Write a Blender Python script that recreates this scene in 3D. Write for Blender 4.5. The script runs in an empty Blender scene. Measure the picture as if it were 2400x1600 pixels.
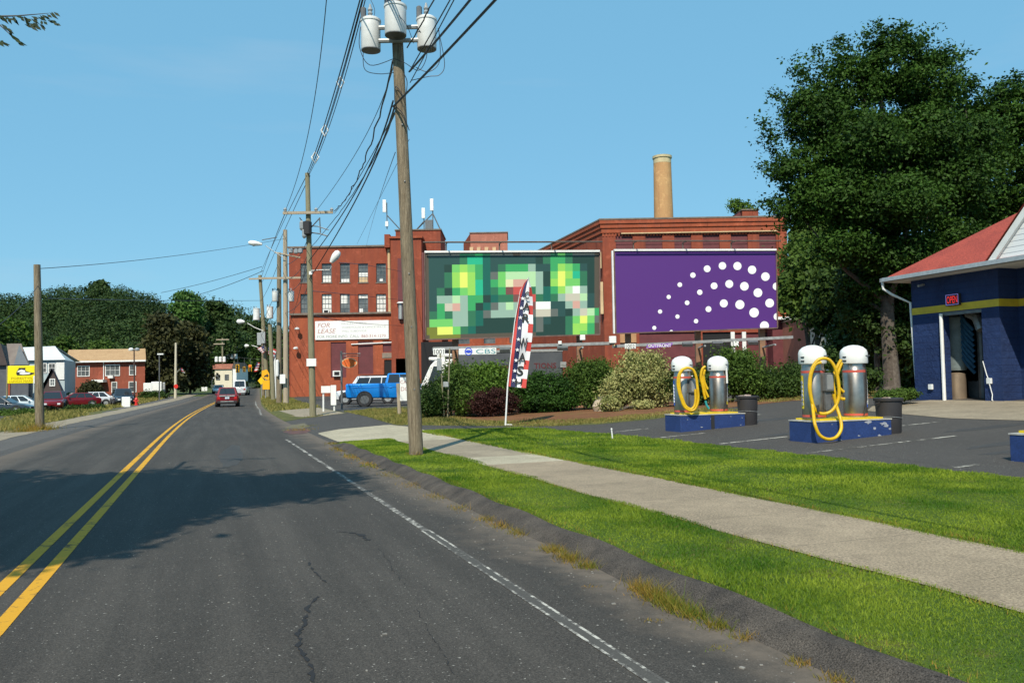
import bpy, math, random
import numpy as np
from mathutils import Vector, Matrix

random.seed(7); rng = np.random.default_rng(7)
SC = bpy.context.scene
COL = SC.collection
R = math.radians

# ------------------------------------------------------------------ camera
H = 1.55; F = 2000.0; ROLL = .017; PITCH = math.atan(100 / F)
cam_d = bpy.data.cameras.new('camera'); cam = bpy.data.objects.new('camera', cam_d); COL.objects.link(cam)
cam_d.sensor_width = 36; cam_d.lens = 30; cam_d.clip_start = .05; cam_d.clip_end = 5000
_up = Vector((0, -math.sin(PITCH), math.cos(PITCH))); _fw = Vector((0, math.cos(PITCH), math.sin(PITCH))); _x = Vector((1, 0, 0))
_r = _x * math.cos(ROLL) - _up * math.sin(ROLL); _u = _x * math.sin(ROLL) + _up * math.cos(ROLL)
m = Matrix.Identity(4)
for i in range(3): m[i][0] = _r[i]; m[i][1] = _u[i]; m[i][2] = -_fw[i]; m[i][3] = (0, 0, H)[i]
cam.matrix_world = m; SC.camera = cam

# ------------------------------------------------------------------ sky, sun, exposure
SUN_EL = R(47); SUN_DIR = Vector((-.215 * math.cos(SUN_EL), -.9766 * math.cos(SUN_EL), math.sin(SUN_EL)))
w = bpy.data.worlds.new('World'); SC.world = w; w.use_nodes = True
nt = w.node_tree; bg = nt.nodes['Background']
sky = nt.nodes.new('ShaderNodeTexSky'); sky.sky_type = 'NISHITA'; sky.sun_disc = False
sky.sun_elevation = SUN_EL; sky.sun_rotation = math.atan2(-.215, -.9766); sky.air_density = 1.0; sky.dust_density = .15; sky.ozone_density = 1.2; sky.altitude = 0
tint = nt.nodes.new('ShaderNodeVectorMath'); tint.operation = 'MULTIPLY'; tint.inputs[1].default_value = (1.0, 1.16, 1.08)
nt.links.new(sky.outputs[0], tint.inputs[0]); bg.inputs[1].default_value = .108
tcw = nt.nodes.new('ShaderNodeTexCoord'); mpw = nt.nodes.new('ShaderNodeMapping'); mpw.inputs['Scale'].default_value = (1.2, 1.2, 9); nt.links.new(tcw.outputs['Generated'], mpw.inputs[0])
nzw = nt.nodes.new('ShaderNodeTexNoise'); nzw.inputs['Scale'].default_value = 2.2; nzw.inputs['Detail'].default_value = 7; nt.links.new(mpw.outputs[0], nzw.inputs[0])
rmw = nt.nodes.new('ShaderNodeMapRange'); rmw.inputs[1].default_value = .56; rmw.inputs[2].default_value = .8; rmw.inputs[4].default_value = .22; nt.links.new(nzw.outputs['Fac'], rmw.inputs[0])
hzm = nt.nodes.new('ShaderNodeMix'); hzm.data_type = 'RGBA'; hzm.inputs[0].default_value = .72; nt.links.new(tint.outputs[0], hzm.inputs[6]); hzm.inputs[7].default_value = (1.75, 4.6, 6.95, 1)     # hazy summer air flattens the gradient
cld = nt.nodes.new('ShaderNodeMix'); cld.data_type = 'RGBA'; nt.links.new(rmw.outputs[0], cld.inputs[0]); nt.links.new(hzm.outputs[2], cld.inputs[6]); cld.inputs[7].default_value = (4.4, 5.4, 6.4, 1); nt.links.new(cld.outputs[2], bg.inputs[0])
sd = bpy.data.lights.new('sun', 'SUN'); sd.energy = 5.0; sd.angle = R(.5); sd.color = (1, .92, .77)
so = bpy.data.objects.new('sun', sd); COL.objects.link(so); so.rotation_euler = SUN_DIR.to_track_quat('Z', 'Y').to_euler(); so.location = (-20, -40, 60)
SC.view_settings.view_transform = 'Standard'; SC.view_settings.look = 'None'; SC.view_settings.gamma = 1; SC.view_settings.exposure = 0.13
SC.render.engine = 'CYCLES'

# ------------------------------------------------------------------ layout helpers
S_, C_ = math.sin(R(19.54)), math.cos(R(19.54))
def ray(px, py):
    dx, dy = px - 1200, py - 800
    cr, sr = math.cos(ROLL), math.sin(ROLL)
    rx, ry = dx * cr - dy * sr, dx * sr + dy * cr
    Y = F * math.cos(PITCH) + ry * math.sin(PITCH); Z = F * math.sin(PITCH) - ry * math.cos(PITCH)
    return rx / Y, Z / Y
def at(x, y, Y):                       # survey point of the photo (0.98 scale) at depth Y
    a, b = ray(x / .98, y / .98); return Vector((a * Y, Y, H + b * Y))
def cen(u):
    u = np.asarray(u, float)
    return np.where(u < 25, 0, np.where(u < 90, .0004 * (u - 25) ** 2, 1.69 + .052 * (u - 90)))
def sm(x, a, b):
    t = np.clip((np.asarray(x, float) - a) / (b - a), 0, 1); return t * t * (3 - 2 * t)
def zz(u, vp):                         # terrain height in road coordinates
    u = np.asarray(u, float); vp = np.asarray(vp, float)
    zr = np.where(u < 60, 0, np.where(u < 136, 1e-4 * (u - 60) ** 2, .5776 + .0152 * (np.clip(u, 136, 260) - 136)))
    kf = 1 - sm(u, 22.4, 24.2) * (1 - sm(u, 43, 45))
    z = .12 * kf * np.clip((vp - 3.2) / .15, 0, 1) + .12 * (1 - kf) * np.clip((vp - 3.35) / 3, 0, 1)
    z = z + .05 * np.clip((vp - 3.35) / 6.65, 0, 1)
    s = sm(u, 26, 42)
    z = z + .053 * np.clip(vp - 10, 0, 14) * (1 - s) + .2 * s * np.clip((vp - 3.35) / 4, 0, 1)
    z = z + .07 * np.clip((-vp - 4.8) / .2, 0, 1) - .03 * np.clip(-vp - 8, 0, 13) * (1 - sm(u, 90, 125))
    z = z + .2 * sm(u, 95, 130) * np.clip((-vp - 6) / 6, 0, 1)
    return z + zr
def xy(u, vp):
    v = vp + cen(u); return -S_ * u + C_ * v, C_ * u + S_ * v
def uvp(x, y):
    u = -S_ * x + C_ * y; return u, C_ * x + S_ * y - cen(u)
def gz(x, y): return float(zz(*uvp(x, y)))
def P(u, vp, dz=0.):
    x, y = xy(u, vp); return Vector((float(x), float(y), float(zz(u, vp)) + dz))
ROADRZ = R(19.54)                      # rz that turns local +Y to the road direction

# ------------------------------------------------------------------ materials
MC = {}
def M(name, c, c2=None, sc=2., r=.8, met=0., bump=0., bs=30., spec=.5, lo=.35, hi=.65, det=6, emit=0, fine=None, coat=0, stretch=None):
    if name in MC: return MC[name]
    mt = bpy.data.materials.new(name); mt.use_nodes = True; n = mt.node_tree.nodes; l = mt.node_tree.links
    b = n['Principled BSDF']; b.inputs['Roughness'].default_value = r; b.inputs['Metallic'].default_value = met
    b.inputs['Specular IOR Level'].default_value = spec; b.inputs['Base Color'].default_value = (*c, 1); b.inputs['Coat Weight'].default_value = coat
    tc = n.new('ShaderNodeTexCoord'); src = tc.outputs['Object']
    if stretch:
        mp = n.new('ShaderNodeMapping'); mp.inputs['Scale'].default_value = stretch; l.new(src, mp.inputs[0]); src = mp.outputs[0]
    col = None
    if c2:
        t = n.new('ShaderNodeTexNoise'); t.inputs['Scale'].default_value = sc; t.inputs['Detail'].default_value = det; t.inputs['Roughness'].default_value = .65; l.new(src, t.inputs[0])
        rp = n.new('ShaderNodeValToRGB'); rp.color_ramp.elements[0].position = lo; rp.color_ramp.elements[1].position = hi
        rp.color_ramp.elements[0].color = (*c, 1); rp.color_ramp.elements[1].color = (*c2, 1); l.new(t.outputs['Fac'], rp.inputs[0]); col = rp.outputs[0]
        if fine:
            t2 = n.new('ShaderNodeTexNoise'); t2.inputs['Scale'].default_value = fine[0]; t2.inputs['Detail'].default_value = 3; l.new(src, t2.inputs[0])
            mr = n.new('ShaderNodeMapRange'); mr.inputs[1].default_value = .3; mr.inputs[2].default_value = .7; mr.inputs[3].default_value = 1 - fine[1]; mr.inputs[4].default_value = 1 + fine[1]
            l.new(t2.outputs['Fac'], mr.inputs[0]); mx = n.new('ShaderNodeVectorMath'); mx.operation = 'SCALE'; l.new(col, mx.inputs[0]); l.new(mr.outputs[0], mx.inputs['Scale']); col = mx.outputs[0]
        l.new(col, b.inputs['Base Color'])
    if bump:
        t = n.new('ShaderNodeTexNoise'); t.inputs['Scale'].default_value = bs; t.inputs['Detail'].default_value = 5; l.new(src, t.inputs[0])
        bp = n.new('ShaderNodeBump'); bp.inputs['Strength'].default_value = bump; bp.inputs['Distance'].default_value = .02; l.new(t.outputs['Fac'], bp.inputs['Height']); l.new(bp.outputs[0], b.inputs['Normal'])
    if emit:
        b.inputs['Emission Color'].default_value = (*c, 1); b.inputs['Emission Strength'].default_value = emit
    mt.diffuse_color = (*c, 1); MC[name] = mt; return mt
def leafmat(name, a, b2, trans=.35, scale=.6, con=1.4):
    if name in MC: return MC[name]
    mt = bpy.data.materials.new(name); mt.use_nodes = True; n = mt.node_tree.nodes; l = mt.node_tree.links
    b = n['Principled BSDF']; b.inputs['Roughness'].default_value = .6; b.inputs['Specular IOR Level'].default_value = .16
    g = n.new('ShaderNodeNewGeometry'); tc = n.new('ShaderNodeTexCoord'); t = n.new('ShaderNodeTexNoise'); t.inputs['Scale'].default_value = scale; t.inputs['Detail'].default_value = 3; l.new(tc.outputs['Object'], t.inputs[0])
    ad = n.new('ShaderNodeMath'); ad.operation = 'MULTIPLY_ADD'; ad.inputs[1].default_value = .55; l.new(g.outputs['Random Per Island'], ad.inputs[0])
    su = n.new('ShaderNodeMath'); su.operation = 'MULTIPLY_ADD'; su.inputs[1].default_value = con; su.inputs[2].default_value = .23 - con / 2; l.new(t.outputs['Fac'], su.inputs[0]); l.new(su.outputs[0], ad.inputs[2])
    rp = n.new('ShaderNodeValToRGB'); rp.color_ramp.elements[0].color = (*a, 1); rp.color_ramp.elements[1].color = (*b2, 1); l.new(ad.outputs[0], rp.inputs[0])
    l.new(rp.outputs[0], b.inputs['Base Color'])
    tr = n.new('ShaderNodeBsdfTranslucent'); l.new(rp.outputs[0], tr.inputs[0]); ms = n.new('ShaderNodeMixShader'); ms.inputs[0].default_value = trans
    l.new(b.outputs[0], ms.inputs[1]); l.new(tr.outputs[0], ms.inputs[2]); l.new(ms.outputs[0], n['Material Output'].inputs[0])
    mt.diffuse_color = (*b2, 1); MC[name] = mt; return mt
def uvnoise(name, build, r=.85, spec=.3):
    mt = bpy.data.materials.new(name); mt.use_nodes = True; n = mt.node_tree.nodes; l = mt.node_tree.links
    b = n['Principled BSDF']; b.inputs['Roughness'].default_value = r; b.inputs['Specular IOR Level'].default_value = spec
    build(n, l, b); MC[name] = mt; return mt
def nz(n, l, src, sc, det=4, rough=.6):
    t = n.new('ShaderNodeTexNoise'); t.inputs['Scale'].default_value = sc; t.inputs['Detail'].default_value = det; t.inputs['Roughness'].default_value = rough; l.new(src, t.inputs[0]); return t.outputs['Fac']
def mr(n, l, s, a, b, c=0., d=1.):
    t = n.new('ShaderNodeMapRange'); 
    for i, v in enumerate((a, b, c, d)): t.inputs[i + 1].default_value = v
    l.new(s, t.inputs[0]); return t.outputs[0]
def mixc(n, l, f, a, b):
    t = n.new('ShaderNodeMix'); t.data_type = 'RGBA'
    for sock, v in ((0, f), (6, a), (7, b)):
        if isinstance(v, tuple): t.inputs[sock].default_value = (*v, 1)
        elif isinstance(v, (int, float)): t.inputs[sock].default_value = v
        else: l.new(v, t.inputs[sock])
    return t.outputs[2]
def mth(n, l, op, a, b):
    t = n.new('ShaderNodeMath'); t.operation = op
    for i, v in enumerate((a, b)):
        if isinstance(v, (int, float)): t.inputs[i].default_value = v
        else: l.new(v, t.inputs[i])
    return t.outputs[0]
def bumpn(n, l, b, s, st=.4, d=.01):
    bp = n.new('ShaderNodeBump'); bp.inputs['Strength'].default_value = st; bp.inputs['Distance'].default_value = d; l.new(s, bp.inputs['Height']); l.new(bp.outputs[0], b.inputs['Normal'])

def asphalt(base, sand, edge):
    def f(n, l, b):
        tc = n.new('ShaderNodeTexCoord'); o = tc.outputs['Object']; uvn = tc.outputs['UV']
        big = nz(n, l, o, .35, 5); mid = nz(n, l, o, 4, 6); fine = nz(n, l, o, 90, 3, .8)
        c = mixc(n, l, mr(n, l, big, .3, .7), tuple(x * .8 for x in base), tuple(x * 1.15 for x in base))
        c = mixc(n, l, mr(n, l, mid, .35, .75, 0, .4), c, tuple(x * 1.35 for x in base))
        c = mixc(n, l, mr(n, l, fine, .5, .66, 0, .8), c, tuple(x * 2.3 for x in base))
        c = mixc(n, l, mr(n, l, fine, .5, .34, 0, .8), c, tuple(x * .35 for x in base))
        c = mixc(n, l, mr(n, l, nz(n, l, o, 38, 2, .5), .69, .73, 0, .85), c, (.42, .40, .36))
        if edge:
            sx = n.new('ShaderNodeSeparateXYZ'); l.new(uvn, sx.inputs[0]); v = sx.outputs['Y']
            # tyre-worn tracks are a little paler; oil stain between them
            mpv = n.new('ShaderNodeMapping'); mpv.inputs['Scale'].default_value = (.12, 2.2, 1); l.new(uvn, mpv.inputs[0]); st = nz(n, l, mpv.outputs[0], 1.0, 5, .6); c = mixc(n, l, mr(n, l, st, .4, .62, 0, .38), c, tuple(x * .5 for x in base)); c = mixc(n, l, mr(n, l, st, .5, .3, 0, .3), c, tuple(x * 1.7 for x in base))
            e = mr(n, l, mth(n, l, 'ADD', v, mth(n, l, 'MULTIPLY', mth(n, l, 'SUBTRACT', nz(n, l, o, .8, 6, .7), .5), 1.6)), 2.45, 3.0)
            e = mth(n, l, 'MULTIPLY', e, mr(n, l, nz(n, l, o, 6, 5), .25, .6, .25, .8)); c = mixc(n, l, e, c, sand)
            e2 = mr(n, l, mth(n, l, 'ADD', v, mth(n, l, 'MULTIPLY', nz(n, l, o, .6, 5), -1.0)), -4.4, -5.2, 0, .6); c = mixc(n, l, e2, c, sand)
        l.new(c, b.inputs['Base Color']); bumpn(n, l, b, fine, .5, .008)
    return f
m_road = uvnoise('road_asphalt', asphalt((.053, .047, .041), (.165, .13, .10), True))
m_lot = uvnoise('lot_asphalt', asphalt((.056, .051, .047), (.14, .12, .10), False))
m_verge = uvnoise('verge_asphalt', asphalt((.085, .078, .072), (.14, .12, .10), False))
def conc(base, joint):
    def f(n, l, b):
        tc = n.new('ShaderNodeTexCoord'); o = tc.outputs['Object']; fine = nz(n, l, o, 48, 4, .8); big = nz(n, l, o, .9, 6); mid = nz(n, l, o, 6, 5)
        c = mixc(n, l, mr(n, l, big, .35, .7), tuple(x * .74 for x in base), tuple(x * 1.15 for x in base))
        c = mixc(n, l, mr(n, l, mid, .45, .75, 0, .5), c, tuple(x * .66 for x in base))
        c = mixc(n, l, mr(n, l, fine, .5, .64, 0, .8), c, tuple(x * 1.6 for x in base)); c = mixc(n, l, mr(n, l, fine, .5, .36, 0, .8), c, tuple(x * .42 for x in base)); c = mixc(n, l, mr(n, l, nz(n, l, o, 2.3, 6, .7), .5, .62, 0, .35), c, tuple(x * .5 for x in base))
        if joint:
            sx = n.new('ShaderNodeSeparateXYZ'); l.new(tc.outputs['UV'], sx.inputs[0])
            fr = mth(n, l, 'FRACT', mth(n, l, 'DIVIDE', sx.outputs['X'], joint), 0); e = mth(n, l, 'MULTIPLY', mth(n, l, 'LESS_THAN', fr, .012), mr(n, l, nz(n, l, o, 1.4, 4), .4, .6, .15, .8))
            c = mixc(n, l, e, c, tuple(x * .5 for x in base))
        l.new(c, b.inputs['Base Color']); bumpn(n, l, b, fine, .5, .01)
    return f
m_walk_old = uvnoise('old_concrete', conc((.31, .245, .17), 1.52)); m_walk_new = uvnoise('pale_concrete', conc((.42, .37, .27), 1.52)); m_walk_mid = uvnoise('mid_concrete', conc((.30, .25, .18), 1.52))
def turf(a, b2, brown):
    def f(n, l, b):
        tc = n.new('ShaderNodeTexCoord'); o = tc.outputs['Object']
        c = mixc(n, l, mr(n, l, nz(n, l, o, .8, 6), .35, .65), a, b2); c = mixc(n, l, mr(n, l, nz(n, l, o, 30, 5, .8), .35, .7, 0, .8), c, tuple(x * .45 for x in a))
        c = mixc(n, l, mr(n, l, nz(n, l, o, 1.7, 5), .55, .72, 0, .7), c, brown); l.new(c, b.inputs['Base Color']); bumpn(n, l, b, nz(n, l, o, 60, 3), .8, .03)
    return f
m_turf = uvnoise('turf', turf((.05, .10, .010), (.10, .16, .018), (.16, .12, .035)), 1)
m_rough = uvnoise('rough_grass', turf((.09, .10, .03), (.16, .16, .05), (.22, .17, .09)), 1)
m_mulch = uvnoise('mulch', turf((.20, .085, .038), (.28, .13, .06), (.13, .13, .03)), 1)
m_field = uvnoise('far_ground', turf((.06, .09, .02), (.10, .12, .035), (.12, .10, .06)), 1)
def paint(col, under, amt, sc):
    def f(n, l, b):
        tc = n.new('ShaderNodeTexCoord'); o = tc.outputs['Object']
        w1 = mth(n, l, 'ADD', mth(n, l, 'MULTIPLY', nz(n, l, o, sc, 8, .75), .6), mth(n, l, 'MULTIPLY', nz(n, l, o, sc * .12, 4), .4))
        c = mixc(n, l, mr(n, l, w1, amt - .035, amt + .035), under, col); c = mixc(n, l, mr(n, l, nz(n, l, o, 90, 3), .5, .8, 0, .5), c, tuple(x * .5 for x in col)); l.new(c, b.inputs['Base Color'])
    return f
m_yel_line = uvnoise('yellow_road_paint', paint((.60, .31, .02), (.12, .08, .035), .43, 11))
m_wht_line = uvnoise('white_road_paint', paint((.50, .48, .43), (.075, .07, .065), .53, 9))
m_lot_line = uvnoise('worn_lot_paint', paint((.46, .44, .38), (.06, .055, .05), .49, 6))
m_kerb = M('kerb_asphalt', (.050, .044, .040), (.10, .085, .072), 2.5, .95, bump=.7, bs=90, fine=(110, .7), spec=.2)
m_white = M('white_paint', (.78, .78, .76), (.70, .70, .68), 3, .45); m_black = M('black_rubber', (.02, .02, .022), r=.7); m_wire = M('cable_black', (.025, .027, .035), r=.5)
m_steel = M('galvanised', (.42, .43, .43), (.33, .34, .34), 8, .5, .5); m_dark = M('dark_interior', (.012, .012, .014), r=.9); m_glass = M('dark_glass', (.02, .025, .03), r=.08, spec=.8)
m_wood = M('pole_wood', (.115, .085, .052), (.27, .22, .15), 5, .9, bump=.7, bs=25, stretch=(6, 6, .35), fine=(30, .35)); m_woodp = M('pale_pole_wood', (.30, .24, .17), (.42, .35, .26), 5, .9, bump=.4, stretch=(6, 6, .4)); m_woodg = M('greenish_pole_wood', (.16, .14, .085), (.26, .24, .15), 5, .9, bump=.4, stretch=(6, 6, .4))
m_bark = M('bark', (.06, .045, .035), (.12, .10, .08), 6, .95, bump=.8, bs=12)
m_chrome = M('stainless', (.44, .39, .34), (.30, .27, .24), 4, .32, .92); m_grey = M('grey_metal', (.16, .165, .17), (.11, .115, .12), 6, .5, .3)

# ------------------------------------------------------------------ mesh helpers
class MB:
    def __init__(s): s.v = []; s.f = []; s.m = []
    def add(s, vs, fs, mi=0):
        k = len(s.v); s.v += [tuple(v) for v in vs]; s.f += [[i + k for i in f] for f in fs]; s.m += [mi] * len(fs); return s
    def box(s, c, d, rz=0., rx=0., ry=0., mi=0):
        x, y, z = d[0] / 2, d[1] / 2, d[2] / 2; mt = Matrix.Translation(Vector(c)) @ Matrix.Rotation(rz, 4, 'Z') @ Matrix.Rotation(ry, 4, 'Y') @ Matrix.Rotation(rx, 4, 'X')
        vs = [mt @ Vector(p) for p in ((-x, -y, -z), (x, -y, -z), (x, y, -z), (-x, y, -z), (-x, -y, z), (x, -y, z), (x, y, z), (-x, y, z))]
        return s.add(vs, [(0, 3, 2, 1), (4, 5, 6, 7), (0, 1, 5, 4), (1, 2, 6, 5), (2, 3, 7, 6), (3, 0, 4, 7)], mi)
    def b2(s, lo, hi, mi=0): return s.box([(a + b) / 2 for a, b in zip(lo, hi)], [abs(b - a) for a, b in zip(lo, hi)], mi=mi)
    def tube(s, pts, r, n=8, caps=True, mi=0):
        pts = [Vector(p) for p in pts]; k = len(s.v); N = len(pts)
        if not hasattr(r, '__len__'): r = [r] * N
        px = None
        for i, p in enumerate(pts):
            d = (pts[min(i + 1, N - 1)] - pts[max(i - 1, 0)]).normalized()
            if px is None: px = d.cross(Vector((0, 0, 1)) if abs(d.z) < .9 else Vector((0, 1, 0))).normalized()
            px = (px - d * px.dot(d)).normalized(); py = d.cross(px)
            for j in range(n):
                a = 2 * math.pi * j / n; s.v.append(tuple(p + (px * math.cos(a) + py * math.sin(a)) * r[i]))
        for i in range(N - 1):
            for j in range(n): s.f.append([k + i * n + j, k + i * n + (j + 1) % n, k + (i + 1) * n + (j + 1) % n, k + (i + 1) * n + j]); s.m.append(mi)
        if caps: s.f += [[k + j for j in range(n)][::-1], [k + (N - 1) * n + j for j in range(n)]]; s.m += [mi, mi]
        return s
    def lathe(s, prof, c=(0, 0, 0), n=20, mi=0):
        k = len(s.v); N = len(prof)
        for r, z in prof:
            for j in range(n):
                a = 2 * math.pi * j / n; s.v.append((c[0] + r * math.cos(a), c[1] + r * math.sin(a), c[2] + z))
        for i in range(N - 1):
            for j in range(n): s.f.append([k + i * n + j, k + i * n + (j + 1) % n, k + (i + 1) * n + (j + 1) % n, k + (i + 1) * n + j]); s.m.append(mi)
        s.f += [[k + j for j in range(n)][::-1], [k + (N - 1) * n + j for j in range(n)]]; s.m += [mi, mi]
        return s
    def prism(s, pts, d, mi=0):            # planar loop of 3-D points pushed along vector d
        n = len(pts); pts = [Vector(p) for p in pts]; d = Vector(d)
        return s.add(pts + [p + d for p in pts], [list(range(n))[::-1], [n + i for i in range(n)]] + [[i, (i + 1) % n, n + (i + 1) % n, n + i] for i in range(n)], mi)
    def build(s, name, mats, parent=None, smooth=False, local=False, bevel=0.):
        me = bpy.data.meshes.new(name); vs = s.v
        if parent is not None and not local:
            inv = (Matrix.Translation(parent['_l']) @ Matrix.Rotation(parent['_r'], 4, 'Z')).inverted() if '_l' in parent else None
            if inv is not None: vs = [tuple(inv @ Vector(v)) for v in vs]
        me.from_pydata(vs, [], s.f)
        for mt in (mats if isinstance(mats, (list, tuple)) else [mats]): me.materials.append(mt)
        me.polygons.foreach_set('material_index', s.m)
        if smooth:
            me.polygons.foreach_set('use_smooth', [True] * len(me.polygons)); me.set_sharp_from_angle(angle=R(40))
        me.update(); o = bpy.data.objects.new(name, me); COL.objects.link(o)
        if parent is not None: o.parent = parent; inherit(o, parent)
        if bevel:
            b = o.modifiers.new('bevel', 'BEVEL'); b.width = bevel; b.segments = 2; b.limit_method = 'ANGLE'
        return o
LOC = {}
def inherit(o, p):
    if '_l' in p: o['_l'] = p['_l']; o['_r'] = p['_r']
def T(name, label, cat, loc=(0, 0, 0), rz=0., group=None):
    o = bpy.data.objects.new(name, None); COL.objects.link(o); o.location = loc; o.rotation_euler = (0, 0, rz); o.empty_display_size = .2
    o['label'] = label; o['category'] = cat; o['_l'] = tuple(loc); o['_r'] = rz
    if group: o['group'] = group
    return o
def tag(o, label=None, cat=None, group=None, kind=None):
    for k, v in (('label', label), ('category', cat), ('group', group), ('kind', kind)):
        if v: o[k] = v
    return o
def npmesh(name, verts, k, mat, parent=None, uv=None):
    n = len(verts) // k; me = bpy.data.meshes.new(name)
    if parent is not None and '_l' in parent:
        l = np.array(parent['_l']); a = -parent['_r']; verts = verts - l; x = verts[:, 0] * math.cos(a) - verts[:, 1] * math.sin(a); y = verts[:, 0] * math.sin(a) + verts[:, 1] * math.cos(a); verts = np.stack([x, y, verts[:, 2]], 1)
    me.vertices.add(n * k); me.vertices.foreach_set('co', verts.astype(np.float32).ravel())
    me.loops.add(n * k); me.loops.foreach_set('vertex_index', np.arange(n * k, dtype=np.int32))
    me.polygons.add(n); me.polygons.foreach_set('loop_start', np.arange(0, n * k, k, dtype=np.int32)); me.polygons.foreach_set('loop_total', np.full(n, k, dtype=np.int32))
    me.materials.append(mat); me.update(calc_edges=True); me.validate()
    o = bpy.data.objects.new(name, me); COL.objects.link(o)
    if parent is not None: o.parent = parent; inherit(o, parent)
    return o
def copy_tree(o, parent=None):
    c = o.copy(); COL.objects.link(c); c.parent = parent
    for ch in list(o.children): copy_tree(ch, c)
    return c
def text(s, p, w, mat, parent, h=None, xdir=(1, 0, 0), up=(0, 0, 1), name='lettering', italic=0., ext=.004, align='C', bold=0.):
    cu = bpy.data.curves.new('t', 'FONT'); cu.body = s; cu.size = 1; cu.extrude = 0; cu.shear = italic; cu.offset = bold; cu.resolution_u = 3
    ob = bpy.data.objects.new('t', cu); COL.objects.link(ob); dg = bpy.context.evaluated_depsgraph_get(); me = bpy.data.meshes.new_from_object(ob.evaluated_get(dg)); bpy.data.objects.remove(ob)
    n = len(me.vertices); co = np.zeros(n * 3); me.vertices.foreach_get('co', co); co = co.reshape(-1, 3); lo, hi = co.min(0), co.max(0)
    k = w / (hi[0] - lo[0]); kh = (h / (hi[1] - lo[1])) if h else k
    X = Vector(xdir).normalized(); U = Vector(up).normalized(); p = Vector(p); x0 = {'C': (lo[0] + hi[0]) / 2, 'L': lo[0]}[align]
    mb = MB(); vs = [p + X * ((c[0] - x0) * k) + U * ((c[1] - (lo[1] + hi[1]) / 2) * kh) for c in co]
    mb.add(vs, [list(q.vertices) for q in me.polygons]); bpy.data.meshes.remove(me)
    return mb.build(name, mat, parent)

# ------------------------------------------------------------------ ground
def lines(*seg):
    out = []
    for a, b, s in seg: out += list(np.arange(a, b, s))
    return out
GU = np.array(sorted(set(lines((-40, -5, 2.5), (-5, 50, .5), (50, 140, 1), (140, 320, 4), (320, 1000, 40)) + [1000])))
GV = np.array(sorted(set([round(x, 3) for x in lines((-900, -100, 40), (-100, -30, 5), (-30, -12, 1), (-12, 25, .5), (25, 60, 1.5), (60, 120, 6), (120, 900, 40)) + [900, 3.2, 3.35, -4.8, -5.0]])))
def sheet(name, us, vl, vr, off, mat, label=None):
    """strip of ground between vl(u) and vr(u)"""
    u0, u1 = us; U = np.array([u0] + [u for u in GU if u0 < u < u1] + [u1])
    L = np.array([vl(u) if callable(vl) else vl for u in U]); Rr = np.array([vr(u) if callable(vr) else vr for u in U])
    inner = [g for g in GV if L.min() < g < Rr.max()]; V = np.array([-1e4] + inner + [1e4])
    vv = np.clip(V[None, :], L[:, None], Rr[:, None]); uu = np.repeat(U[:, None], len(V), 1)
    x, y = xy(uu, vv); z = zz(uu, vv) + off; nu, nv = vv.shape
    co = np.stack([x, y, z], -1).reshape(-1, 3); fs = []; idx = np.arange(nu * nv).reshape(nu, nv)
    for i in range(nu - 1):
        for j in range(nv - 1):
            if max(vv[i, j + 1] - vv[i, j], vv[i + 1, j + 1] - vv[i + 1, j]) > 1e-5: fs.append((int(idx[i, j]), int(idx[i, j + 1]), int(idx[i + 1, j + 1]), int(idx[i + 1, j])))
    me = bpy.data.meshes.new(name); me.from_pydata([tuple(c) for c in co], [], [f[::-1] if False else f for f in fs]); me.materials.append(mat)
    ul = me.uv_layers.new(name='UVMap'); li = np.zeros(len(me.loops), dtype=np.int32); me.loops.foreach_get('vertex_index', li)
    uvs = np.stack([uu.ravel(), vv.ravel()], -1)[li]; ul.data.foreach_set('uv', uvs.astype(np.float32).ravel()); me.update()
    o = bpy.data.objects.new(name, me); COL.objects.link(o); o['kind'] = 'structure'; return o
pl = lambda *p: (lambda u: float(np.interp(u, [q[0] for q in p], [q[1] for q in p])))
wob = lambda a, s, ph=0.: (lambda u: a + s * (math.sin(u * 1.7 + ph) * .5 + math.sin(u * 4.3 + ph * 2) * .3 + math.sin(u * .53 + ph) * .6))
sheet('ground', (-40, 1000), -900, 900, 0, m_field)
sheet('road', (-40, 420), -4.8, 3.2, .004, m_road)
sheet('car_park', (-40, 100), pl((-40, 6.1), (22, 6.1), (24, 3.2), (41, 3.2), (44, 6.1), (100, 6.4)), pl((-40, 40), (48, 40), (50, 60), (100, 60)), .004, m_lot)
sheet('left_verge', (-10, 130), pl((-10, -13), (130, -13)), -4.8, .004, m_verge)
sheet('left_car_park', (44, 120), -45, -13.2, .004, m_lot)
lawn_edge = pl((-12, 10.3), (20, 10.15), (24.5, 9.6), (25.6, 9.3), (26.3, 7.2))
sheet('kerb_lawn', (-12, 23.3), 3.26, 4.52, .008, m_turf); sheet('lawn', (-12, 26.3), 6.12, lawn_edge, .008, m_turf)
sheet('sidewalk_old', (-12, 14.4), wob(4.55, .04), wob(6.12, .035, 2), .012, m_walk_old)
sheet('sidewalk_pale_slab', (14.4, 15.95), 4.55, 6.12, .012, m_walk_new)
sheet('sidewalk', (15.95, 21.6), 4.57, 6.12, .012, m_walk_mid)
sheet('sidewalk_apron', (21.6, 30.6), pl((21.6, 4.55), (22.9, 4.5), (24.5, 3.42), (29.4, 3.4), (30.6, 4.3)), pl((21.6, 6.1), (28, 6.5), (30.6, 6.1)), .012, m_walk_new)
sheet('far_sidewalk_apron', (42.2, 55), pl((42.2, 5.0), (44, 3.9), (55, 3.7)), 6.1, .012, m_walk_mid)
sheet('far_verge', (42, 200), 3.2, pl((42, 6.2), (60, 6.2), (200, 8)), .008, m_rough)
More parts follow.
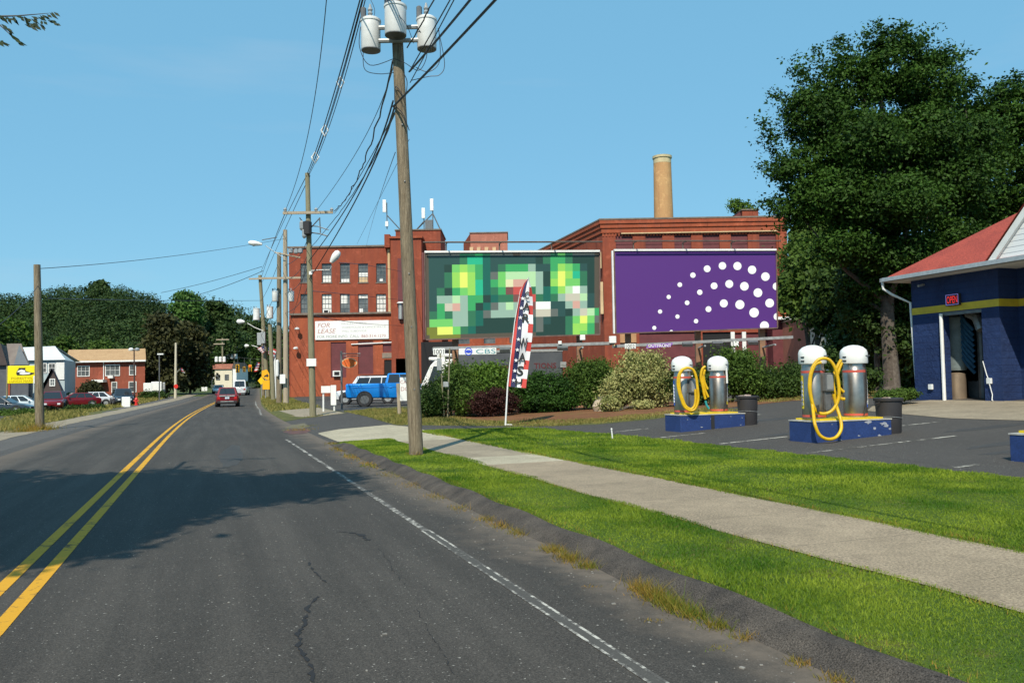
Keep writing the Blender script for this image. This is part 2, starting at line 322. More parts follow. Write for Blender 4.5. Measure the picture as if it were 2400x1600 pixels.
bedL = pl((24.3, 11.3), (26, 9.9), (28, 8.2), (29.9, 6.25), (32, 6.25), (43, 6.5), (45, 7.5), (48.5, 10)); bedR = pl((24.3, 13.4), (26, 16.5), (28.7, 20.5), (30, 40), (48.5, 40))
sheet('planting_bed', (24.3, 48.5), bedL, bedR, .008, m_rough)
bedL2 = pl((25.6, 11.6), (27, 10.2), (31, 8.7), (34, 8.8), (44, 9.5))
sheet('mulch_bed', (25.6, 44), bedL2, pl((25.6, 13), (30, 39), (44, 39)), .012, m_mulch)
sheet('far_bed', (20.5, 31), pl((20.5, 24), (24, 22.5), (28, 20), (31, 19)), 40, .0125, m_mulch)
sheet('wash_apron', (2, 21.5), pl((2, 17.2), (12, 17.2), (16, 16.9), (20, 18), (21.5, 19.6)), 22, .012, m_walk_mid)
sheet('left_grass', (-10, 75), wob(-11.2, .5, 1), wob(-7.6, .5), .008, m_rough); sheet('left_far_grass', (75, 150), -13, -9.2, .009, m_rough)
sheet('left_sidewalk', (-10, 72), wob(-7.4, .05), wob(-6.1, .05), .012, m_walk_mid); sheet('left_far_sidewalk', (72, 150), -7.6, -6.2, .012, m_walk_mid)
# markings
def mark(u0, u1, v0, v1, mat, name, off=.008): return sheet(name, (u0, u1), v0, v1, off, mat)
mark(-10, 260, -1.61, -1.50, m_yel_line, 'centre_line'); mark(-10, 260, -1.36, -1.25, m_yel_line, 'centre_line')
mark(-10, 9, 2.125, 2.148, m_wht_line, 'edge_line'); mark(-10, 9, 2.205, 2.228, m_wht_line, 'edge_line'); mark(-10, 9, 2.149, 2.204, uvnoise('ghost_paint', paint((.30, .29, .26), (.07, .066, .06), .60, 14)), 'edge_line'); mark(9, 26.5, 2.14, 2.215, m_wht_line, 'edge_line'); mark(52, 98, pl((52, 2.5), (65, 2.75), (98, 2.6)), pl((52, 2.62), (65, 2.87), (98, 2.72)), m_wht_line, 'edge_line')
for u, v1 in ((21.2, 11.5), (18.45, 11.6), (15.9, 12.4), (13.05, 13.9), (9.85, 10.9), (6.8, 12.5), (15.6, 16.2), (18.9, 16.3), (22.3, 16)):
    v0 = 10.35 if v1 < 15 else 14.4; mark(u - .05, u + .05, v0, v1, m_lot_line, 'stall_line')
# bituminous kerb: rounded berm
def kerb(u0, u1, name):
    U = np.arange(u0, u1 + .01, .25); prof = [(3.05, .0), (3.10, .03), (3.155, .065), (3.21, .095), (3.265, .115), (3.31, .12), (3.34, .09)]; vs = []; fs = []
    for i, u in enumerate(U):
        f = 1. if u1 > 30 else float(1 - sm(u, 22.2, 23.6))
        for j, (v, z) in enumerate(prof):
            vw = v + .018 * math.sin(u * 1.9) * (1 if j < 3 else .3); x, y = xy(u, vw); vs.append((float(x), float(y), float(zz(u, 3.0)) + .005 + z * f * (1 + .12 * math.sin(u * 3.1 + j)) - (.12 * (1 - f) if j == 6 else 0)))
    n = len(prof)
    for i in range(len(U) - 1):
        for j in range(n - 1): fs.append([i * n + j, i * n + j + 1, (i + 1) * n + j + 1, (i + 1) * n + j])
    mb = MB(); mb.add(vs, fs); o = mb.build(name, m_kerb, smooth=True); o['kind'] = 'structure'
kerb(-10, 23.6, 'kerb')
# cracks in the road surface
def crack(pts, wd, name='road_crack'):
    mb = MB(); pp = []; wx = 0.
    for (a, b) in zip(pts[:-1], pts[1:]):
        n = max(2, int(math.hypot(b[0] - a[0], b[1] - a[1]) / .035))
        for i in range(n): t = i / n; wx = wx * .8 + random.uniform(-.012, .012); pp.append((a[0] + (b[0] - a[0]) * t + random.uniform(-.012, .012), a[1] + (b[1] - a[1]) * t + wx, wd * random.choice((.0, .15, .5, .9, 1.3, .7))))
    for p, q in zip(pp[:-1], pp[1:]):
        vs = [P(p[0], p[1] - p[2], .0075), P(p[0], p[1] + p[2], .0075), P(q[0], q[1] + q[2], .0075), P(q[0], q[1] - q[2], .0075)]; mb.add(vs, [(0, 1, 2, 3)])
    mb.build(name, m_dark)['kind'] = 'structure'
def dU(x, y): a, b = ray(x / .98, y / .98); Y = -H / b; return tuple(float(q) for q in uvp(a * Y, Y))
crack([dU(*p) for p in ((712, 1290), (735, 1325), (752, 1340))], .012); crack([dU(*p) for p in ((728, 1370), (708, 1405), (690, 1450), (692, 1500), (706, 1530), (720, 1568), (740, 1600))], .016)
crack([dU(*p) for p in ((770, 1222), (815, 1224), (838, 1232), (850, 1243))], .03); crack([dU(*p) for p in ((752, 1340), (850, 1340), (960, 1325), (1030, 1330))], .003)
crack([dU(*p) for p in ((480, 1262), (520, 1268), (640, 1290), (712, 1290))], .003); crack([dU(*p) for p in ((870, 1260), (900, 1300), (930, 1345))], .003); crack([dU(*p) for p in ((690, 1540), (600, 1548), (500, 1560))], .004)
crack([dU(*p) for p in ((960, 1400), (1010, 1500), (1060, 1560))], .003)
def blot(pts, mat, name, dz=.009):
    mb = MB(); q = [dU(*p) for p in pts]; cu_, cv_ = sum(p[0] for p in q) / len(q), sum(p[1] for p in q) / len(q); ring = []
    for i in range(len(q)):
        a, b = q[i], q[(i + 1) % len(q)]
        for k in range(5): t = k / 5; j_ = random.uniform(.9, 1.08); ring.append(P(cu_ + (a[0] + (b[0] - a[0]) * t - cu_) * j_, cv_ + (a[1] + (b[1] - a[1]) * t - cv_) * j_, dz))
    mb.add([P(cu_, cv_, dz)] + ring, [(0, i + 1, (i + 1) % len(ring) + 1) for i in range(len(ring))]); mb.build(name, mat)['kind'] = 'structure'
for q, w_ in ((((16.9, 10.6), (16.7, 12.3), (17.1, 14), (16.8, 17)), .006), (((20.5, 10.8), (20.1, 13), (20.6, 15.5)), .006), (((12, 10.5), (12.3, 12.4), (11.8, 14.5), (12.1, 18)), .006), (((9.5, 10.4), (12, 10.9), (14, 10.8)), .004)): crack(q, w_, 'lot_crack')
for (u_, v_, a_, b_) in ((16.4, 13.4, .35, 1.6), (11.4, 14.2, .3, 1.8), (20.3, 14.8, .3, 1.), (13.7, 15.6, .25, 1.4), (10.6, 12.6, .2, .8)):
    mb = MB(); mb.add([P(u_ + a_ * math.cos(t) * random.uniform(.6, 1.2), v_ + b_ * math.sin(t) * random.uniform(.7, 1.2), .0065) for t in np.linspace(0, 6.283, 25)[:-1]], [list(range(24))]); mb.build('oil_patch', M('lot_oil', (.038, .035, .033), (.052, .048, .045), 2, .7, fine=(80, .4)))['kind'] = 'structure'
blot(((650, 992), (668, 985), (700, 984), (716, 989), (700, 996), (668, 997)), M('wet_patch', (.05, .022, .018), (.16, .06, .035), 3, .6), 'gutter_patch')
blot(((655, 983), (672, 975), (700, 974), (712, 981), (690, 985)), M('broken_concrete', (.10, .085, .05), (.16, .14, .08), 4), 'broken_pavement', .011)
blot(((500, 1050), (530, 1022), (552, 1024), (560, 1050), (545, 1072), (512, 1072)), M('oil_asphalt', (.036, .033, .031), (.046, .042, .038), 2, .8, fine=(90, .4)), 'oil_patch', .0065)
crack([dU(*p) for p in ((330, 1050), (480, 1045), (620, 1055))], .004)

# ------------------------------------------------------------------ grass
def blades(name, regs, mat, parent=None):
    out = []
    for (u0, u1, vl, vr, dens, h, wd) in regs:
        n = int(dens * (u1 - u0) * (np.mean([vr(x) if callable(vr) else vr for x in np.linspace(u0, u1, 9)]) - np.mean([vl(x) if callable(vl) else vl for x in np.linspace(u0, u1, 9)])))
        u = rng.uniform(u0, u1, n); a = np.array([vl(x) if callable(vl) else vl for x in u]); b = np.array([vr(x) if callable(vr) else vr for x in u]); v = a + (b - a) * rng.random(n)
        x, y = xy(u, v); z = zz(u, v) + .006; th = rng.uniform(0, 2 * math.pi, n); ln = rng.uniform(.1, 1.3, n)
        patch = .75 + .45 * np.sin(u * 1.3 + np.sin(v * 2.1) * 1.5) * np.sin(v * 1.7 + u * .4); hh = h * rng.uniform(.5, 1.25, n) * np.clip(patch, .5, 1.3); w2 = wd * rng.uniform(.6, 1.3, n) / 2
        cx, sx = np.cos(th), np.sin(th); la = rng.uniform(0, 2 * math.pi, n); tx = x + np.cos(la) * hh * ln; ty = y + np.sin(la) * hh * ln
        out.append(np.stack([np.stack([x - cx * w2, y - sx * w2, z], -1), np.stack([x + cx * w2, y + sx * w2, z], -1), np.stack([tx, ty, z + hh * np.sqrt(np.clip(1 - ln * ln * .5, .2, 1))], -1)], 1).reshape(-1, 3))
    return npmesh(name, np.concatenate(out), 3, mat, parent)
g1 = leafmat('grass_blade', (.045, .125, .006), (.28, .35, .032), .3, .9, 2.6); g2 = leafmat('dry_grass_blade', (.12, .15, .03), (.36, .28, .09), .3, 1.2)
le = lambda u: lawn_edge(u) + .06 * math.sin(u * 3.7) + .05 * math.sin(u * 9.1)
tag(blades('grass', [(0, 5, wob(3.3, .03), wob(4.58, .05), 10000, .030, .006), (5, 12, wob(3.29, .04), wob(4.6, .06), 6000, .034, .008), (12, 23.4, wob(3.27, .05), wob(4.62, .06), 2400, .04, .014),
     (2, 9, wob(6.06, .05, 2), le, 5200, .036, .008), (9, 17, wob(6.05, .05, 2), le, 2400, .042, .013), (17, 26.2, wob(6.05, .05, 2), le, 900, .06, .02)], g1), 'short mown green lawn between the kerb, the sidewalk and the vacuum lot', 'grass', kind='stuff')
tag(blades('rough_grass', [(25, 31, pl((25, 10.6), (28, 8), (30, 6.3), (31, 6.3)), pl((25, 12.6), (27, 12), (31, 9)), 350, .12, .03), (31, 44, 6.3, 9.3, 260, .14, .035), (24.6, 27, 11.5, 17, 300, .10, .03), (55, 120, 3.3, 6.3, 60, .2, .09), (16, 26, -11, -7.6, 60, .25, .05),
     (26, 60, -11, -7.5, 60, .28, .06), (60, 120, -13, -8.5, 20, .3, .12), (27, 31, 20, 30, 120, .16, .04)], g2), 'straggly yellow green grass on the beds and verges', 'grass', kind='stuff')
wr = []
for (u0, u1, v, n) in ((1, 14, 6.16, 2600), (14, 26, 6.16, 900), (1, 14, 3.33, 1500), (1, 14, 4.5, 700)):
    u_ = rng.uniform(u0, u1, n); v_ = rng.normal(v, .035, n); x, y = xy(u_, v_); z = zz(u_, v_) + .005; la = rng.uniform(0, 6.28, n); th = la + 1.57; hh = rng.uniform(.01, .05, n); w2 = .003 if u0 < 10 else .006
    wr.append(np.stack([np.stack([x - np.cos(th) * w2, y - np.sin(th) * w2, z], -1), np.stack([x + np.cos(th) * w2, y + np.sin(th) * w2, z], -1), np.stack([x + np.cos(la) * .035, y + np.sin(la) * .035, z + hh], -1)], 1).reshape(-1, 3))
for (u, v, r_, n, h) in [(5.75, 3.05, .14, 300, .13), (5.5, 3.03, .16, 420, .15), (5.25, 3.02, .15, 420, .14), (5.0, 3.02, .14, 380, .12), (4.72, 3.04, .12, 260, .09), (4.45, 3.05, .08, 120, .06), (3.95, 3.06, .09, 130, .055), (3.65, 3.07, .09, 150, .055), (3.4, 3.08, .08, 120, .05), (7.4, 3.02, .16, 300, .10), (7.0, 3.0, .18, 380, .11), (6.65, 3.02, .12, 240, .10), (9.4, 3.02, .2, 200, .08), (8.9, 3.02, .22, 240, .09), (8.4, 3.04, .2, 200, .08), (10.4, 3.0, .3, 160, .07), (11.6, 2.98, .4, 200, .07), (13.1, 3.0, .5, 220, .07), (14.8, 3.0, .6, 240, .07), (16.8, 3.0, .7, 260, .07), (19, 3.0, .8, 260, .07), (21.5, 3.05, .9, 260, .07), (23.8, 3.2, .6, 160, .06), (5.0, 2.72, .06, 60, .02), (4.35, 2.8, .06, 50, .02), (6.0, 2.75, .06, 40, .02), (32, 3.1, .6, 120, .15), (38, -6.45, .7, 700, .45), (36.5, -6.6, .6, 400, .3), (42.7, 4.8, .5, 120, .15), (17.4, 4.03, .22, 260, .13), (34.5, 3.5, .5, 80, .12)]:
    u_ = rng.normal(u, r_ * .55, n); v_ = rng.normal(v - .02, .035 + min(r_, .5) * .14 if u < 30 else r_ * .5, n); x, y = xy(u_, v_); z = zz(u_, v_) + .005; th = rng.uniform(0, 6.28, n); la = rng.uniform(0, 6.28, n); hh = h * rng.uniform(.1, .85, n) * (1 + .9 * (rng.random(n) > .97)); ln = rng.uniform(.2, 1.5, n); w2 = .0028 if u < 15 else .008
    wr.append(np.stack([np.stack([x - np.cos(th) * w2, y - np.sin(th) * w2, z], -1), np.stack([x + np.cos(th) * w2, y + np.sin(th) * w2, z], -1), np.stack([x + np.cos(la) * hh * ln, y + np.sin(la) * hh * ln, z + hh], -1)], 1).reshape(-1, 3))
tag(npmesh('weeds', np.concatenate(wr), 3, leafmat('weed_blade', (.09, .16, .015), (.40, .20, .045), .3, 1.3)), 'tufts of green and orange weeds growing in the gutter and around pole feet', 'weeds', kind='stuff')
# grit and leaf litter along the gutter
mb = MB()
for _ in range(420):
    u = random.uniform(2, 20); v = random.gauss(2.75, .22) if random.random() < .7 else random.uniform(-1, 3); s = random.uniform(.004, .012) if random.random() < .95 else .02
    p = P(u, v, .006); mb.box(p, (s * 1.4, s, s * .5), random.uniform(0, 3))
mb.build('grit', M('grit_stone', (.30, .28, .25), (.10, .09, .08), 3), None)['kind'] = 'stuff'
tag(bpy.data.objects['grit'], 'loose grit and pebbles scattered along the road edge', 'grit')

# ------------------------------------------------------------------ foliage
def blobpts(blobs, n, shell=.55):
    b = np.array(blobs, float); r = b[:, 3:]; r = np.repeat(r, 3, 1) if r.shape[1] == 1 else r; vol = r.prod(1) ** .75; pick = rng.choice(len(b), n, p=vol / vol.sum())
    d = rng.normal(size=(n, 3)); d /= np.linalg.norm(d, axis=1)[:, None]; q = shell + (1 - shell) * rng.random(n) ** .7
    return b[pick, :3] + d * r[pick] * q[:, None], d
def foliage(name, blobs, nclump, nleaf, size, sig, mat, parent=None, shell=.55, droop=.35, zmin=None, sprays=None):
    c, d = blobpts(blobs, nclump, shell)
    if sprays is not None: c = np.concatenate([c, sprays]); d = np.concatenate([d, np.tile([[0, 0, 1.]], (len(sprays), 1))]); nclump = len(c)
    cc = np.repeat(c, nleaf, 0); dd = np.repeat(d, nleaf, 0); n = len(cc); sg = np.repeat(sig * rng.uniform(.5, 1.4, nclump), nleaf)
    p = cc + rng.normal(size=(n, 3)) * sg[:, None] * np.array([1, 1, .55])
    nr = dd * .5 + rng.normal(size=(n, 3)) * .55 + np.array([0, 0, droop]); nr /= np.linalg.norm(nr, axis=1)[:, None]
    t = np.cross(nr, rng.normal(size=(n, 3))); t /= np.linalg.norm(t, axis=1)[:, None]; bt = np.cross(nr, t); s = size * rng.uniform(.55, 1.35, n)[:, None]
    q = np.stack([p - t * s * .6, p + bt * s * .36 - t * s * .05, p + t * s * .6, p - bt * s * .36 - t * s * .05], 1)
    if zmin is not None: q[..., 2] = np.maximum(q[..., 2], zmin)
    return npmesh(name, q.reshape(-1, 3), 4, mat, parent)
def limbs(parent, base, top, r, blobs, nb, mat, name='trunk', lean=0):
    mb = MB(); base = Vector(base); top = Vector(top)
    pts = [base.lerp(top, t) + Vector((random.uniform(-1, 1), random.uniform(-1, 1), 0)) * r * .6 * (0 < t < 1) for t in (0, .03, .25, .5, .75, 1)]
    mb.tube(pts, [r * 1.5, r * 1.1, r * .9, r * .7, r * .45, r * .12], 9)
    for _ in range(nb):
        b = random.choice(blobs); e = Vector(b[:3]) + Vector([random.uniform(-.6, .6) * b[3] for _ in range(3)]); t = random.uniform(.25, .85); s = base.lerp(top, t)
        if e.z < s.z: e.z = s.z + random.uniform(0, 1) * b[3] * .3
        k = s.lerp(e, .5) + Vector((0, 0, -.08 * (e - s).length)); rr = r * (1 - t) * .55 + .02; mb.tube([s, k, e], [rr, rr * .6, rr * .15], 5, False)
    return mb.build(name, mat, parent, smooth=True)
def tree(name, label, base, blobs, r, nclump, nleaf, size, sig, mat, nb=14, group=None, shell=.5, sprays=None, cat='tree', droop=.35, topz=None):
    t = T(name, label, cat, base, 0, group); tz = topz or max(b[2] for b in blobs); bx = sum(b[0] for b in blobs) / len(blobs); by = sum(b[1] for b in blobs) / len(blobs)
    limbs(t, base, (bx * .5 + base[0] * .5, by * .5 + base[1] * .5, tz), r, blobs, nb, m_bark); foliage('crown', blobs, nclump, nleaf, size, sig, mat, t, shell, droop, sprays=sprays); return t
def shrub(name, label, base, blobs, nclump, nleaf, size, sig, mat, group=None, stems=7, shell=.55, droop=.2, cat='shrub'):
    t = T(name, label, cat, base, 0, group); mb = MB()
    for _ in range(stems):
        b = random.choice(blobs); e = Vector(b[:3]); s = Vector(base) + Vector((random.uniform(-.2, .2), random.uniform(-.2, .2), -.02)); mb.tube([s, s.lerp(e, .5) + Vector((0, 0, .1)), e], [.03, .02, .008], 5, False)
    mb.build('stem', m_bark, t); foliage('foliage', blobs, nclump, nleaf, size, sig, mat, t, shell, droop, zmin=base[2] + .01); return t
def DB(x, y, Y, r, ry=None, rz=None):      # a foliage blob: centre surveyed on the photo, radius in photo units
    p = at(x, y, Y); k = Y / F / .98; return (p.x, p.y, p.z, r * k, (ry or r) * k, (rz or r) * k)
l_maple = leafmat('maple_leaf', (.009, .028, .005), (.058, .125, .016), .25, .35); l_dark = leafmat('dark_leaf', (.016, .034, .008), (.062, .11, .02), .22, .25); l_mid = leafmat('mid_leaf', (.03, .065, .012), (.11, .18, .03), .3, .3)
l_hill = leafmat('hill_leaf', (.018, .038, .012), (.058, .098, .022), .15, .03); l_yew = leafmat('yew_leaf', (.009, .03, .005), (.042, .10, .012), .15, 1.2); l_red = leafmat('barberry_leaf', (.025, .010, .009), (.080, .030, .024), .2, 1.5)
l_var = leafmat('variegated_leaf', (.09, .13, .025), (.52, .48, .20), .25, 1.5); l_bright = leafmat('bright_leaf', (.04, .09, .012), (.17, .28, .04), .3, .9); l_brown = leafmat('reddish_leaf', (.022, .026, .012), (.075, .075, .024), .2, .25); l_fresh = leafmat('fresh_leaf', (.04, .10, .02), (.12, .22, .05), .3, .2)

# big maple beside the wash
Ym = 44.
mbl = [DB(*a) for a in ((2050, 160, Ym, 80, 90, 95), (1960, 200, Ym, 75, 80, 85), (2130, 200, Ym + 1, 75, 90, 90), (1870, 270, Ym, 80, 80, 80), (1980, 330, Ym - 1.5, 110, 100, 90), (2110, 330, Ym, 110, 110, 95), (1850, 390, Ym, 80, 80, 70), (1930, 450, Ym - 1, 110, 100, 75), (2060, 470, Ym - 2, 120, 110, 75), (2180, 420, Ym, 100, 100, 90),
   (1840, 480, Ym, 65, 60, 40), (1950, 560, Ym - 1, 80, 80, 55), (2070, 590, Ym - 1, 100, 90, 60), (2180, 560, Ym, 90, 90, 70), (2000, 660, Ym + .5, 50, 50, 50), (2230, 330, Ym + 1, 80, 80, 80), (2120, 670, Ym, 50, 50, 36), (2040, 400, Ym + 2, 150, 120, 170), (2090, 620, Ym + 2, 110, 90, 70), (2010, 740, Ym + 2, 50, 50, 44), (2080, 750, Ym + 2, 50, 50, 44))]
spr = []
for (x, y, dx, dy, n) in ((1790, 330, -45, -60, 6), (1800, 400, -52, -20, 6), (1790, 455, -40, 15, 5), (1830, 250, -60, -40, 6), (1850, 210, -20, -80, 6), (1900, 170, -30, -60, 6), (1960, 130, -35, -45, 5), (2030, 90, -25, -40, 6), (2070, 85, 5, -30, 5), (2110, 110, 20, -40, 5), (2150, 150, 30, -40, 5), (1840, 520, -50, 5, 5), (1800, 380, -55, -70, 6), (1880, 190, -60, -30, 6), (1930, 150, -10, -60, 5), (1990, 110, 0, -35, 4), (1810, 490, -50, -20, 5)):
    for k in range(n): t = (k + .5) / n; p = at(x + dx * t, y + dy * t, Ym + random.uniform(-1, 1)); spr.append([p.x, p.y, p.z])
b0 = at(2045, 872, Ym); b0.z = gz(b0.x, b0.y)
tree('maple_tree', 'largest dark green maple rising beside the blue and red car wash', tuple(b0), [q[:3] + (q[3] * .92, q[4] * .92, q[5] * .86) for q in mbl], .38, 4000, 52, .155, .30, l_maple, 46, shell=.55, sprays=np.array(spr), topz=at(2050, 150, Ym).z)
b1 = at(2015, 868, Ym + 1.5); b1.z = gz(b1.x, b1.y)
tree('maple_tree', 'slim multi-stemmed tree just left of the big maple trunk', tuple(b1), [DB(1985, 640, Ym + 1.5, 60, 60, 60), DB(2010, 740, Ym + 1, 50, 50, 50), DB(1960, 700, Ym + 2, 45, 45, 60), DB(2060, 780, Ym + .5, 45, 40, 40), DB(2080, 720, Ym + 1, 40, 40, 60)], .17, 320, 40, .17, .3, l_dark, 12, topz=at(2010, 560, Ym).z)
b2 = at(2250, 880, 50); b2.z = gz(b2.x, b2.y)
tree('ash_tree', 'tall broad-leaved tree behind the red wash roof, layered drooping sprays', tuple(b2), [DB(*a) for a in ((2330, 260, 50, 90, 90, 70), (2260, 320, 50, 90, 90, 80), (2400, 330, 50, 110, 90, 120), (2300, 420, 49, 120, 100, 90), (2210, 480, 49, 90, 90, 80), (2400, 500, 50, 130, 100, 100), (2230, 250, 50, 40, 40, 30), (2170, 130, 48, 36, 36, 26), (2330, 205, 50, 40, 40, 28), (2200, 210, 49, 40, 40, 40), (2130, 620, 49, 60, 60, 80), (2210, 620, 50, 90, 80, 90))], .3, 1500, 40, .2, .36, l_maple, 24, shell=.5, droop=.8, topz=at(2300, 350, 50).z)
for i, (x, y, Y, r, lab) in enumerate([(1860, 640, 62, 70, 'mid green tree just right of the mill corner, lower crown'), (1880, 560, 66, 60, 'yellow green tree behind the mill corner, higher crown'), (1930, 690, 58, 60, 'olive tree between mill corner and maple trunk'), (2120, 760, 50, 70, 'dark scrub tree behind the left corner of the car wash'), (1970, 790, 52, 50, 'low dark tree left of the maple trunk above the garage'), (2055, 740, 47, 55, 'dark understorey tree directly behind the maple trunk')]):
    b = at(x, 880, Y); b.z = gz(b.x, b.y)
    tree('woodland_tree', lab, tuple(b), [DB(x, y, Y, r, r, r * 1.3), DB(x - r * .4, y + r * .6, Y, r * .7), DB(x + r * .4, y + r * .6, Y + 1, r * .7)] + ([DB(x, y + r * 1.4, Y, r * .9, r * .9, r * .7)] if i > 2 else []), .2, 300, 34, .3, .5, (l_mid, l_mid, l_dark, l_dark, l_dark, l_dark)[i], 8, group='trees behind the mill and the wash')
# roadside tree out of frame on the left: casts the road shadow, one branch hangs into view
tb = P(3.2, -8.2); bl = []
for k in range(22):
    a = random.uniform(0, 6.28); rr = random.uniform(0, 3.6); bl.append((-9.3 + rr * math.cos(a), 3.5 + rr * math.sin(a) * .95, random.uniform(7.2, 10.6), random.uniform(1.2, 1.9)))
bl += [(-5.4, 4.4, 9.3, 1.0), (-5.5, 6.0, 9.2, .9), (-12, 6.4, 9.5, 1.6), (-13, 3.4, 9, 1.8), (-9, 6.4, 9.4, 1.4), (-6.8, 1.4, 9.0, 1.2), (-6.2, .3, 9, .6), (-8.5, -.4, 9, 1.3), (-10.5, -.5, 9, 1.5)]
sp = []
for (x, y, x2, y2) in ((-60, 40, 40, 36), (40, 36, 110, 30), (60, 52, 95, 58), (100, 36, 128, 52), (-10, 55, 40, 95), (-30, 92, 12, 98)):
    for t in np.linspace(0, 1, 6): q = at(x + (x2 - x) * t, y + (y2 - y) * t, 12.5); sp.append([q.x, q.y, q.z])
rt = tree('roadside_tree', 'tree whose drooping leafy branch hangs into the top left corner', tuple(tb), bl, .28, 3200, 44, .2, .30, l_maple, 26, topz=9.8, shell=.1)
foliage('branch_leaves', [(0, 0, -50, .01)], 1, 1, .01, .01, l_maple, rt)
mb = MB(); q = [Vector(bl[-3][:3]), at(-200, 10, 12), at(-60, 40, 12.5), at(40, 37, 12.5), at(112, 31, 12.5)]; mb.tube(q, [.06, .045, .02, .01, .004], 5); q = [at(-60, 40, 12.5), at(0, 58, 12.5), at(42, 97, 12.5)]; mb.tube(q, [.012, .01, .004], 5)
mb.build('branch', m_bark, rt)
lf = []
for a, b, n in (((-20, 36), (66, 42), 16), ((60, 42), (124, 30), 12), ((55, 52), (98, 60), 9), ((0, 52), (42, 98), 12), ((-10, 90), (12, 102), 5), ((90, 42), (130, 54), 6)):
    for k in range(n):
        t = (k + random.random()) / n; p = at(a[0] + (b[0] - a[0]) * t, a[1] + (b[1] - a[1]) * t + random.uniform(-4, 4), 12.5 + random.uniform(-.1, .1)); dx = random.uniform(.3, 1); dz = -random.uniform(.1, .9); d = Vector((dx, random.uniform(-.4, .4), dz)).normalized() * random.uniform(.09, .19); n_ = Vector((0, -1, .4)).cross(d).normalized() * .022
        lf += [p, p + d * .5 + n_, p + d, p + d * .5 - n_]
bpy.data.objects.remove(bpy.data.objects['branch_leaves']); npmesh('branch_leaves', np.array([tuple(x) for x in lf]), 4, leafmat('shaded_branch_leaf', (.006, .014, .005), (.02, .04, .01), .05, 1), rt)  # leaf colour darkened so the hanging branch carries its silhouette shade

# ------------------------------------------------------------------ building helpers
def facade(mb, o, xd, W, Hh, ops, n, depth=.25, mi=0):
    """wall with rectangular openings (x0,x1,z0,z1) and their reveals; n = outward normal"""
    o, xd, n = Vector(o), Vector(xd).normalized(), Vector(n).normalized(); xs = sorted({0, W} | {v for q in ops for v in q[:2]}); zs = sorted({0, Hh} | {v for q in ops for v in q[2:4]})
    pt = lambda x, z, d=0: o + xd * x + Vector((0, 0, z)) - n * d
    for a, b in zip(xs[:-1], xs[1:]):
        for c, d in zip(zs[:-1], zs[1:]):
            mx, mz = (a + b) / 2, (c + d) / 2
            if any(q[0] < mx < q[1] and q[2] < mz < q[3] for q in ops): continue
            mb.add([pt(a, c), pt(b, c), pt(b, d), pt(a, d)], [(0, 1, 2, 3)], mi)
    for q in ops:
        a, b, c, d = q[:4]
        for p0, p1 in (((a, c), (b, c)), ((b, c), (b, d)), ((b, d), (a, d)), ((a, d), (a, c))):
            mb.add([pt(*p0), pt(*p1), pt(*p1, depth), pt(*p0, depth)], [(0, 1, 2, 3)], mi)
def window(par, o, xd, n, q, frame, pane, nx=2, nz=3, depth=.2, name='window', fw=.06, sill=None):
    o, xd, n = Vector(o), Vector(xd).normalized(), Vector(n).normalized(); a, b, c, d = q[:4]; pt = lambda x, z, dd: o + xd * x + Vector((0, 0, z)) - n * dd; mb = MB()
    def bar(x0, x1, z0, z1, d0=depth - .05, d1=depth): mb.prism([pt(x0, z0, d0), pt(x1, z0, d0), pt(x1, z1, d0), pt(x0, z1, d0)], -n * (d1 - d0))
    e = .004
    bar(a + e, a + fw, c + e, d - e); bar(b - fw, b - e, c + e, d - e); bar(a + fw, b - fw, c + e, c + fw); bar(a + fw, b - fw, d - fw, d - e)
    for i in range(1, nx): x = a + (b - a) * i / nx; bar(x - .02, x + .02, c + fw, d - fw, depth - .03)
    for i in range(1, nz): z = c + (d - c) * i / nz; bar(a + fw, b - fw, z - .02, z + .02, depth - .026)
    f = mb.build(name, frame, par)
    MB().prism([pt(a + .01, c + .01, depth + .02), pt(b - .01, c + .01, depth + .02), pt(b - .01, d - .01, depth + .02), pt(a + .01, d - .01, depth + .02)], -n * .03).build('pane', pane, f)
    if sill: MB().prism([pt(a - .08, c - .1, -.06), pt(b + .08, c - .1, -.06), pt(b + .08, c - .003, -.06), pt(a - .08, c - .003, -.06)], -n * .1).build('sill', sill, f)
    return f
def brickmat(name, a, b2, stain, sc=.25, rows=9.):
    def f(n, l, b):
        tc = n.new('ShaderNodeTexCoord'); o = tc.outputs['Object']
        c = mixc(n, l, mr(n, l, nz(n, l, o, sc, 7, .7), .35, .65), a, b2); c = mixc(n, l, mr(n, l, nz(n, l, o, 9, 4, .7), .35, .7, 0, .45), c, tuple(x * .6 for x in a))
        mp = n.new('ShaderNodeMapping'); mp.inputs['Scale'].default_value = (1.3, 1.3, .12); l.new(o, mp.inputs[0]); c = mixc(n, l, mr(n, l, nz(n, l, mp.outputs[0], 1., 5), .5, .72, 0, .6), c, stain)
        sx = n.new('ShaderNodeSeparateXYZ'); l.new(o, sx.inputs[0]); fr = mth(n, l, 'FRACT', mth(n, l, 'MULTIPLY', sx.outputs['Z'], rows), 0); c = mixc(n, l, mth(n, l, 'MULTIPLY', mth(n, l, 'LESS_THAN', fr, .2), .3), c, (.35, .22, .16)); c = mixc(n, l, mr(n, l, nz(n, l, o, 1.1, 6, .75), .54, .68, 0, .4), c, tuple(min(1, x * 1.7 + .03) for x in a)); c = mixc(n, l, mr(n, l, nz(n, l, mp.outputs[0], 2.6, 6, .7), .56, .7, 0, .55), c, tuple(x * .35 for x in a))
        l.new(c, b.inputs['Base Color']); bumpn(n, l, b, nz(n, l, o, 14, 4), .3, .02)
    return uvnoise(name, f, .9, .2)
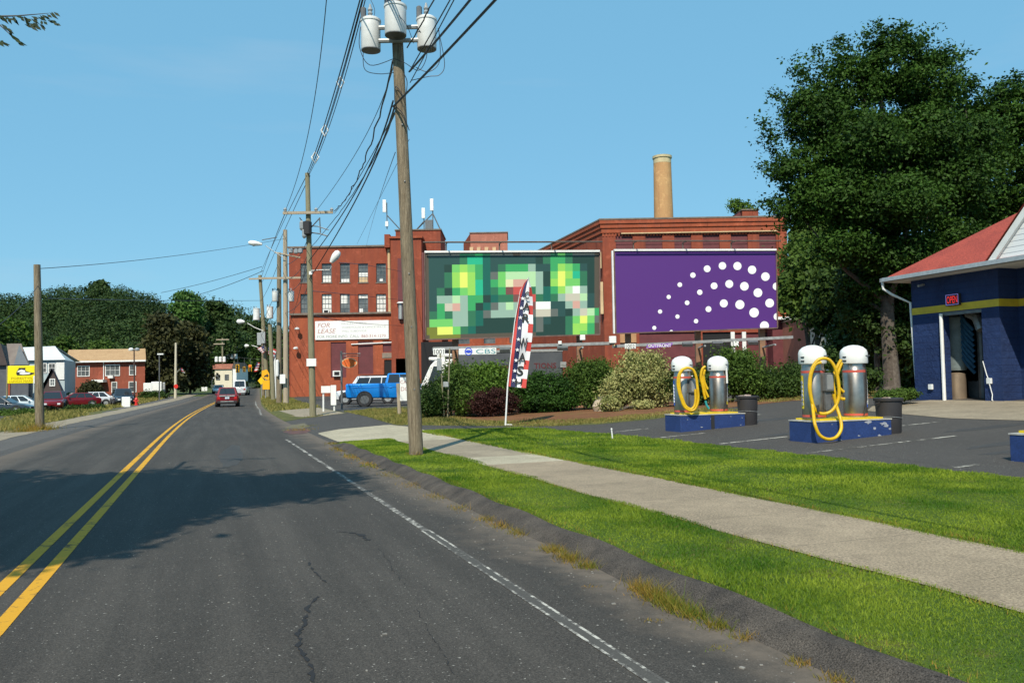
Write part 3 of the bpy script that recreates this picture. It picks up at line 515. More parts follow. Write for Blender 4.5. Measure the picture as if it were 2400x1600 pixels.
m_brick = brickmat('mill_brick', (.30, .068, .034), (.22, .045, .026), (.13, .035, .028)); m_brick2 = brickmat('bright_brick', (.37, .088, .038), (.28, .06, .03), (.2, .06, .04)); m_brick3 = brickmat('apartment_brick', (.30, .075, .045), (.24, .06, .035), (.2, .06, .04)); m_brickp = brickmat('pink_brick', (.42, .17, .12), (.36, .14, .10), (.3, .12, .09))
m_maroon = M('maroon_panel', (.14, .03, .035), (.10, .022, .026), 1.5, .7); m_pane = M('window_pane', (.05, .06, .065), (.16, .17, .17), .8, .15, spec=.8); m_pane_w = M('blind_white', (.72, .72, .68), (.60, .6, .58), 2, .5); m_coping = M('coping', (.12, .09, .07), (.2, .16, .13), 2, .8)
m_roofdark = M('tar_roof', (.05, .045, .04), (.08, .07, .06), 1); m_cream = M('cream_paint', (.62, .45, .25), (.50, .34, .19), 1.5, .6)
X_ = Vector((1, 0, 0)); N_ = Vector((0, -1, 0))

# ------------------------------------------------------------------ left mill block
Y1 = 100.
def Z3(a, b, Y=Y1): return at((a / 3.92 + 550) * .98, (b / 3.92 + 380) * .98, Y)
def Z4(a, b, Y=Y1): return at((a / 4.355 + 640) * .98, (b / 4.355 + 700) * .98, Y)
def Z6(a, b, Y): return at((a / 3.135 + 1360) * .98, (b / 3.135 + 340) * .98, Y)
def Z5(a, b, Y): return at((a / 3.136 + 960) * .98, (b / 3.136 + 520) * .98, Y)
mill = T('brick_mill', 'four-storey red brick mill block with white-blinded windows and drainpipe, left of the billboards', 'mill building', (-20, 100, .5))
xl, xr = Z3(498, 800).x, Z3(1412, 800).x; zt = Z3(900, 785).z; z0 = -.3; o = Vector((xl, Y1, z0)); Wd = xr - xl; Hh = zt - z0
ops = []
for r, (ya, yb) in enumerate(((930, 1105), (1210, 1385))):
    for k, cx in enumerate((650, 845, 1013, 1180, 1345)):
        c = Z3(cx, (ya + yb) / 2); h = (Z3(cx, ya).z - Z3(cx, yb).z); ops.append((c.x - xl - .58, c.x - xl + .58, c.z - z0 - h / 2, c.z - z0 + h / 2))
mb = MB(); facade(mb, o, X_, Wd, Hh, ops, N_, .22)
mb.add([(xl, Y1, z0), (xl, Y1 + 40, z0), (xl, Y1 + 40, zt), (xl, Y1, zt), (xr, Y1, z0), (xr, Y1 + 40, z0), (xr, Y1 + 40, zt), (xr, Y1, zt)], [(1, 0, 3, 2), (4, 5, 6, 7), (5, 1, 2, 6)]); mb.build('wall', m_brick, mill)
mb = MB().b2((xl + .1, Y1 + .4, zt - .5), (xr, Y1 + 39.8, zt - .3)); mb.build('roof', m_roofdark, mill)
MB().b2((xl - .12, Y1 - .15, zt), (xr, Y1 + .35, zt + .2)).build('parapet_coping', m_coping, mill)
for i, q in enumerate(ops):
    f = window(mill, o, X_, N_, q, m_grey, m_pane_w if i in (6, 9) else m_pane, 3, 4 if i > 4 else 5, sill=m_coping)
    a, b, c, d = q; z_ = lambda t: o.z + c + (d - c) * t
    blind = {1: [(.1, .9, .03, .36, m_pane_w)], 2: [(.1, .9, .03, .2, m_white)], 3: [(.05, .95, .32, .52, m_white), (.08, .92, .03, .28, m_cream)], 4: [(.3, .65, .08, .22, m_white)], 7: [(.08, .72, .5, .97, m_pane_w)], 8: [(.05, .95, .78, .97, m_pane_w), (.1, .45, .05, .25, m_white)]}.get(i, [])
    for x0, x1, t0, t1, mt in blind:
        MB().b2((xl + a + (b - a) * x0, Y1 + .176, z_(t0)), (xl + a + (b - a) * x1, Y1 + .19, z_(t1))).build('window_blind', mt, f)
p = Z3(845, 1372); mb = MB().b2((p.x - .33, Y1 - .35, p.z - .25), (p.x + .33, Y1 - .005, p.z + .25)); ac = mb.build('air_conditioner', m_white, mill); MB().b2((p.x - .24, Y1 - .36, p.z - .15), (p.x + .24, Y1 - .352, p.z + .13)).build('grille', m_dark, ac)
a, b = Z3(1418, 800), Z3(1430, 1375); MB().tube([(a.x, Y1 - .12, a.z), (b.x - .05, Y1 - .12, b.z)], .17, 8).build('drainpipe', m_cream, mill)
# low front block
Yb = 98.6; c0, c1 = Z4(178, 170, Yb), Z4(1400, 160, Yb); zb = c0.z; o2 = Vector((c0.x, Yb, z0)); W2 = c1.x - c0.x
opb = []
for (x0, x1, y0, y1) in ((590, 745, 440, 805), (870, 1020, 430, 770), (1120, 1315, 425, 545), (1135, 1248, 620, 790)):
    a, b = Z4(x0, y1, Yb), Z4(x1, y0, Yb); opb.append((a.x - o2.x, b.x - o2.x, a.z - z0, b.z - z0))
mb = MB(); facade(mb, o2, X_, W2, zb - z0, opb, N_, .18); mb.add([(c0.x, Yb, z0), (c0.x, Y1 - .01, z0), (c0.x, Y1 - .01, zb), (c0.x, Yb, zb), (c1.x, Yb, z0), (c1.x, Y1 - .01, z0), (c1.x, Y1 - .01, zb), (c1.x, Yb, zb)], [(1, 0, 3, 2), (4, 5, 6, 7)]); mb.build('front_wall', m_brick2, mill)
MB().b2((c0.x - .05, Yb - .3, zb), (c1.x, Y1 - .02, zb + .22)).build('front_roof_edge', m_coping, mill)
for i, q in enumerate(opb):
    MB().b2((o2.x + q[0] + .004, Yb + .12, z0 + q[2] + .004), (o2.x + q[1] - .004, Yb + .2, z0 + q[3] - .004)).build('door_opening' if i == 3 else 'blocked_window', m_dark if i == 3 else m_maroon, mill)
a, b = Z4(1256, 790, Yb - .3), Z4(1385, 608, Yb - .3); MB().b2((a.x, Yb - .4, a.z), (b.x, Yb - .3, b.z)).build('open_door', M('red_door', (.45, .03, .05), r=.5), mill)
a, b = Z4(1115, 605, Yb), Z4(1320, 548, Yb); MB().b2((a.x, Yb - .06, a.z), (b.x, Yb - .002, b.z)).build('lintel', M('grey_block', (.25, .2, .16), (.18, .14, .11), 3), mill)
a, b = Z4(800, 465, Yb), Z4(1225, 445, Yb); MB().tube([(a.x, Yb - .12, a.z), (b.x, Yb - .12, b.z)], .07, 6).build('conduit', m_white, mill)
for zx, zy in ((262, 295), (248, 492)):
    p = Z4(zx, zy, Yb); l_ = MB().tube([(p.x, Yb - .02, p.z - .1), (p.x, Yb - .5, p.z), (p.x, Yb - .75, p.z - .12)], .05, 6).build('wall_lamp', m_steel, mill); MB().lathe([(.05, .1), (.28, 0), (.28, -.15), (.1, -.2)], (p.x, Yb - .75, p.z - .1), 10).build('lamp_shade', m_white, l_)
# sign
a, b = Z4(430, 412, Yb - .1), Z4(1180, 233, Yb - .1); a2 = Z4(432, 250, Yb - .1); b2_ = Z4(1180, 395, Yb - .1)
sg = T('lease_sign', 'long white sign reading FOR LEASE on the low front wall of the brick mill', 'sign', ((a.x + b.x) / 2, Yb - .1, a.z))
MB().b2((a.x, Yb - .16, b2_.z - .15), (b.x, Yb - .06, (a2.z + b.z) / 2 + .2)).build('panel', M('sign_white', (.82, .82, .80), (.75, .74, .72), 1.5, .5), sg, bevel=.03)
m_tr = M('faded_red_ink', (.42, .20, .19)); m_tb = M('faded_grey_ink', (.42, .42, .43)); m_tg = M('grey_ink', (.27, .30, .29))
zA, zB = b2_.z - .15, (a2.z + b.z) / 2 + .2; hh = zB - zA; WW = b.x - a.x; fy = Yb - .168
text('FOR', (a.x + .035 * WW, fy, zA + hh * .78), .165 * WW, m_tr, sg, hh * .24, italic=.25, align='L'); text('LEASE', (a.x + .035 * WW, fy, zA + hh * .47), .25 * WW, m_tr, sg, hh * .24, italic=.25, align='L')
text('MANUFACTURING', (a.x + .36 * WW, fy, zA + hh * .84), .34 * WW, m_tb, sg, hh * .1, align='L'); text('WAREHOUSE & OFFICE SPACE', (a.x + .36 * WW, fy, zA + hh * .65), .6 * WW, m_tb, sg, hh * .1, align='L'); text('WILL SUBDIVIDE', (a.x + .36 * WW, fy, zA + hh * .45), .34 * WW, m_tb, sg, hh * .1, align='L')
text('FOR MORE INFO. CALL', (a.x + .03 * WW, fy, zA + hh * .17), .57 * WW, m_tg, sg, hh * .14, align='L'); text('860-314-1270', (a.x + .63 * WW, fy, zA + hh * .17), .33 * WW, m_tr, sg, hh * .15, align='L')
# stair tower
tw = T('stair_tower', 'tall red brick stair tower with roof antennas between the mill and the green billboard', 'tower', (-10, 100, .5))
a, b = Z3(1428, 680, 98), Z3(1712, 680, 98); MB().b2((a.x, 98.2, z0), (b.x, 106, a.z)).build('wall', m_brick, tw); MB().b2((a.x - .15, 98.0, a.z - .25), (b.x + .15, 106.2, a.z)).build('cornice', m_brick2, tw)
c, d = Z3(1716, 620, 100), Z3(1888, 640, 100); MB().b2((a.x + .3, 100.5, z0), (d.x, 107.5, c.z)).build('upper_wall', m_brick, tw); MB().b2((a.x + .2, 100.4, c.z), (d.x + .1, 107.6, c.z + .15)).build('coping', m_coping, tw)
a, b = Z3(1500, 1450, 98), Z3(1556, 880, 98); MB().b2((a.x, 98.16, a.z), (b.x, 98.19, b.z)).build('recess', m_maroon, tw)
a = Z3(1372, 660, 99); b = Z3(1415, 780, 99); MB().b2((a.x, 99.2, b.z), (b.x + .1, 101, a.z)).build('side_wall', m_brick, tw)
p, q = Z3(1525, 1300, 97.9), Z3(1525, 1440, 97.9); fl = MB().tube([tuple(q), tuple(p)], .25, 10).build('vent_stack', m_steel, tw); MB().lathe([(.3, 0), (.5, .05), (.3, .2)], tuple(p), 10).build('vent_cap', m_white, fl)
for i, (x, y0, y1, bx, lab) in enumerate(((1378, 350, 465, 1400, 'leftmost white panel antenna on the stair tower'), (1735, 425, 520, 1740, 'shorter middle antenna on the stair tower'), (1812, 340, 450, 1822, 'tallest white panel antenna, at the right end of the stair tower roof'))):
    p0, p1, bs = Z3(x, y1, 101), Z3(x, y0, 101), Z3(bx, 615, 101); bs.z = max(bs.z, c.z) if i else bs.z
    an = T('cell_antenna', lab, 'antenna', tuple(bs), 0, 'cell antennas on the stair tower')
    MB().tube([tuple(bs), (bs.x, bs.y, p1.z - .3)], .06, 6).build('mast', m_grey, an); MB().box(((p0.x + p1.x) / 2, 100.8, (p0.z + p1.z) / 2), (.42, .2, p1.z - p0.z)).build('panel', m_white, an, bevel=.04); e = Z3((1530, 1660, 1660)[i], 612, 101)
    mb = MB(); mb.tube([(bs.x, bs.y, p0.z - .3), (e.x, 101.2, c.z + .1)], .07, 6); 
    if i == 2: mb.tube([(bs.x, bs.y, p0.z - .3), (bs.x + .9, 101, c.z + .1)], .07, 6)
    mb.build('strut', m_grey, an)
    if i == 0: MB().box((bs.x, 100.85, Z3(1395, 570, 101).z), (.35, .25, .6)).build('radio_unit', m_white, an)
    if i == 2: p_ = Z3(1785, 575, 101); MB().box(tuple(p_), (.9, .4, 1.1)).build('equipment_cage', m_grey, an)
# connecting wing and penthouse
wg = T('connecting_wing', 'lower sunlit brick wing glimpsed beneath the green billboard', 'mill wing', (0, 104, .5)); wa, wb = at(1012, 610, 103), at(1340, 600, 103)
ops = [];  x = 2.
while x < wb.x - wa.x - 2: ops.append((x, x + 1.4, 2.5, 5.4)); ops.append((x, x + 1.4, 6.8, 8.6)); x += 3.1
mb = MB(); facade(mb, (wa.x, 103, z0), X_, wb.x - wa.x, wa.z - z0, ops, N_, .3); mb.add([(wa.x, 103, wa.z), (wb.x, 103, wa.z), (wb.x, 125, wa.z), (wa.x, 125, wa.z)], [(0, 1, 2, 3)]); mb.build('wall', m_brick2, wg)
for q in ops: window(wg, (wa.x, 103, z0), X_, N_, q, m_grey, m_pane, 2, 3, .28)
a_, b_ = at(968, 872, 97.6), at(1048, 784, 97.6); MB().b2((a_.x, 97.6, z0), (b_.x, 98.1, b_.z)).build('bay_shade_box', m_dark, wg)  # solid near-black box: the recess's shade is put into its colour
ph = T('brick_penthouse', 'pale pink brick rooftop block rising behind the green billboard', 'penthouse', (0, 118, 14)); a, b = Z5(388, 215, 118), Z5(445, 85, 118); c = Z5(718, 85, 118)
MB().prism([(a.x, 121, a.z - 5), (b.x, 118, a.z - 5), (b.x, 118, b.z), (a.x, 121, b.z - .9)], (0, 5, 0)).build('side_wall', m_brick, ph); MB().b2((b.x + .01, 118, a.z - 5), (c.x, 124, b.z)).build('wall', m_brickp, ph); MB().b2((b.x - .1, 117.9, b.z), (c.x + .1, 124.1, b.z + .15)).build('coping', m_coping, ph)
mb = MB()
for x in (455, 508, 565, 622): p = Z5(x, 205, 117.9); mb.b2((p.x - .25, 117.7, p.z - 2), (p.x + .25, 117.98, p.z + .35))
mb.build('pilaster', m_cream, ph)

# ------------------------------------------------------------------ right mill block
Yr = 80.; rm = T('brick_mill', 'broad red brick mill block with maroon shuttered top windows, behind the purple billboard', 'mill building', (17, 80, .5))
ca = Z6(160, 555, Yr); cb = Z6(1515, 560, Yr); ztr = ca.z; xa, xb = ca.x, cb.x; ang = R(-16.2); sdv = Vector((math.sin(ang), math.cos(ang), 0)); sn = Vector((-math.cos(ang), math.sin(ang), 0)); Ls = 24.
ops = []; zbt = Z6(700, 1000, Yr).z - z0
for cx in (322, 540, 752, 960, 1168, 1376): c = Z6(cx, 655, Yr); ops.append((c.x - xa - .8, c.x - xa + .8, zbt, c.z - z0))
for (x0, x1, y0, y1) in ((440, 850, 1372, 1640), (905, 1105, 1372, 1640), (1140, 1500, 1372, 1640)):
    a, b = Z6(x0, y1, Yr), Z6(x1, y0, Yr); ops.append((a.x - xa, b.x - xa, .6, min(zbt - 1.2, b.z - z0)))
mb = MB(); facade(mb, (xa, Yr, z0), X_, xb - xa, ztr - z0, ops, N_, .25)
sops = []; s0 = .8
for k in range(7): sops.append((s0 + k * 3.2, s0 + k * 3.2 + 1.3, ztr - z0 - 5.0, ztr - z0 - 2.7)); sops.append((s0 + k * 3.2, s0 + k * 3.2 + 1.3, ztr - z0 - 9.5, ztr - z0 - 7.0))
so_ = Vector((xa, Yr, z0)); facade(mb, so_, sdv, Ls, ztr - z0, sops, sn, .25)
e = so_ + sdv * Ls; mb.add([(xb, Yr, z0), (xb, Yr + 23, z0), (xb, Yr + 23, ztr), (xb, Yr, ztr), tuple(e), (e.x, e.y, ztr)], [(0, 1, 2, 3), (1, 4, 5, 2)]); mb.build('wall', m_brick, rm)
mb = MB().prism([(xa + .3, Yr + .3, ztr - .4), (xb - .3, Yr + .3, ztr - .4), (xb - .3, Yr + 22.7, ztr - .4), (e.x + .5, e.y - .5, ztr - .4)], (0, 0, .2)); mb.build('roof', m_roofdark, rm)
mb = MB()
for (dz, pr, h) in ((-.35, .30, .35), (-.75, .20, .4), (-1.2, .10, .45)):
    mb.b2((xa - pr, Yr - pr, ztr + dz), (xb + (pr if dz > -.4 else 0), Yr - .003, ztr + dz + h)); q0 = so_ + sn * .003; q0.z = ztr + dz
    mb.prism([q0, q0 + sn * pr, q0 + sn * pr + sdv * Ls, q0 + sdv * Ls], (0, 0, h))
x = xa
while x < xb - .4: mb.b2((x, Yr - .06, ztr - 1.5), (x + .13, Yr - .003, ztr - 1.25)); x += .3
mb.build('cornice', m_brick2, rm)
mb = MB().b2((xa - .33, Yr - .34, ztr), (xb + .3, Yr + .3, ztr + .14)); q0 = so_ + sn * .34; q0.z = ztr; mb.prism([q0, q0 - sn * .6, q0 - sn * .6 + sdv * Ls, q0 + sdv * Ls], (0, 0, .14)); mb.build('coping', m_coping, rm)
a, b = Z6(300, 655, Yr), Z6(1445, 642, Yr); MB().b2((a.x, Yr - .2, a.z), (b.x, Yr - .003, a.z + .1)).build('drip_rail', m_cream, rm)
for i, q in enumerate(ops):
    mt = m_dark if i == 7 else m_maroon; nm = ('shutter' if i < 6 else 'loading_door'); bb = MB().b2((xa + q[0] + .004, Yr + .15, z0 + q[2] + .004), (xa + q[1] - .004, Yr + .22, z0 + q[3] - .004))
    if i < 6 or i == 6 or i == 8:
        for k in range(1, 5): zk = z0 + q[2] + (q[3] - q[2]) * k / 5; bb.b2((xa + q[0] + .01, Yr + .11, zk - .03), (xa + q[1] - .01, Yr + .148, zk + .03))
    f = bb.build(nm, mt, rm)
    if i < 6: MB().b2((xa + q[0], Yr - .08, z0 + q[3] - 2.85), (xa + q[1], Yr + .1, z0 + q[3] - 2.7)).build('rail', m_cream if i else m_coping, f)
for q in sops: window(rm, so_, sdv, sn, q, m_grey, m_maroon, 1, 2, .22)
for x in (1122, 1205): a, b = Z6(x, 1540, Yr - .3), Z6(x, 1372, Yr - .3); MB().b2((a.x - .18, Yr - .45, z0), (a.x + .18, Yr - .3, b.z)).build('door_post', m_white, rm)
a, b = Z6(292, 1452, Yr), Z6(410, 1385, Yr); MB().b2((a.x, Yr - .15, a.z), (b.x, Yr - .004, b.z)).build('wall_hatch', M('tan_board', (.45, .25, .12), (.38, .2, .1), 2), rm)
a, b = Z6(1530, 1640, Yr - .2), Z6(1552, 650, Yr - .2); MB().b2((a.x - .5, Yr - .2, z0), (a.x, Yr - .004, b.z)).build('corner_pier', m_brick2, rm)
for (y0, y1, x) in ((785, 905, 145), (1005, 1240, 158)): a, b = Z6(x - 8, y1, Yr - .3), Z6(x + 8, y0, Yr - .3); MB().b2((a.x, Yr - .35, a.z), (b.x, Yr - .1, b.z)).build('wall_pipe', m_cream, rm)
# roof box with shrub, chimney
rb = T('roof_bulkhead', 'small red brick rooftop hut at the right end of the mill roof', 'roof hut', (25, 90, ztr)); a, b = Z6(1015, 545, 88), Z6(1308, 478, 88)
MB().b2((a.x + 2.5, 88, ztr - .5), (b.x, 93, b.z)).build('wall', m_brick, rb); mb = MB().prism([(a.x - .3, 88.5, ztr + .5), (a.x + 2.49, 88.5, ztr - .3), (a.x + 2.49, 88.5, b.z)], (0, 4, 0)); mb.build('lean_to', m_maroon, rb); MB().b2((a.x + 2.4, 87.9, b.z), (b.x + .1, 93.1, b.z + .12)).build('coping', m_coping, rb)
p = Z6(1180, 450, 90); shrub('roof_sapling', 'round green sapling growing on top of the mill roof hut', (p.x, 90, b.z + .1), [(p.x - .6, 90, b.z + .9, .75), (p.x + .8, 90, b.z + .8, .7), (p.x, 90, b.z + .6, .7)], 120, 20, .18, .16, l_bright, cat='sapling')
ch = T('brick_chimney', 'tall tapering tan brick chimney with a pale yellow top band', 'chimney', (22, 125, 0)); a, b, c = Z6(613, 545, 125), Z6(602, 140, 125), Z6(600, 85, 125)
k = 125 / F; r0, r1 = (142 / 3.135 * k) / 2, (130 / 3.135 * k) / 2; m_chim = brickmat('chimney_brick', (.58, .36, .16), (.44, .22, .10), (.36, .16, .08), .18, 4.)
MB().lathe([(r0 * 1.12, -18), (r0, a.z - 10 + 10 - a.z), (r1, b.z - a.z)], (a.x, 125, a.z), 28).build('stack', m_chim, ch, smooth=True); cap = MB().lathe([(r1 * 1.01, 0), (r1 * 1.01, (c.z - b.z) * .62), (r1 * 1.10, (c.z - b.z) * .7), (r1 * 1.10, (c.z - b.z)), (r1 * .85, (c.z - b.z) * .99)], (a.x, 125, b.z + .01), 28).build('top_band', M('pale_band', (.55, .46, .27), (.4, .34, .2), 1.5), ch, smooth=True)
# annexes right of the mill
an = T('loading_annex', 'maroon lean-to with a white roof edge at the right corner of the mill', 'annex', (28, 79, .5)); a, b = Z6(1445, 1290, 79), Z6(1640, 1270, 79)
MB().b2((xb - 2.2, 78.2, z0), (b.x, 79.9, a.z - .1)).build('wall', m_maroon, an); MB().b2((xb - 2.6, 77.4, a.z), (xb + 1.2, 79.7, a.z + .25)).build('canopy', m_white, an); MB().tube([(xb + 1.2, 77.6, a.z + .3), (b.x + .5, 79, a.z - .6)], .08, 6).build('roof_edge', m_white, an)
ga = Z6(1655, 1480, 78.1); MB().b2((ga.x - .4, 78.05, z0), (ga.x, 78.18, a.z - 1.)).build('door_frame', m_cream, an)
rs = T('brick_shed', 'low weathered pinkish brick shed between mill corner and maple', 'shed', (37, 72, .5)); a, b = at(1852, 790, 72), at(1915, 728, 72); MB().b2((a.x, 72, z0), (b.x, 80, b.z)).build('wall', m_brickp, rs); p = at(1885, 765, 71.9); MB().b2((p.x - .5, 71.93, z0), (p.x + .1, 71.99, p.z)).build('door', m_maroon, rs); MB().b2((a.x - .1, 71.9, b.z), (b.x + .1, 80.1, b.z + .1)).build('coping', m_coping, rs)
gr = T('white_garage', 'pale cream garage glimpsed under the maple beside the brick shed', 'garage', (36, 66, .5)); a, b = at(1918, 800, 66), at(1965, 742, 66); MB().b2((a.x, 66, z0), (b.x + 3, 72, b.z)).build('wall', M('pale_cream', (.6, .56, .45), (.5, .46, .36), 2), gr); MB().b2((a.x - .2, 65.8, b.z), (b.x + 3.2, 72.2, b.z + .2)).build('roof', m_coping, gr)
mb = MB()
for k_ in range(4): mb.b2((a.x + .4 + k_ * 1.1, 65.95, z0), (a.x + .5 + k_ * 1.1, 65.99, b.z - .3))
mb.build('door_rib', m_coping, gr)

# ------------------------------------------------------------------ billboards
PALc = dict(d=(43, 80, 78), D=(33, 65, 60), g=(50, 115, 85), G=(60, 165, 100), l=(115, 200, 105), y=(228, 236, 112), Y=(150, 212, 95), t=(38, 182, 140), w=(240, 246, 240), s=(150, 180, 165), p=(200, 195, 178), r=(198, 82, 78), R=(125, 78, 76), P=(212, 165, 152), b=(182, 222, 172), k=(100, 108, 104), n=(88, 80, 70), o=(120, 125, 50), e=(225, 224, 180), m=(22, 100, 88))
ART = ["nkkkkggGgkkknkkkkglgkkkn", "nddddgttmddddddDgGGgDDDn", "nddDlYlGmdgGGGsddGYlGdDn", "nddgYyYGmklbbbbsDlyYtgDn", "nddgYyYtmGlePPbsDYyllgDn", "ndgDGlYtmgGRrrgsmGYbwsDn", "ndssbsGGDmggRRrgmgsppbdn", "ndGpPsGDmksbsRRwwddsPsdn", "ngGgssgmkssssrkppkdDspbGn"[:24], "nlllssgmDDDDDDdkdDDglylk", "ooyylgmDDDDDDDdkDDDgYYGn", "noooonnnnnnnnnnDDDDgYlGn"]
def lin(c): return tuple(((v / 255 + .055) / 1.055) ** 2.4 if v > 10 else v / 3294 for v in c)
def billboard(lab, TL, TR, BR, BL, plates, postpx, cat0, cat1, cwY):
    TL, TR, BR, BL = [Vector(v) for v in (TL, TR, BR, BL)]; n = (TR - TL).cross(BL - TL).normalized(); n = n if n.y < 0 else -n; up = Vector((0, 0, 1)); xd = (TR - TL).normalized()
    gx, gy = (BL.x + BR.x) / 2, (BL.y + BR.y) / 2 + .5; t = T('billboard', lab, 'billboard', (gx, gy, gz(gx, gy)), 0, 'roadside billboards')
    mb = MB(); mb.prism([TL, TR, BR, BL], -n * .12); pn = mb.build('panel', m_steel, t)
    c = (TL + TR + BR + BL) / 4
    def rim(f0, f1, wd, dp):
        mb = MB(); A, B = f0, f1; d = (B - A).normalized(); s = n.cross(d).normalized() * wd; mb.prism([A - s * .5, B - s * .5, B + s * .5, A + s * .5], n * dp); return mb
    r1 = MB()
    for A, B in ((TL, TR), (TR, BR), (BR, BL), (BL, TL)):
        k = rim(A, B, .055, .06); r1.add(k.v, k.f)
    r1.build('frame', M('board_frame', (.17, .10, .085), (.10, .06, .05), 3, .7), t)
    MB().prism([TL + n * .075 - up * .02, TR + n * .075 - up * .02, TR + n * .075 + up * .07, TL + n * .075 + up * .07], -n * .15).build('top_strip', m_white, t)
    MB().prism([TL + n * .07 - xd * .12, TL + n * .07 - xd * .05, BL + n * .07 - xd * .05, BL + n * .07 - xd * .12], -n * .1).build('side_strip', m_white if 'purple' in lab[:6] else M('maroon_steel', (.16, .05, .05)), t)
    mb = MB(); a, b = TL + up * .38 - n * .0, TR + up * .38; mb.tube([a - xd * .1 + n * .5, b + n * .5], .04, 6)
    for f in (.12, .42, .72): q = a.lerp(b, f); mb.tube([q + n * .5, q - n * .05, q - up * .5 - n * .05], .035, 5)
    mb.build('light_rail', m_dark if 0 else M('dark_steel', (.07, .05, .045), (.13, .09, .07), 4, .7), t)
    cw0, cw1 = Vector(cat0), Vector(cat1); mb = MB(); d = (cw1 - cw0).normalized(); s = Vector((-d.y, d.x, 0)) * .55
    mb.prism([cw0, cw1, cw1 + s, cw0 + s], (0, 0, .13)); 
    mb.build('catwalk', M('catwalk_grey', (.33, .34, .34), (.22, .22, .22), 5, .6), t)
    for px in postpx:
        f = (px - TL.x) / (TR.x - TL.x); q = TL.lerp(TR, f) - n * .45; g = gz(q.x, q.y)
        MB().box((q.x, q.y, (g + TL.z) / 2 - .1), (.26, .26, TL.z - g)).build('post', M('rusty_post', (.30, .16, .09), (.16, .10, .07), 2, .9), t)
        b2 = MB(); b2.tube([(q.x, q.y - .1, cw0.z), (q.x, cw0.lerp(cw1, .5).y, cw0.z + .05)], .05, 5); b2.build('bracket', m_steel, t)
    return t, n, xd, (TL, TR, BR, BL)
TL, TR, BR, BL = at(975, 580, 38), at(1377, 578, 39.5), at(1377, 768, 39.5), at(978, 780, 38)
pr_x = [at(x, 700, 38.5).x for x in (1048, 1200, 1338)]
bbA, n, xd, Q = billboard('green pixelated-looking billboard, left of the purple one, behind the feather flag', TL, TR, BR, BL, None, pr_x, at(995, 804, 37.2), at(1412, 791, 38.6), 37)
me = bpy.data.meshes.new('printed_sheet'); vs = []; fs = []; cols = []; xs_ = [0, .0215] + [.0215 + .0431 * (i + 1) for i in range(22)] + [1]; ys_ = [0] + [(33 + 56 * i) / 625 for i in range(11)] + [1]
for j in range(12):
    for i in range(24):
        k = len(vs)
        for (X, Y) in ((xs_[i], ys_[j]), (xs_[i + 1], ys_[j]), (xs_[i + 1], ys_[j + 1]), (xs_[i], ys_[j + 1])): vs.append(tuple(Q[0].lerp(Q[1], X).lerp(Q[3].lerp(Q[2], X), Y) + n * .012 - Vector(bbA['_l'])))
        fs.append((k, k + 3, k + 2, k + 1)); cols += [(*lin(PALc[ART[j][i]]), 1)] * 4
me.from_pydata(vs, [], fs); ca_ = me.color_attributes.new('print', 'FLOAT_COLOR', 'CORNER')
for i, c in enumerate(cols): ca_.data[i].color = c
def prt(nn, l, b): at_ = nn.new('ShaderNodeVertexColor'); at_.layer_name = 'print'; mu = nn.new('ShaderNodeVectorMath'); mu.operation = 'SCALE'; mu.inputs['Scale'].default_value = .88; l.new(at_.outputs[0], mu.inputs[0]); l.new(mu.outputs[0], b.inputs['Base Color'])
me.materials.append(uvnoise('printed_colours', prt, .6)); o = bpy.data.objects.new('printed_sheet', me); COL.objects.link(o); o.parent = bbA
def plate(par, x0, y0, x1, y1, Y, s, mat, tm, wfrac=.7, hfrac=.6, it=0, bev=.01, dxf=0., nm='name_plate'):
    a, b = at(x0, y1, Y), at(x1, y0, Y); c = (a + b) / 2; f = MB().b2((a.x, Y - .03, a.z), (b.x, Y, b.z)).build(nm, mat, par, bevel=bev)
    if s: text(s, (c.x + dxf * (b.x - a.x), Y - .034, c.z), (b.x - a.x) * wfrac, tm, f, (b.z - a.z) * hfrac, italic=it)
    return f
m_ink = M('black_ink', (.02, .02, .02)); m_lg = M('ink_grey', (.25, .27, .28)); m_purple = M('board_purple', (.080, .018, .178), r=.6); m_blue = M('eye_blue', (.03, .07, .55))
plate(bbA, 1012 - 17, 800, 1012 + 10, 815, 37.0, '1001', m_white, m_ink, .8, .75)
cb_ = plate(bbA, 1054, 799, 1140, 815, 36.9, None, m_white, m_ink, bev=.12); q = at(1076, 807, 36.86)
MB().lathe([(0, 0), (.16, 0), (.16, .01)], (0, 0, 0), 20); mb = MB()
for rr0, rr1, mt in ((.13, .17, 0),):
    N = 24
    for i in range(N): a0, a1 = 6.283 * i / N, 6.283 * (i + 1) / N; mb.add([(q.x + rr0 * math.cos(a0), 36.862, q.z + rr0 * math.sin(a0)), (q.x + rr1 * math.cos(a0), 36.862, q.z + rr1 * math.sin(a0)), (q.x + rr1 * math.cos(a1), 36.862, q.z + rr1 * math.sin(a1)), (q.x + rr0 * math.cos(a1), 36.862, q.z + rr0 * math.sin(a1))], [(0, 1, 2, 3)])
    for sgn in (1, -1): mb.add([(q.x + .13 * math.cos(3.1416 * i / 12), 36.862, q.z + sgn * .07 * math.sin(3.1416 * i / 12)) for i in range(13)], [list(range(13))])
mb.build('eye_emblem', m_blue, cb_); text('CBS', (q.x + .75, 36.86, q.z), .85, M('cbs_ink', (.12, .30, .34)), cb_, .2)
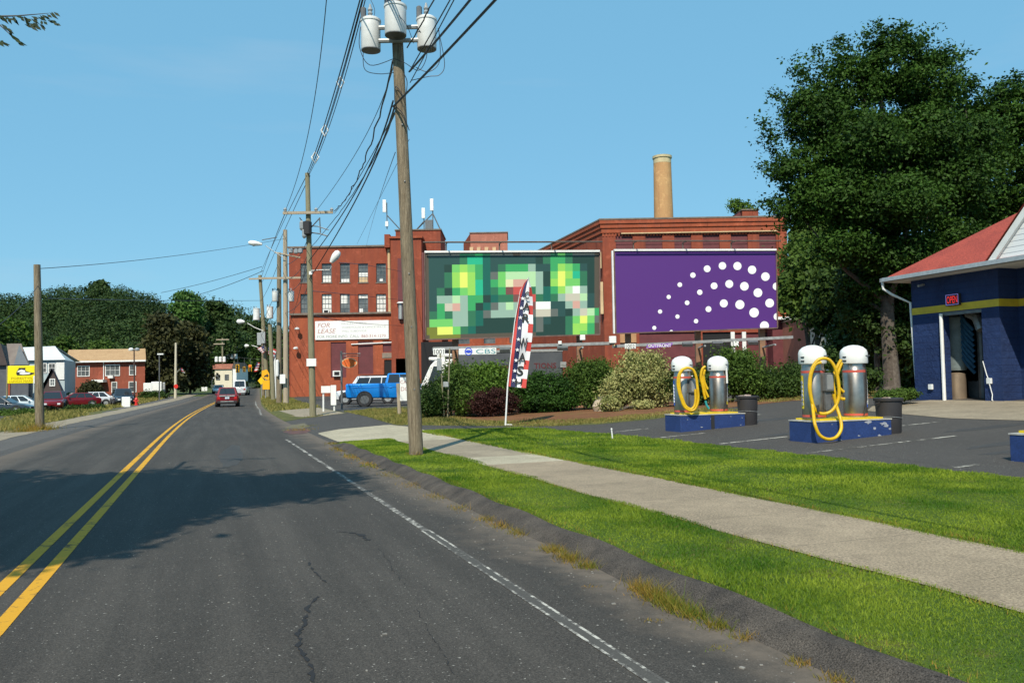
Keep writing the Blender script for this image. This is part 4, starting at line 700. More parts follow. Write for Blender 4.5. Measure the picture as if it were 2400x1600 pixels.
# second board
TL, TR, BR, BL = at(1410, 576, 40), at(1782, 575, 41.5), at(1785, 753, 41.5), at(1414, 766, 40)
bbB, n, xd, Q = billboard('purple billboard with arcs of white dots', TL, TR, BR, BL, None, [at(x, 700, 40.5).x for x in (1445, 1612, 1770)], at(1415, 798, 38.8), at(1822, 777, 40.6), 39)
def onq(u_, v_, d): return Q[0].lerp(Q[1], u_).lerp(Q[3].lerp(Q[2], u_), v_) + n * d
MB().add([onq(.0, .0, .015), onq(1, 0, .015), onq(1, 1, .015), onq(0, 1, .015)], [(0, 3, 2, 1)]).build('printed_sheet', m_purple, bbB)
m_dot = M('dot_white', (.85, .85, .85), r=.6)
for (zx, zy, rr) in ((920, 910, 28), (1033, 888, 31), (1145, 890, 34), (1255, 918, 35), (1356, 968, 36), (815, 957, 22), (719, 1027, 19), (638, 1117, 17), (575, 1224, 17), (533, 1343, 16), (865, 1083, 22), (971, 1036, 28), (1084, 1022, 33), (1197, 1039, 36), (1299, 1087, 37), (1388, 1163, 37), (772, 1160, 19), (701, 1261, 17), (929, 1207, 24), (1043, 1165, 33), (1163, 1174, 38), (1270, 1233, 40), (837, 1295, 18), (1348, 1330, 38), (656, 1372, 15), (1440, 1040, 32), (1445, 1262, 30)):
    px = (zx / 3.135 + 1360) * .98; py = (zy / 3.135 + 340) * .98; fu = (px - 1410 - 3 * (py - 576) / 180) / 372; fv = (py - (576 - (px - 1410) / 372)) / (190 - 11 * (px - 1410) / 372); rr *= .9; ru = rr / 3.135 * .98 / 372; rv = rr / 3.135 * .98 / 184
    pts = [(min(fu + ru * math.cos(a), .996), min(fv + rv * math.sin(a), .994)) for a in np.linspace(0, 6.283, 25)[:-1]]
    if fu - ru > 1: continue
    MB().add([onq(a, b, .022) for a, b in pts], [list(range(24))[::-1]]).build('white_dot', m_dot, bbB)
plate(bbB, 1435, 789, 1460, 801, 38.5, '1002', m_white, m_ink, .8, .75)
a, b = at(1484, 800, 38.4), at(1546, 787, 38.4); pk = MB(); pk.prism([(a.x, 38.4, a.z), (b.x - .12, 38.4, a.z + .06), (b.x, 38.4, b.z), (a.x + .06, 38.4, b.z - .06)], (0, .04, 0)); f = pk.build('name_plate', M('plate_purple', (.22, .06, .42)), bbB); text('OUTFRONT', ((a.x + b.x) / 2, 38.39, (a.z + b.z) / 2), (b.x - a.x) * .86, m_white, f, (b.z - a.z) * .62, bold=.02)
for (x, y, r_, par, Y) in ((1407, 780, 8, bbA, 38.5), (1338, 775, 6, bbA, 38.5), (1286, 787, 4, bbA, 38.2), (1690, 790, 6, bbB, 40)): p = at(x, y, Y); k = r_ * Y / 1960; MB().box(tuple(p), (2 * k, .2, 2 * k)).build('junction_box', m_white, par, bevel=.02)
for (x, Y, par) in ((1160, 37, bbA), (1290, 37.2, bbA), (1572, 38.8, bbB), (1640, 39.4, bbB), (1720, 39.8, bbB)):
    p = at(x, 802 - (x - 1150) * .03, Y); f = MB().tube([(p.x, Y + .1, p.z + .05), (p.x, Y - .6, p.z - .08)], .03, 5).build('floodlight_arm', m_steel, par); MB().box((p.x, Y - .65, p.z - .06), (.45, .2, .14), rx=.5).build('floodlight', m_grey, f)

# ------------------------------------------------------------------ utility poles
def curve(pts, k_=6):
    pts = [Vector(v) for v in pts]; q = []
    for i in range(len(pts) - 1):
        a, b, c, d = pts[max(i - 1, 0)], pts[i], pts[i + 1], pts[min(i + 2, len(pts) - 1)]
        for k in range(k_): s = k / k_; q.append(.5 * ((2 * b) + (c - a) * s + (2 * a - 5 * b + 4 * c - d) * s * s + (3 * b - a - 3 * c + d) * s ** 3))
    return q + [pts[-1]]
def pole(name, lab, base, top, r0, r1, mat, group='utility poles along the road', cat='utility pole'):
    base, top = Vector(base), Vector(top); base.z = gz(base.x, base.y); t = T(name, lab, cat, tuple(base), 0, group)
    MB().tube([base - Vector((0, 0, .2)), base.lerp(top, .5), top], [r0, (r0 + r1) / 2, r1], 16).build('pole', mat, t, smooth=True); return t
def insul(mb, p, s=1.): mb.lathe([(.02, 0), (.07 * s, .02), (.05 * s, .06), (.075 * s, .1), (.045 * s, .16), (.02, .2)], tuple(p), 8)
def can(par, p, r, h, dish=True):
    p = Vector(p); c = MB().lathe([(r * .96, 0), (r, .015), (r, h - .07), (r * 1.07, h - .06), (r * 1.07, h - .02), (r * .8, h + .02), (.03, h + .04)], tuple(p), 20).build('transformer', M('can_white', (.74, .75, .74), (.60, .61, .60), 3, .4), par, smooth=True)
    b = MB(); b.lathe([(.03, 0), (.055, .02), (.035, .06), (.055, .1), (.035, .14), (.055, .18), (.03, .24), (.02, .3)], (p.x, p.y - r * .3, p.z + h), 8); b.build('bushing', m_steel, c); b = MB()
    MB().lathe([(.04, 0), (.06, .02), (.06, .26), (.04, .28)], (p.x - r * .75, p.y, p.z + h - .02), 8).build('arrester', m_grey, c)
    MB().lathe([(r * .99, -.012), (r * .99, .004)], tuple(p), 20).build('base_rim', m_grey, c); return c
wP1 = at(957, 1045, 17.72); top1 = at(906, -60, 17.72)
p1 = pole('utility_pole', 'nearest weathered utility pole with three white transformers, in the kerb lawn', wP1, top1, .148, .112, m_wood)
def q1(y): a, b = at(957, 1045, 17.72), at(906, -60, 17.72); return a.lerp(b, (1045 - y) / 1105)
for x, y0, y1, dy, r in ((853, 118, 45, -.05, .205), (915, 100, 30, -.42, .225), (981, 115, 42, -.05, .205)):
    p = at(x, y0, 17.72); p.y += dy; h = (y0 - y1) * 17.72 / 1960; can(p1, p, r, h)
for y in (67, 97): a, b = at(872, y + 2, 17.7), at(962, y, 17.7); MB().tube([(a.x, 17.6, a.z), (b.x, 17.6, b.z)], .05, 8).build('bracket', m_steel, p1)
mb = MB(); c = q1(-35); mb.box((c.x, 17.58, c.z), (2.5, .1, .12), ry=.02); xa_ = mb.build('crossarm', m_woodp, p1)
mb = MB(); mb.tube(curve([at(855, 48, 17.6), at(860, 20, 17.6), at(835, -30, 17.6)]), .006, 5); mb.tube(curve([at(828, 62, 17.6), at(826, 110, 17.6), at(850, 150, 17.6), at(905, 135, 17.6)]), .008, 5); mb.tube(curve([at(834, 120, 17.6), at(838, 160, 17.6), at(870, 170, 17.6), at(905, 167, 17.6)]), .008, 5)
mb.tube(curve([at(1006, 65, 17.6), at(1021, 145, 17.6), at(1010, 172, 17.6), at(985, 176, 17.6), at(945, 185, 17.7)]), .008, 5); mb.tube(curve([at(1008, 70, 17.6), at(1010, 140, 17.6), at(985, 165, 17.6), at(955, 155, 17.7)]), .008, 5); mb.tube(curve([at(905, 135, 17.5), at(930, 145, 17.5), at(962, 162, 17.5), at(980, 130, 17.5), at(975, 90, 17.5), at(955, 60, 17.5)]), .008, 5)
mb.tube(curve([at(928, 170, 17.55), at(935, 190, 17.55), at(930, 225, 17.55), at(920, 210, 17.55), at(908, 200, 17.55), at(908, 240, 17.55), at(925, 262, 17.55), at(940, 300, 17.6)]), .010, 5); mb.tube(curve([at(915, 35, 17.1), at(935, 60, 17.1), at(950, 100, 17.4)]), .006, 5); mb.build('jumper_wires', m_wire, p1)
mb = MB()
for y in (300, 430, 640, 760, 900): c = q1(y); mb.lathe([(.012, 0), (.018, .02), (.012, .04)], (c.x + .03, c.y - .13, c.z), 6)
mb.b2((0, 0, 0), (0, 0, 0)) if 0 else None
mb.build('pole_bolts', m_grey, p1)
# second pole
b_ = at(719, 958, 41.84); t_ = at(706, 398, 41.84); p2 = pole('utility_pole', 'second utility pole, greenish wood, with angled street lamp and white placard', b_, t_, .165, .115, m_woodg)
def q2(y): return b_.lerp(t_, (958 - y) / 560)
a, b = at(650, 487, 41.6), at(765, 490, 41.6); f = MB().box(((a.x + b.x) / 2, 41.6, (a.z + b.z) / 2), (b.x - a.x, .1, .13)).build('crossarm', m_woodp, p2); 
for x in (655, 726, 762): p = at(x, 486, 41.6); m_ = MB(); insul(m_, p, 1.3); m_.build('insulator', m_steel, f)
m_ = MB(); m_.tube([at(688, 500, 41.6), tuple(q2(530))], .03, 5); m_.tube([at(735, 500, 41.6), tuple(q2(530))], .03, 5); m_.build('brace', m_grey, f)
m_ = MB(); m_.tube([tuple(q2(520)), at(730, 520, 41.5), at(755, 528, 41.5)], .025, 5); m_.tube([tuple(q2(535)), at(735, 537, 41.5), at(752, 542, 41.5)], .03, 5); m_.tube([at(734, 500, 41.5), at(736, 535, 41.5)], .03, 5); m_.build('switch_gear', m_grey, p2)
for x, y in ((693, 520), (699, 538)): p = at(x, y, 41.5); MB().lathe([(.05, -.2), (.11, -.1), (.11, .2), (.06, .28)], tuple(p), 8).build('cutout_fuse', m_steel, p2)
p = q2(528); MB().lathe([(.1, -.35), (.22, -.3), (.22, .3), (.1, .36)], (p.x, p.y - .28, p.z), 12).build('cable_spool', m_black, p2)
def lamp(par, pts, head0, head1, Y, r=.035, w_=.16):
    f = MB().tube([at(*q, Y) for q in pts], r, 6).build('lamp_arm', m_steel, par); a, b = at(*head0, Y), at(*head1, Y); d = b - a
    prof = [(0, .4), (.25, .75), (.55, 1.), (.85, .9), (1, .45)]; m_ = MB(); m_.tube([a + d * t for t, _ in prof], [w_ * k for _, k in prof], 10); h = m_.build('lamp_head', m_white, f, smooth=True)
    c = a + d * .62; m_ = MB().lathe([(.04, -w_ * 1.15), (w_ * .7, -w_ * .85), (w_ * .8, -w_ * .3)], tuple(c), 10); m_.build('lens', M('lamp_glass', (.35, .36, .35), r=.2), h); return f
lamp(p2, [(714, 622), (735, 620), (757, 620), (762, 612)], (760, 603), (779, 577), 41.5, .03, .19)
p = at(715, 832, 41.6); MB().box((p.x, 41.62, p.z), (.47, .03, .37)).build('placard', m_white, p2); p = at(714, 627, 41.6); MB().box((p.x, 41.6, p.z), (.16, .1, .16)).build('meter_box', m_white, p2)
# further poles
b_, t_ = at(657, 925, 70), at(655, 528, 70); p3 = pole('utility_pole', 'pale new-wood pole before the mill corner, its lamp reaching left over the road', b_, t_, .235, .17, m_woodp)
lamp(p3, [(652, 592), (625, 575), (610, 564)], (602, 561), (571, 557), 69.6, .035, .22); f = MB(); a, b = at(592, 637, 69.6), at(691, 640, 69.6); f = MB().box(((a.x + b.x) / 2, 69.6, (a.z + b.z) / 2), (b.x - a.x, .12, .16)).build('crossarm', m_woodp, p3)
m_ = MB(); m_.tube([at(636, 545, 69.6), at(602, 551, 69.6)], .04, 5); m_.build('stay_rod', m_grey, p3)
a, b = at(632, 580, 69.8), at(690, 592, 69.8); m_ = MB(); m_.tube([a, b], .07, 6); g_ = m_.build('upper_arm', m_woodp, p3)
for x, y in ((668, 578), (680, 579), (690, 578)): p = at(x, y, 69.7); MB().lathe([(.08, -.15), (.2, -.08), (.2, .2), (.08, .27)], tuple(p), 8).build('insulator', m_steel, g_)
p = at(649, 870, 69.5); MB().box(tuple(p), (.45, .03, .75)).build('notice', m_white, p3)
b_, t_ = at(641, 924, 73), at(641, 580, 73); p3b = pole('utility_pole', 'brown utility pole close behind the pale one, carrying two transformers', b_, t_, .25, .17, m_wood)
for x in (632, 669): p = at(x, 692, 72.6); can(p3b, p, .24 if x > 640 else .26, .85)
p = at(637, 845, 72.6); MB().lathe([(.1, -.7), (.13, -.6), (.13, .6), (.08, .7)], tuple(p), 8).build('riser_cover', m_white, p3b)
b_, t_ = at(616, 914, 105), at(597, 632, 105); p4 = pole('utility_pole', 'dark leaning utility pole with two transformers by the yellow signs', b_, t_, .27, .2, m_woodg)
for x, y in ((589, 735), (620, 731)): p = at(x, y, 104.6); can(p4, p, .4, 1.45)
lamp(p4, [(605, 760), (585, 752), (568, 742)], (562, 739), (544, 738), 104.6, .06, .3)
p = at(605, 775, 104.6); MB().box(tuple(p), (.5, .3, 1.4)).build('control_box', m_steel, p4); p = at(596, 778, 104.6); MB().box(tuple(p), (.5, .3, 1.5)).build('control_box', m_steel, p4)
f = MB(); a, b = at(596, 640, 104.6), at(600, 640, 104.6); MB().box((a.x, 104.6, a.z), (2.6, .16, .18)).build('crossarm', m_woodp, p4)
b_, t_ = at(628, 916, 88), at(620, 745, 88); pole('utility_pole', 'short greenish pole stub just left of the white flagpole', b_, t_, .24, .2, m_woodg)
b_, t_ = at(605, 914, 120), at(603, 720, 120); p5 = pole('utility_pole', 'thin dark pole behind the leaning one, lamp arm at left', b_, t_, .22, .18, m_wood)
lamp(p5, [(602, 806), (592, 797), (578, 793)], (572, 794), (562, 794), 119.6, .06, .25)
for (x, y0, y1, Y, r_, arms, lab) in ((511, 900, 776, 190, .2, ((497, 526, 780), (488, 516, 790)), 'distant pole with a pale crossarm above the cream building'), (538, 900, 795, 210, .2, ((528, 546, 797), (526, 551, 806), (520, 545, 815)), 'distant pole with three stacked crossarms left of the traffic lights')):
    b_, t_ = at(x, y0, Y), at(x, y1, Y); pp = pole('utility_pole', lab, b_, t_, r_, .17, m_woodg)
    for (xa_, xb_, yy) in arms: a, b = at(xa_, yy, Y - .4), at(xb_, yy, Y - .4); MB().box(((a.x + b.x) / 2, Y - .4, a.z), (b.x - a.x, .25, .22)).build('crossarm', m_woodp, pp)
    for k_ in (0, 1, 2): p = at(x - 14 + k_ * 9, 825 if Y < 200 else 818, Y - .5); MB().lathe([(.3, -.6), (.35, -.5), (.35, .5), (.2, .6)], tuple(p), 8).build('transformer', m_white, pp)
# left-hand pole
b_, t_ = at(92, 990, 33.9), at(85, 608, 33.9); pL = pole('utility_pole', 'lone bare utility pole on the left verge by the yellow sign', b_, t_, .17, .125, m_wood)

# ------------------------------------------------------------------ wires
def wire(pts, r=.012, sag=0, lab='black overhead cable', group='overhead cables', n=24, wav=0., name='overhead_cable', mat=None):
    P0, P2 = Vector(pts[0]), Vector(pts[-1]); out = []
    for i in range(n + 1):
        t = i / n
        if len(pts) == 3:
            M_ = Vector(pts[1]); tm = (M_.y - P0.y) / (P2.y - P0.y) if abs(P2.y - P0.y) > 1 else .5; tm = min(max(tm, .15), .85)
            L0 = (t - tm) * (t - 1) / (tm); L1 = t * (t - 1) / (tm * (tm - 1)); L2 = t * (t - tm) / (1 - tm); p = P0 * L0 + M_ * L1 + P2 * L2
        else: p = P0.lerp(P2, t) - Vector((0, 0, sag * 4 * t * (1 - t)))
        if wav and 0 < i < n: p = p + Vector((random.uniform(-1, 1), 0, random.uniform(-1, 1))) * wav
        out.append(p)
    o = MB().tube(out, r, 5).build(name, mat or m_wire); tag(o, lab, 'cable', group); return o
back = lambda p, z=None: Vector((6.3 + (p.x + 2), -6.5, z if z else p.z))       # towards the previous pole behind the viewpoint
def ext(a, b, k=.9): return b + (b - a) * k
t2 = at(706, 400, 41.8)
A = at(656, 482, 41.6); B = at(703, 330, 30.5); Cc = at(750, 0, 19.5); wire([A, B, Cc], .012, lab='leftmost thin cable rising from the second pole crossarm out of the frame top'); wire([Cc, ext(B, Cc, 1.2)], .012, .1, lab='upper end of the leftmost thin cable beyond the frame top')
for dx, s, z in ((0, 'thickest leftmost', 0), (7, 'second from right', 1), (12, 'rightmost', 2), (5, 'second from left', 3)):
    A = at(706 + dx * .4, 398 + z, 41.8); B = at(741 + dx, 300, 31.5); Cc = at(827 + dx, 0, 19); wire([A, B, Cc], .013 if z else .018, lab=s + ' cable of the spacer bundle, running to the second pole top', group='bundled spacer cables'); wire([Cc, Cc + (Cc - B) * .5], .014, lab='upper end of the ' + s + ' cable of the spacer bundle', group='bundled spacer cables')
for x, y, Y in ((780, 190, 26), (744, 300, 31.3), (722, 362, 37.5)):
    p = at(x + 2, y, Y); m_ = MB(); s_ = .0042 * Y
    m_.tube([(p.x - s_, p.y, p.z), (p.x, p.y, p.z + 1.6 * s_), (p.x + s_, p.y, p.z), (p.x, p.y, p.z - 1.6 * s_), (p.x - s_, p.y, p.z)], .0010 * Y, 5); o = m_.build('cable_spacer', m_white); tag(o, {190: 'highest white diamond spacer clipped on the cable bundle', 300: 'middle white diamond spacer on the cable bundle', 362: 'lowest white diamond spacer, nearest the second pole top'}[y], 'cable spacer', 'white cable spacers')
wire([at(730, 480, 41.6), at(830, 330, 30), at(915, 105, 17.8)], .011, lab='cable from the middle crossarm insulator of pole two to the transformers')
wire([at(768, 485, 41.6), at(800, 460, 36), at(858, 330, 25), ][:1] + [at(845, 350, 26), at(902, 140, 17.8)], .02, wav=.035, n=40, lab='wavy twisted service cable between the two near poles')
wire([at(709, 600, 41.7), at(800, 470, 31), at(903, 232, 17.7)], .02, lab='thick black cable to pole two, upper of the lower pair'); wire([at(711, 640, 41.7), at(822, 450, 29), at(908, 240, 17.7)], .022, lab='thick black cable to pole two, lower of the lower pair')
wire([at(712, 570, 41.7), at(775, 495, 34), at(912, 245, 17.7)], .013, wav=.012, n=30, lab='thin black cable above the thick pair between the two near poles')
wire([at(768, 490, 41.6), at(795, 455, 33), at(910, 252, 17.7)], .011, lab='thin cable from the right crossarm end to the nearest pole')
for x, y, Y, lab in ((1158, -22, 11, 'thickest black cable crossing the top right of the nearest pole'), (1100, -25, 12, 'second thick cable rising right from the nearest pole')):
    A = at(903 if x > 1120 else 940, 245 if x > 1120 else 165, 17.7); wire([A, at(x, y, Y)], .022, .02, lab=lab); B = at(x, y, Y); wire([B, B + (B - A) * 1.3], .022, .02, lab='end of a ' + lab)
wire([at(940, 165, 17.8), at(1000, 60, 15.5), at(1045, -20, 13.5)], .012, lab='thin cable right of the rightmost transformer'); wire([at(935, 110, 17.6), at(965, 60, 16.5), at(1003, -20, 14.5)], .014, wav=.01, lab='kinked cable in front of the rightmost transformer')
wire([at(942, 190, 17.8), at(985, 110, 15.5), at(1048, -10, 13)], .01, lab='thin cable touching the right transformer')
wire([at(940, 320, 17.8), at(890, 420, 25), at(820, 560, 45)], .006, lab='faintest thin cable dropping left behind the nearest pole'); wire([at(908, 350, 17.9), at(870, 460, 40), at(840, 570, 96)], .009, lab='faint cable dropping to the mill roof behind the nearest pole')
for k_, (x, y, x2, y2) in enumerate(((655, 490, 611, 600), (704, 404, 609, 590), (712, 404, 613, 612))): wire([at(x, y, 41.7), at((x + x2) / 2 - 6, (y + y2) / 2 + 14, 66), at(x2 - 10, y2 + 35, 104.5)], .02, lab=('leftmost', 'middle', 'rightmost')[k_] + ' cable of the bundle from pole two back to the leaning pole', group='bundled far cables')
for y in (540, 575, 605, 650): wire([at(709, y, 41.8), at(680, y + 55, 58), at(650, y + 70, 72.5)], .018, lab={540: 'highest', 575: 'second highest', 605: 'second lowest', 650: 'lowest'}[y] + ' communication cable from pole two back to the brown pole', group='lower far cables')
for y0, y1 in ((600, 690), (650, 740), (690, 770)): wire([at(641, y0, 73), at(600, y1, 104.5)], .02, .3, lab={600: 'highest', 650: 'middle', 690: 'lowest'}[y0] + ' cable between the brown pole and the leaning pole', group='lower far cables')
wire([at(88, 617, 33.9), at(330, 596, 46), at(655, 548, 70)], .014, lab='long service cable crossing the road from the lone left pole'); wire([at(602, 612, 104), at(370, 672, 120)], .03, .2, lab='upper distant cable slanting down left toward the hill'); wire([at(604, 622, 104), at(450, 678, 120)], .035, .2, lab='lower distant cable slanting down left toward the hill')
wire([at(88, 655, 33.9), at(40, 710, 30), at(-60, 790, 26)], .012, lab='cable dropping left from the lone left pole'); wire([at(110, 685, 34), at(370, 690, 60), at(600, 690, 104)], .02, lab='faint low cable crossing the hill to the leaning pole')
wire([at(779, 604, 41.8), at(860, 612, 70), at(945, 628, 97)], .02, lab='cable from the angled lamp to the stair tower'); wire([at(712, 668, 41.8), at(820, 678, 70), at(935, 690, 97)], .02, lab='middle cable from pole two across the mill front'); wire([at(714, 722, 41.8), at(830, 742, 70), at(925, 748, 97)], .02, lab='lowest cable from pole two across the mill front')
wire([at(712, 560, 41.8), at(680, 700, 72), at(660, 760, 98)], .02, lab='cable dropping from pole two to the mill corner, left of the windows')

# ------------------------------------------------------------------ planting bed
def sb(x, y, Y): p = at(x, y, Y); return (p.x, p.y, gz(p.x, p.y))
Q_ = 'shrubs in the planting bed'
def bush(name, lab, bx, Y, blobs, nc, nl, size, sig, mat, cat='shrub', **k): b = sb(bx, 900, Y); return shrub(name, lab, b, [DB(*q) for q in blobs], nc, nl, size, sig, mat, Q_, cat=cat, **k)
bush('evergreen_shrub', 'round dark green evergreen mound right of the feather flag', 1250, 36.5, [(1248, 898, 36.5, 74, 62, 46), (1210, 912, 36.2, 42, 42, 34), (1292, 912, 36.2, 38, 40, 34), (1250, 922, 35.8, 66, 40, 24)], 900, 42, .075, .13, l_yew, droop=.5)
bush('barberry_shrub', 'low dark burgundy shrub left of the feather flag pole', 1128, 34.3, [(1105, 926, 34.3, 30, 30, 27), (1140, 922, 34.3, 34, 34, 32), (1168, 922, 34.8, 20, 25, 26)], 340, 36, .06, .12, l_red)
bush('juniper_shrub', 'dark green spiky shrub just right of the nearest pole', 1000, 34.3, [(998, 925, 34.3, 36, 40, 32), (1018, 895, 35, 24, 26, 30), (985, 905, 35, 16, 20, 28)], 340, 36, .08, .16, l_dark)
bush('leafy_shrub', 'mixed green shrub behind the two thin sign posts', 1055, 35.5, [(1052, 885, 35.5, 36, 40, 36), (1065, 920, 35, 42, 40, 32), (1045, 855, 36, 22, 24, 22)], 360, 34, .085, .23, l_mid)
bush('leafy_shrub', 'bright green leafy shrub under the name plate of the green billboard', 1120, 36.2, [(1122, 872, 36.2, 38, 40, 34), (1148, 872, 36.4, 28, 30, 34), (1100, 862, 36.2, 22, 24, 24), (1125, 895, 36, 40, 34, 30)], 360, 32, .10, .24, l_bright)
bush('leafy_shrub', 'green shrub left of the variegated shrub, between the two billboards', 1350, 36.9, [(1330, 862, 36.9, 26, 30, 30), (1362, 868, 36.9, 32, 32, 38), (1385, 850, 36.9, 24, 24, 22), (1345, 905, 36.5, 26, 30, 26)], 360, 34, .09, .23, l_mid)
bush('variegated_shrub', 'large cream variegated shrub under the purple billboard', 1470, 34.8, [(1470, 872, 34.8, 62, 50, 44), (1490, 838, 35, 34, 34, 26), (1425, 898, 34.8, 38, 36, 34), (1518, 898, 34.8, 28, 34, 36), (1455, 828, 35, 26, 24, 18)], 640, 34, .085, .2, l_var, droop=.1)
bush('variegated_shrub', 'small cream variegated shrub at the grass edge, right of the evergreen mound', 1405, 33.4, [(1400, 930, 33.4, 22, 24, 22), (1478, 932, 33.6, 22, 22, 14)], 130, 30, .07, .10, l_var, droop=.1)
bush('leafy_shrub', 'dark green hedge shrub seen between the two vacuums of the far island', 1600, 34, [(1590, 895, 34, 40, 36, 40), (1560, 882, 34.5, 26, 30, 34), (1625, 880, 34, 28, 30, 42)], 320, 36, .09, .17, l_dark)
bush('leafy_shrub', 'tall fresh green shrub right behind the far island vacuum', 1690, 35, [(1690, 862, 35, 26, 28, 46), (1708, 832, 35.5, 22, 26, 26), (1672, 815, 35.5, 12, 14, 14), (1725, 878, 35, 32, 30, 32)], 360, 34, .10, .22, l_mid)
bush('hedge_shrub', 'broad dark hedge between the two vacuum islands', 1780, 35.5, [(1765, 878, 35.5, 38, 40, 30), (1808, 874, 35.5, 40, 40, 32), (1845, 868, 36, 34, 36, 34), (1780, 890, 35, 50, 40, 22)], 560, 34, .09, .24, l_dark)
bush('leafy_shrub', 'low green shrub behind the left vacuum of the near island', 1900, 34, [(1900, 840, 34, 30, 30, 34), (1920, 870, 34, 30, 30, 30), (1975, 870, 34, 40, 36, 24)], 240, 32, .10, .18, l_dark)
bush('grassy_shrub', 'low rounded grassy green shrub beside the car wash wall', 2050, 26.5, [(2048, 908, 26.5, 38, 34, 11), (2075, 905, 26.7, 28, 30, 12)], 220, 34, .06, .07, l_mid, cat='shrub')
p = sb(1380, 925, 34.2); t = T('field_stone', 'pale rounded boulder beside the variegated shrub', 'boulder', p); me = MB(); me.lathe([(.05, -.1), (.3, 0), (.36, .2), (.25, .42), (.05, .5)], p, 9); o = me.build('rock', M('pale_rock', (.5, .4, .3), (.36, .28, .2), 4), t, smooth=True)
# twin post small sign, white notice, stake
p = sb(1026, 955, 34); t = T('post_sign', 'edge-on grey sign panel on two thin converging posts in front of the shrubs', 'sign', p)
MB().tube([at(1020, 955, 34), at(1011, 812, 34)], .03, 6).build('post', m_woodg, t); MB().tube([at(1028, 962, 34), at(1033, 800, 34)], .03, 6).build('post', m_woodg, t); a, b = at(1004, 850, 33.9), at(1014, 822, 33.9); MB().b2((a.x, 33.85, a.z), (b.x, 33.93, b.z)).build('panel', m_steel, t); a, b = at(1018, 888, 33.9), at(1030, 876, 33.9); MB().b2((a.x, 33.87, a.z), (b.x, 33.93, b.z)).build('tag_plate', m_steel, t)
p = sb(918, 955, 37); t = T('post_sign', 'white handwritten sign board on a wooden post beside the blue pickup', 'sign', p)
MB().tube([(p[0], 37, p[2] - .1), tuple(at(914, 880, 37))], .08, 8).build('post', m_woodp, t); a, b = at(919, 920, 36.9), at(942, 866, 36.9); pn = MB().b2((a.x, 36.86, a.z), (b.x, 36.9, b.z)).build('panel', m_white, t)
text('CAR', ((a.x + b.x) / 2, 36.855, b.z - .2), .4, m_tr, pn); text('DO', ((a.x + b.x) / 2, 36.855, b.z - .5), .35, m_tr, pn)
p = sb(1407, 1005, 20.9); t = tag(MB().tube([tuple(p), (p[0] - .02, p[1], p[2] + .24)], .016, 8).lathe([(.02, 0), (.024, .02), (.01, .04)], (p[0] - .02, p[1], p[2] + .235), 8).build('marker_stake', m_white), 'short white marker stake at the lawn edge by the vacuum lot', 'stake')
# feather banner
fb = T('feather_banner', 'tall patriotic feather banner lettered CAR WASH on a thin pole', 'banner', sb(1161, 977, 28.7)); Yf = 28.7
MB().tube([at(1161, 977, Yf), at(1163, 940, Yf), at(1166, 885, Yf), at(1172, 830, Yf), at(1182, 740, Yf), at(1195, 668, Yf), at(1213, 638, Yf)], [.03, .028, .026, .02, .015, .01, .006], 8).build('pole', m_white, fb)
p = at(1163, 977, Yf); MB().tube([(p.x - .02, p.y, p.z + .03), (p.x + .2, p.y, p.z + .02)], .025, 6).build('foot_spike', m_steel, fb)
ty = [887, 860, 830, 800, 770, 740, 710, 685, 665, 650, 641]; lx = [1166, 1169, 1172.5, 1176, 1179, 1182, 1186, 1191, 1197, 1204, 1211.5]; rx = [1208, 1211, 1215, 1219, 1222.5, 1224.5, 1224, 1223.5, 1222, 1219.5, 1214.5]
def fbp(f, y, d=0.): l_, r_ = np.interp(-y, [-v for v in ty], lx), np.interp(-y, [-v for v in ty], rx); return at(l_ + (r_ - l_) * f, y + 4 * f * (y > 640), Yf - d + .03 * math.sin(f * 6 + y * .02) + .05 * math.sin(y * .045 + f * 2))
ban = {}
def patch(key, f0, f1, y0, y1, d=0.):
    mb = ban.setdefault(key, MB()); n_ = max(1, int(abs(y1 - y0) / 9)); nf = max(1, int((f1 - f0) * 12)); vs = [fbp(f0 + (f1 - f0) * i / nf, y0 + (y1 - y0) * j / n_, d) for j in range(n_ + 1) for i in range(nf + 1)]
    mb.add(vs, [(j * (nf + 1) + i, j * (nf + 1) + i + 1, (j + 1) * (nf + 1) + i + 1, (j + 1) * (nf + 1) + i) for j in range(n_) for i in range(nf)])
F_ = lambda y: 1.
patch('red', 0, .16, 887, 641); patch('navy', .16, .42, 887, 641); patch('white', .42, .74, 887, 641)
yy = 887.; k_ = 0
while yy > 655: patch('red' if k_ % 2 == 0 else 'white', .74, 1, yy, yy - 21); yy -= 21; k_ += 1
patch('white', .74, 1, yy, 641)
cl = dict(red=M('flag_red', (.55, .05, .04), (.45, .04, .035), 3, .7), navy=M('flag_navy', (.02, .025, .09), r=.7), white=M('flag_white', (.78, .78, .80), (.68, .68, .72), 2, .7))
for k, v in ban.items(): v.build({'red': 'red_fabric', 'navy': 'star_field', 'white': 'white_fabric'}[k], cl[k], fb, smooth=True)
for y in (872, 850, 826, 802, 778, 752, 728, 706, 684):
    c = fbp(.29, y, .03); r_ = .075; mb = MB(); mb.add([(c.x + (r_ if i % 2 == 0 else r_ * .42) * math.sin(i * math.pi / 5), c.y, c.z + (r_ if i % 2 == 0 else r_ * .42) * math.cos(i * math.pi / 5)) for i in range(10)], [list(range(10))]); mb.build('star', cl['white'], fb)
for s, y, w_, h_ in (('C', 676, .15, .26), ('A', 701, .24, .29), ('R', 728, .24, .29), ('W', 785, .28, .34), ('A', 818, .25, .30), ('S', 849, .24, .33), ('H', 876, .26, .27)):
    c = fbp(.58, y, .055); text(s, c, w_, m_ink, fb, h_, xdir=(1, .0, -.06), italic=.12, bold=.02)

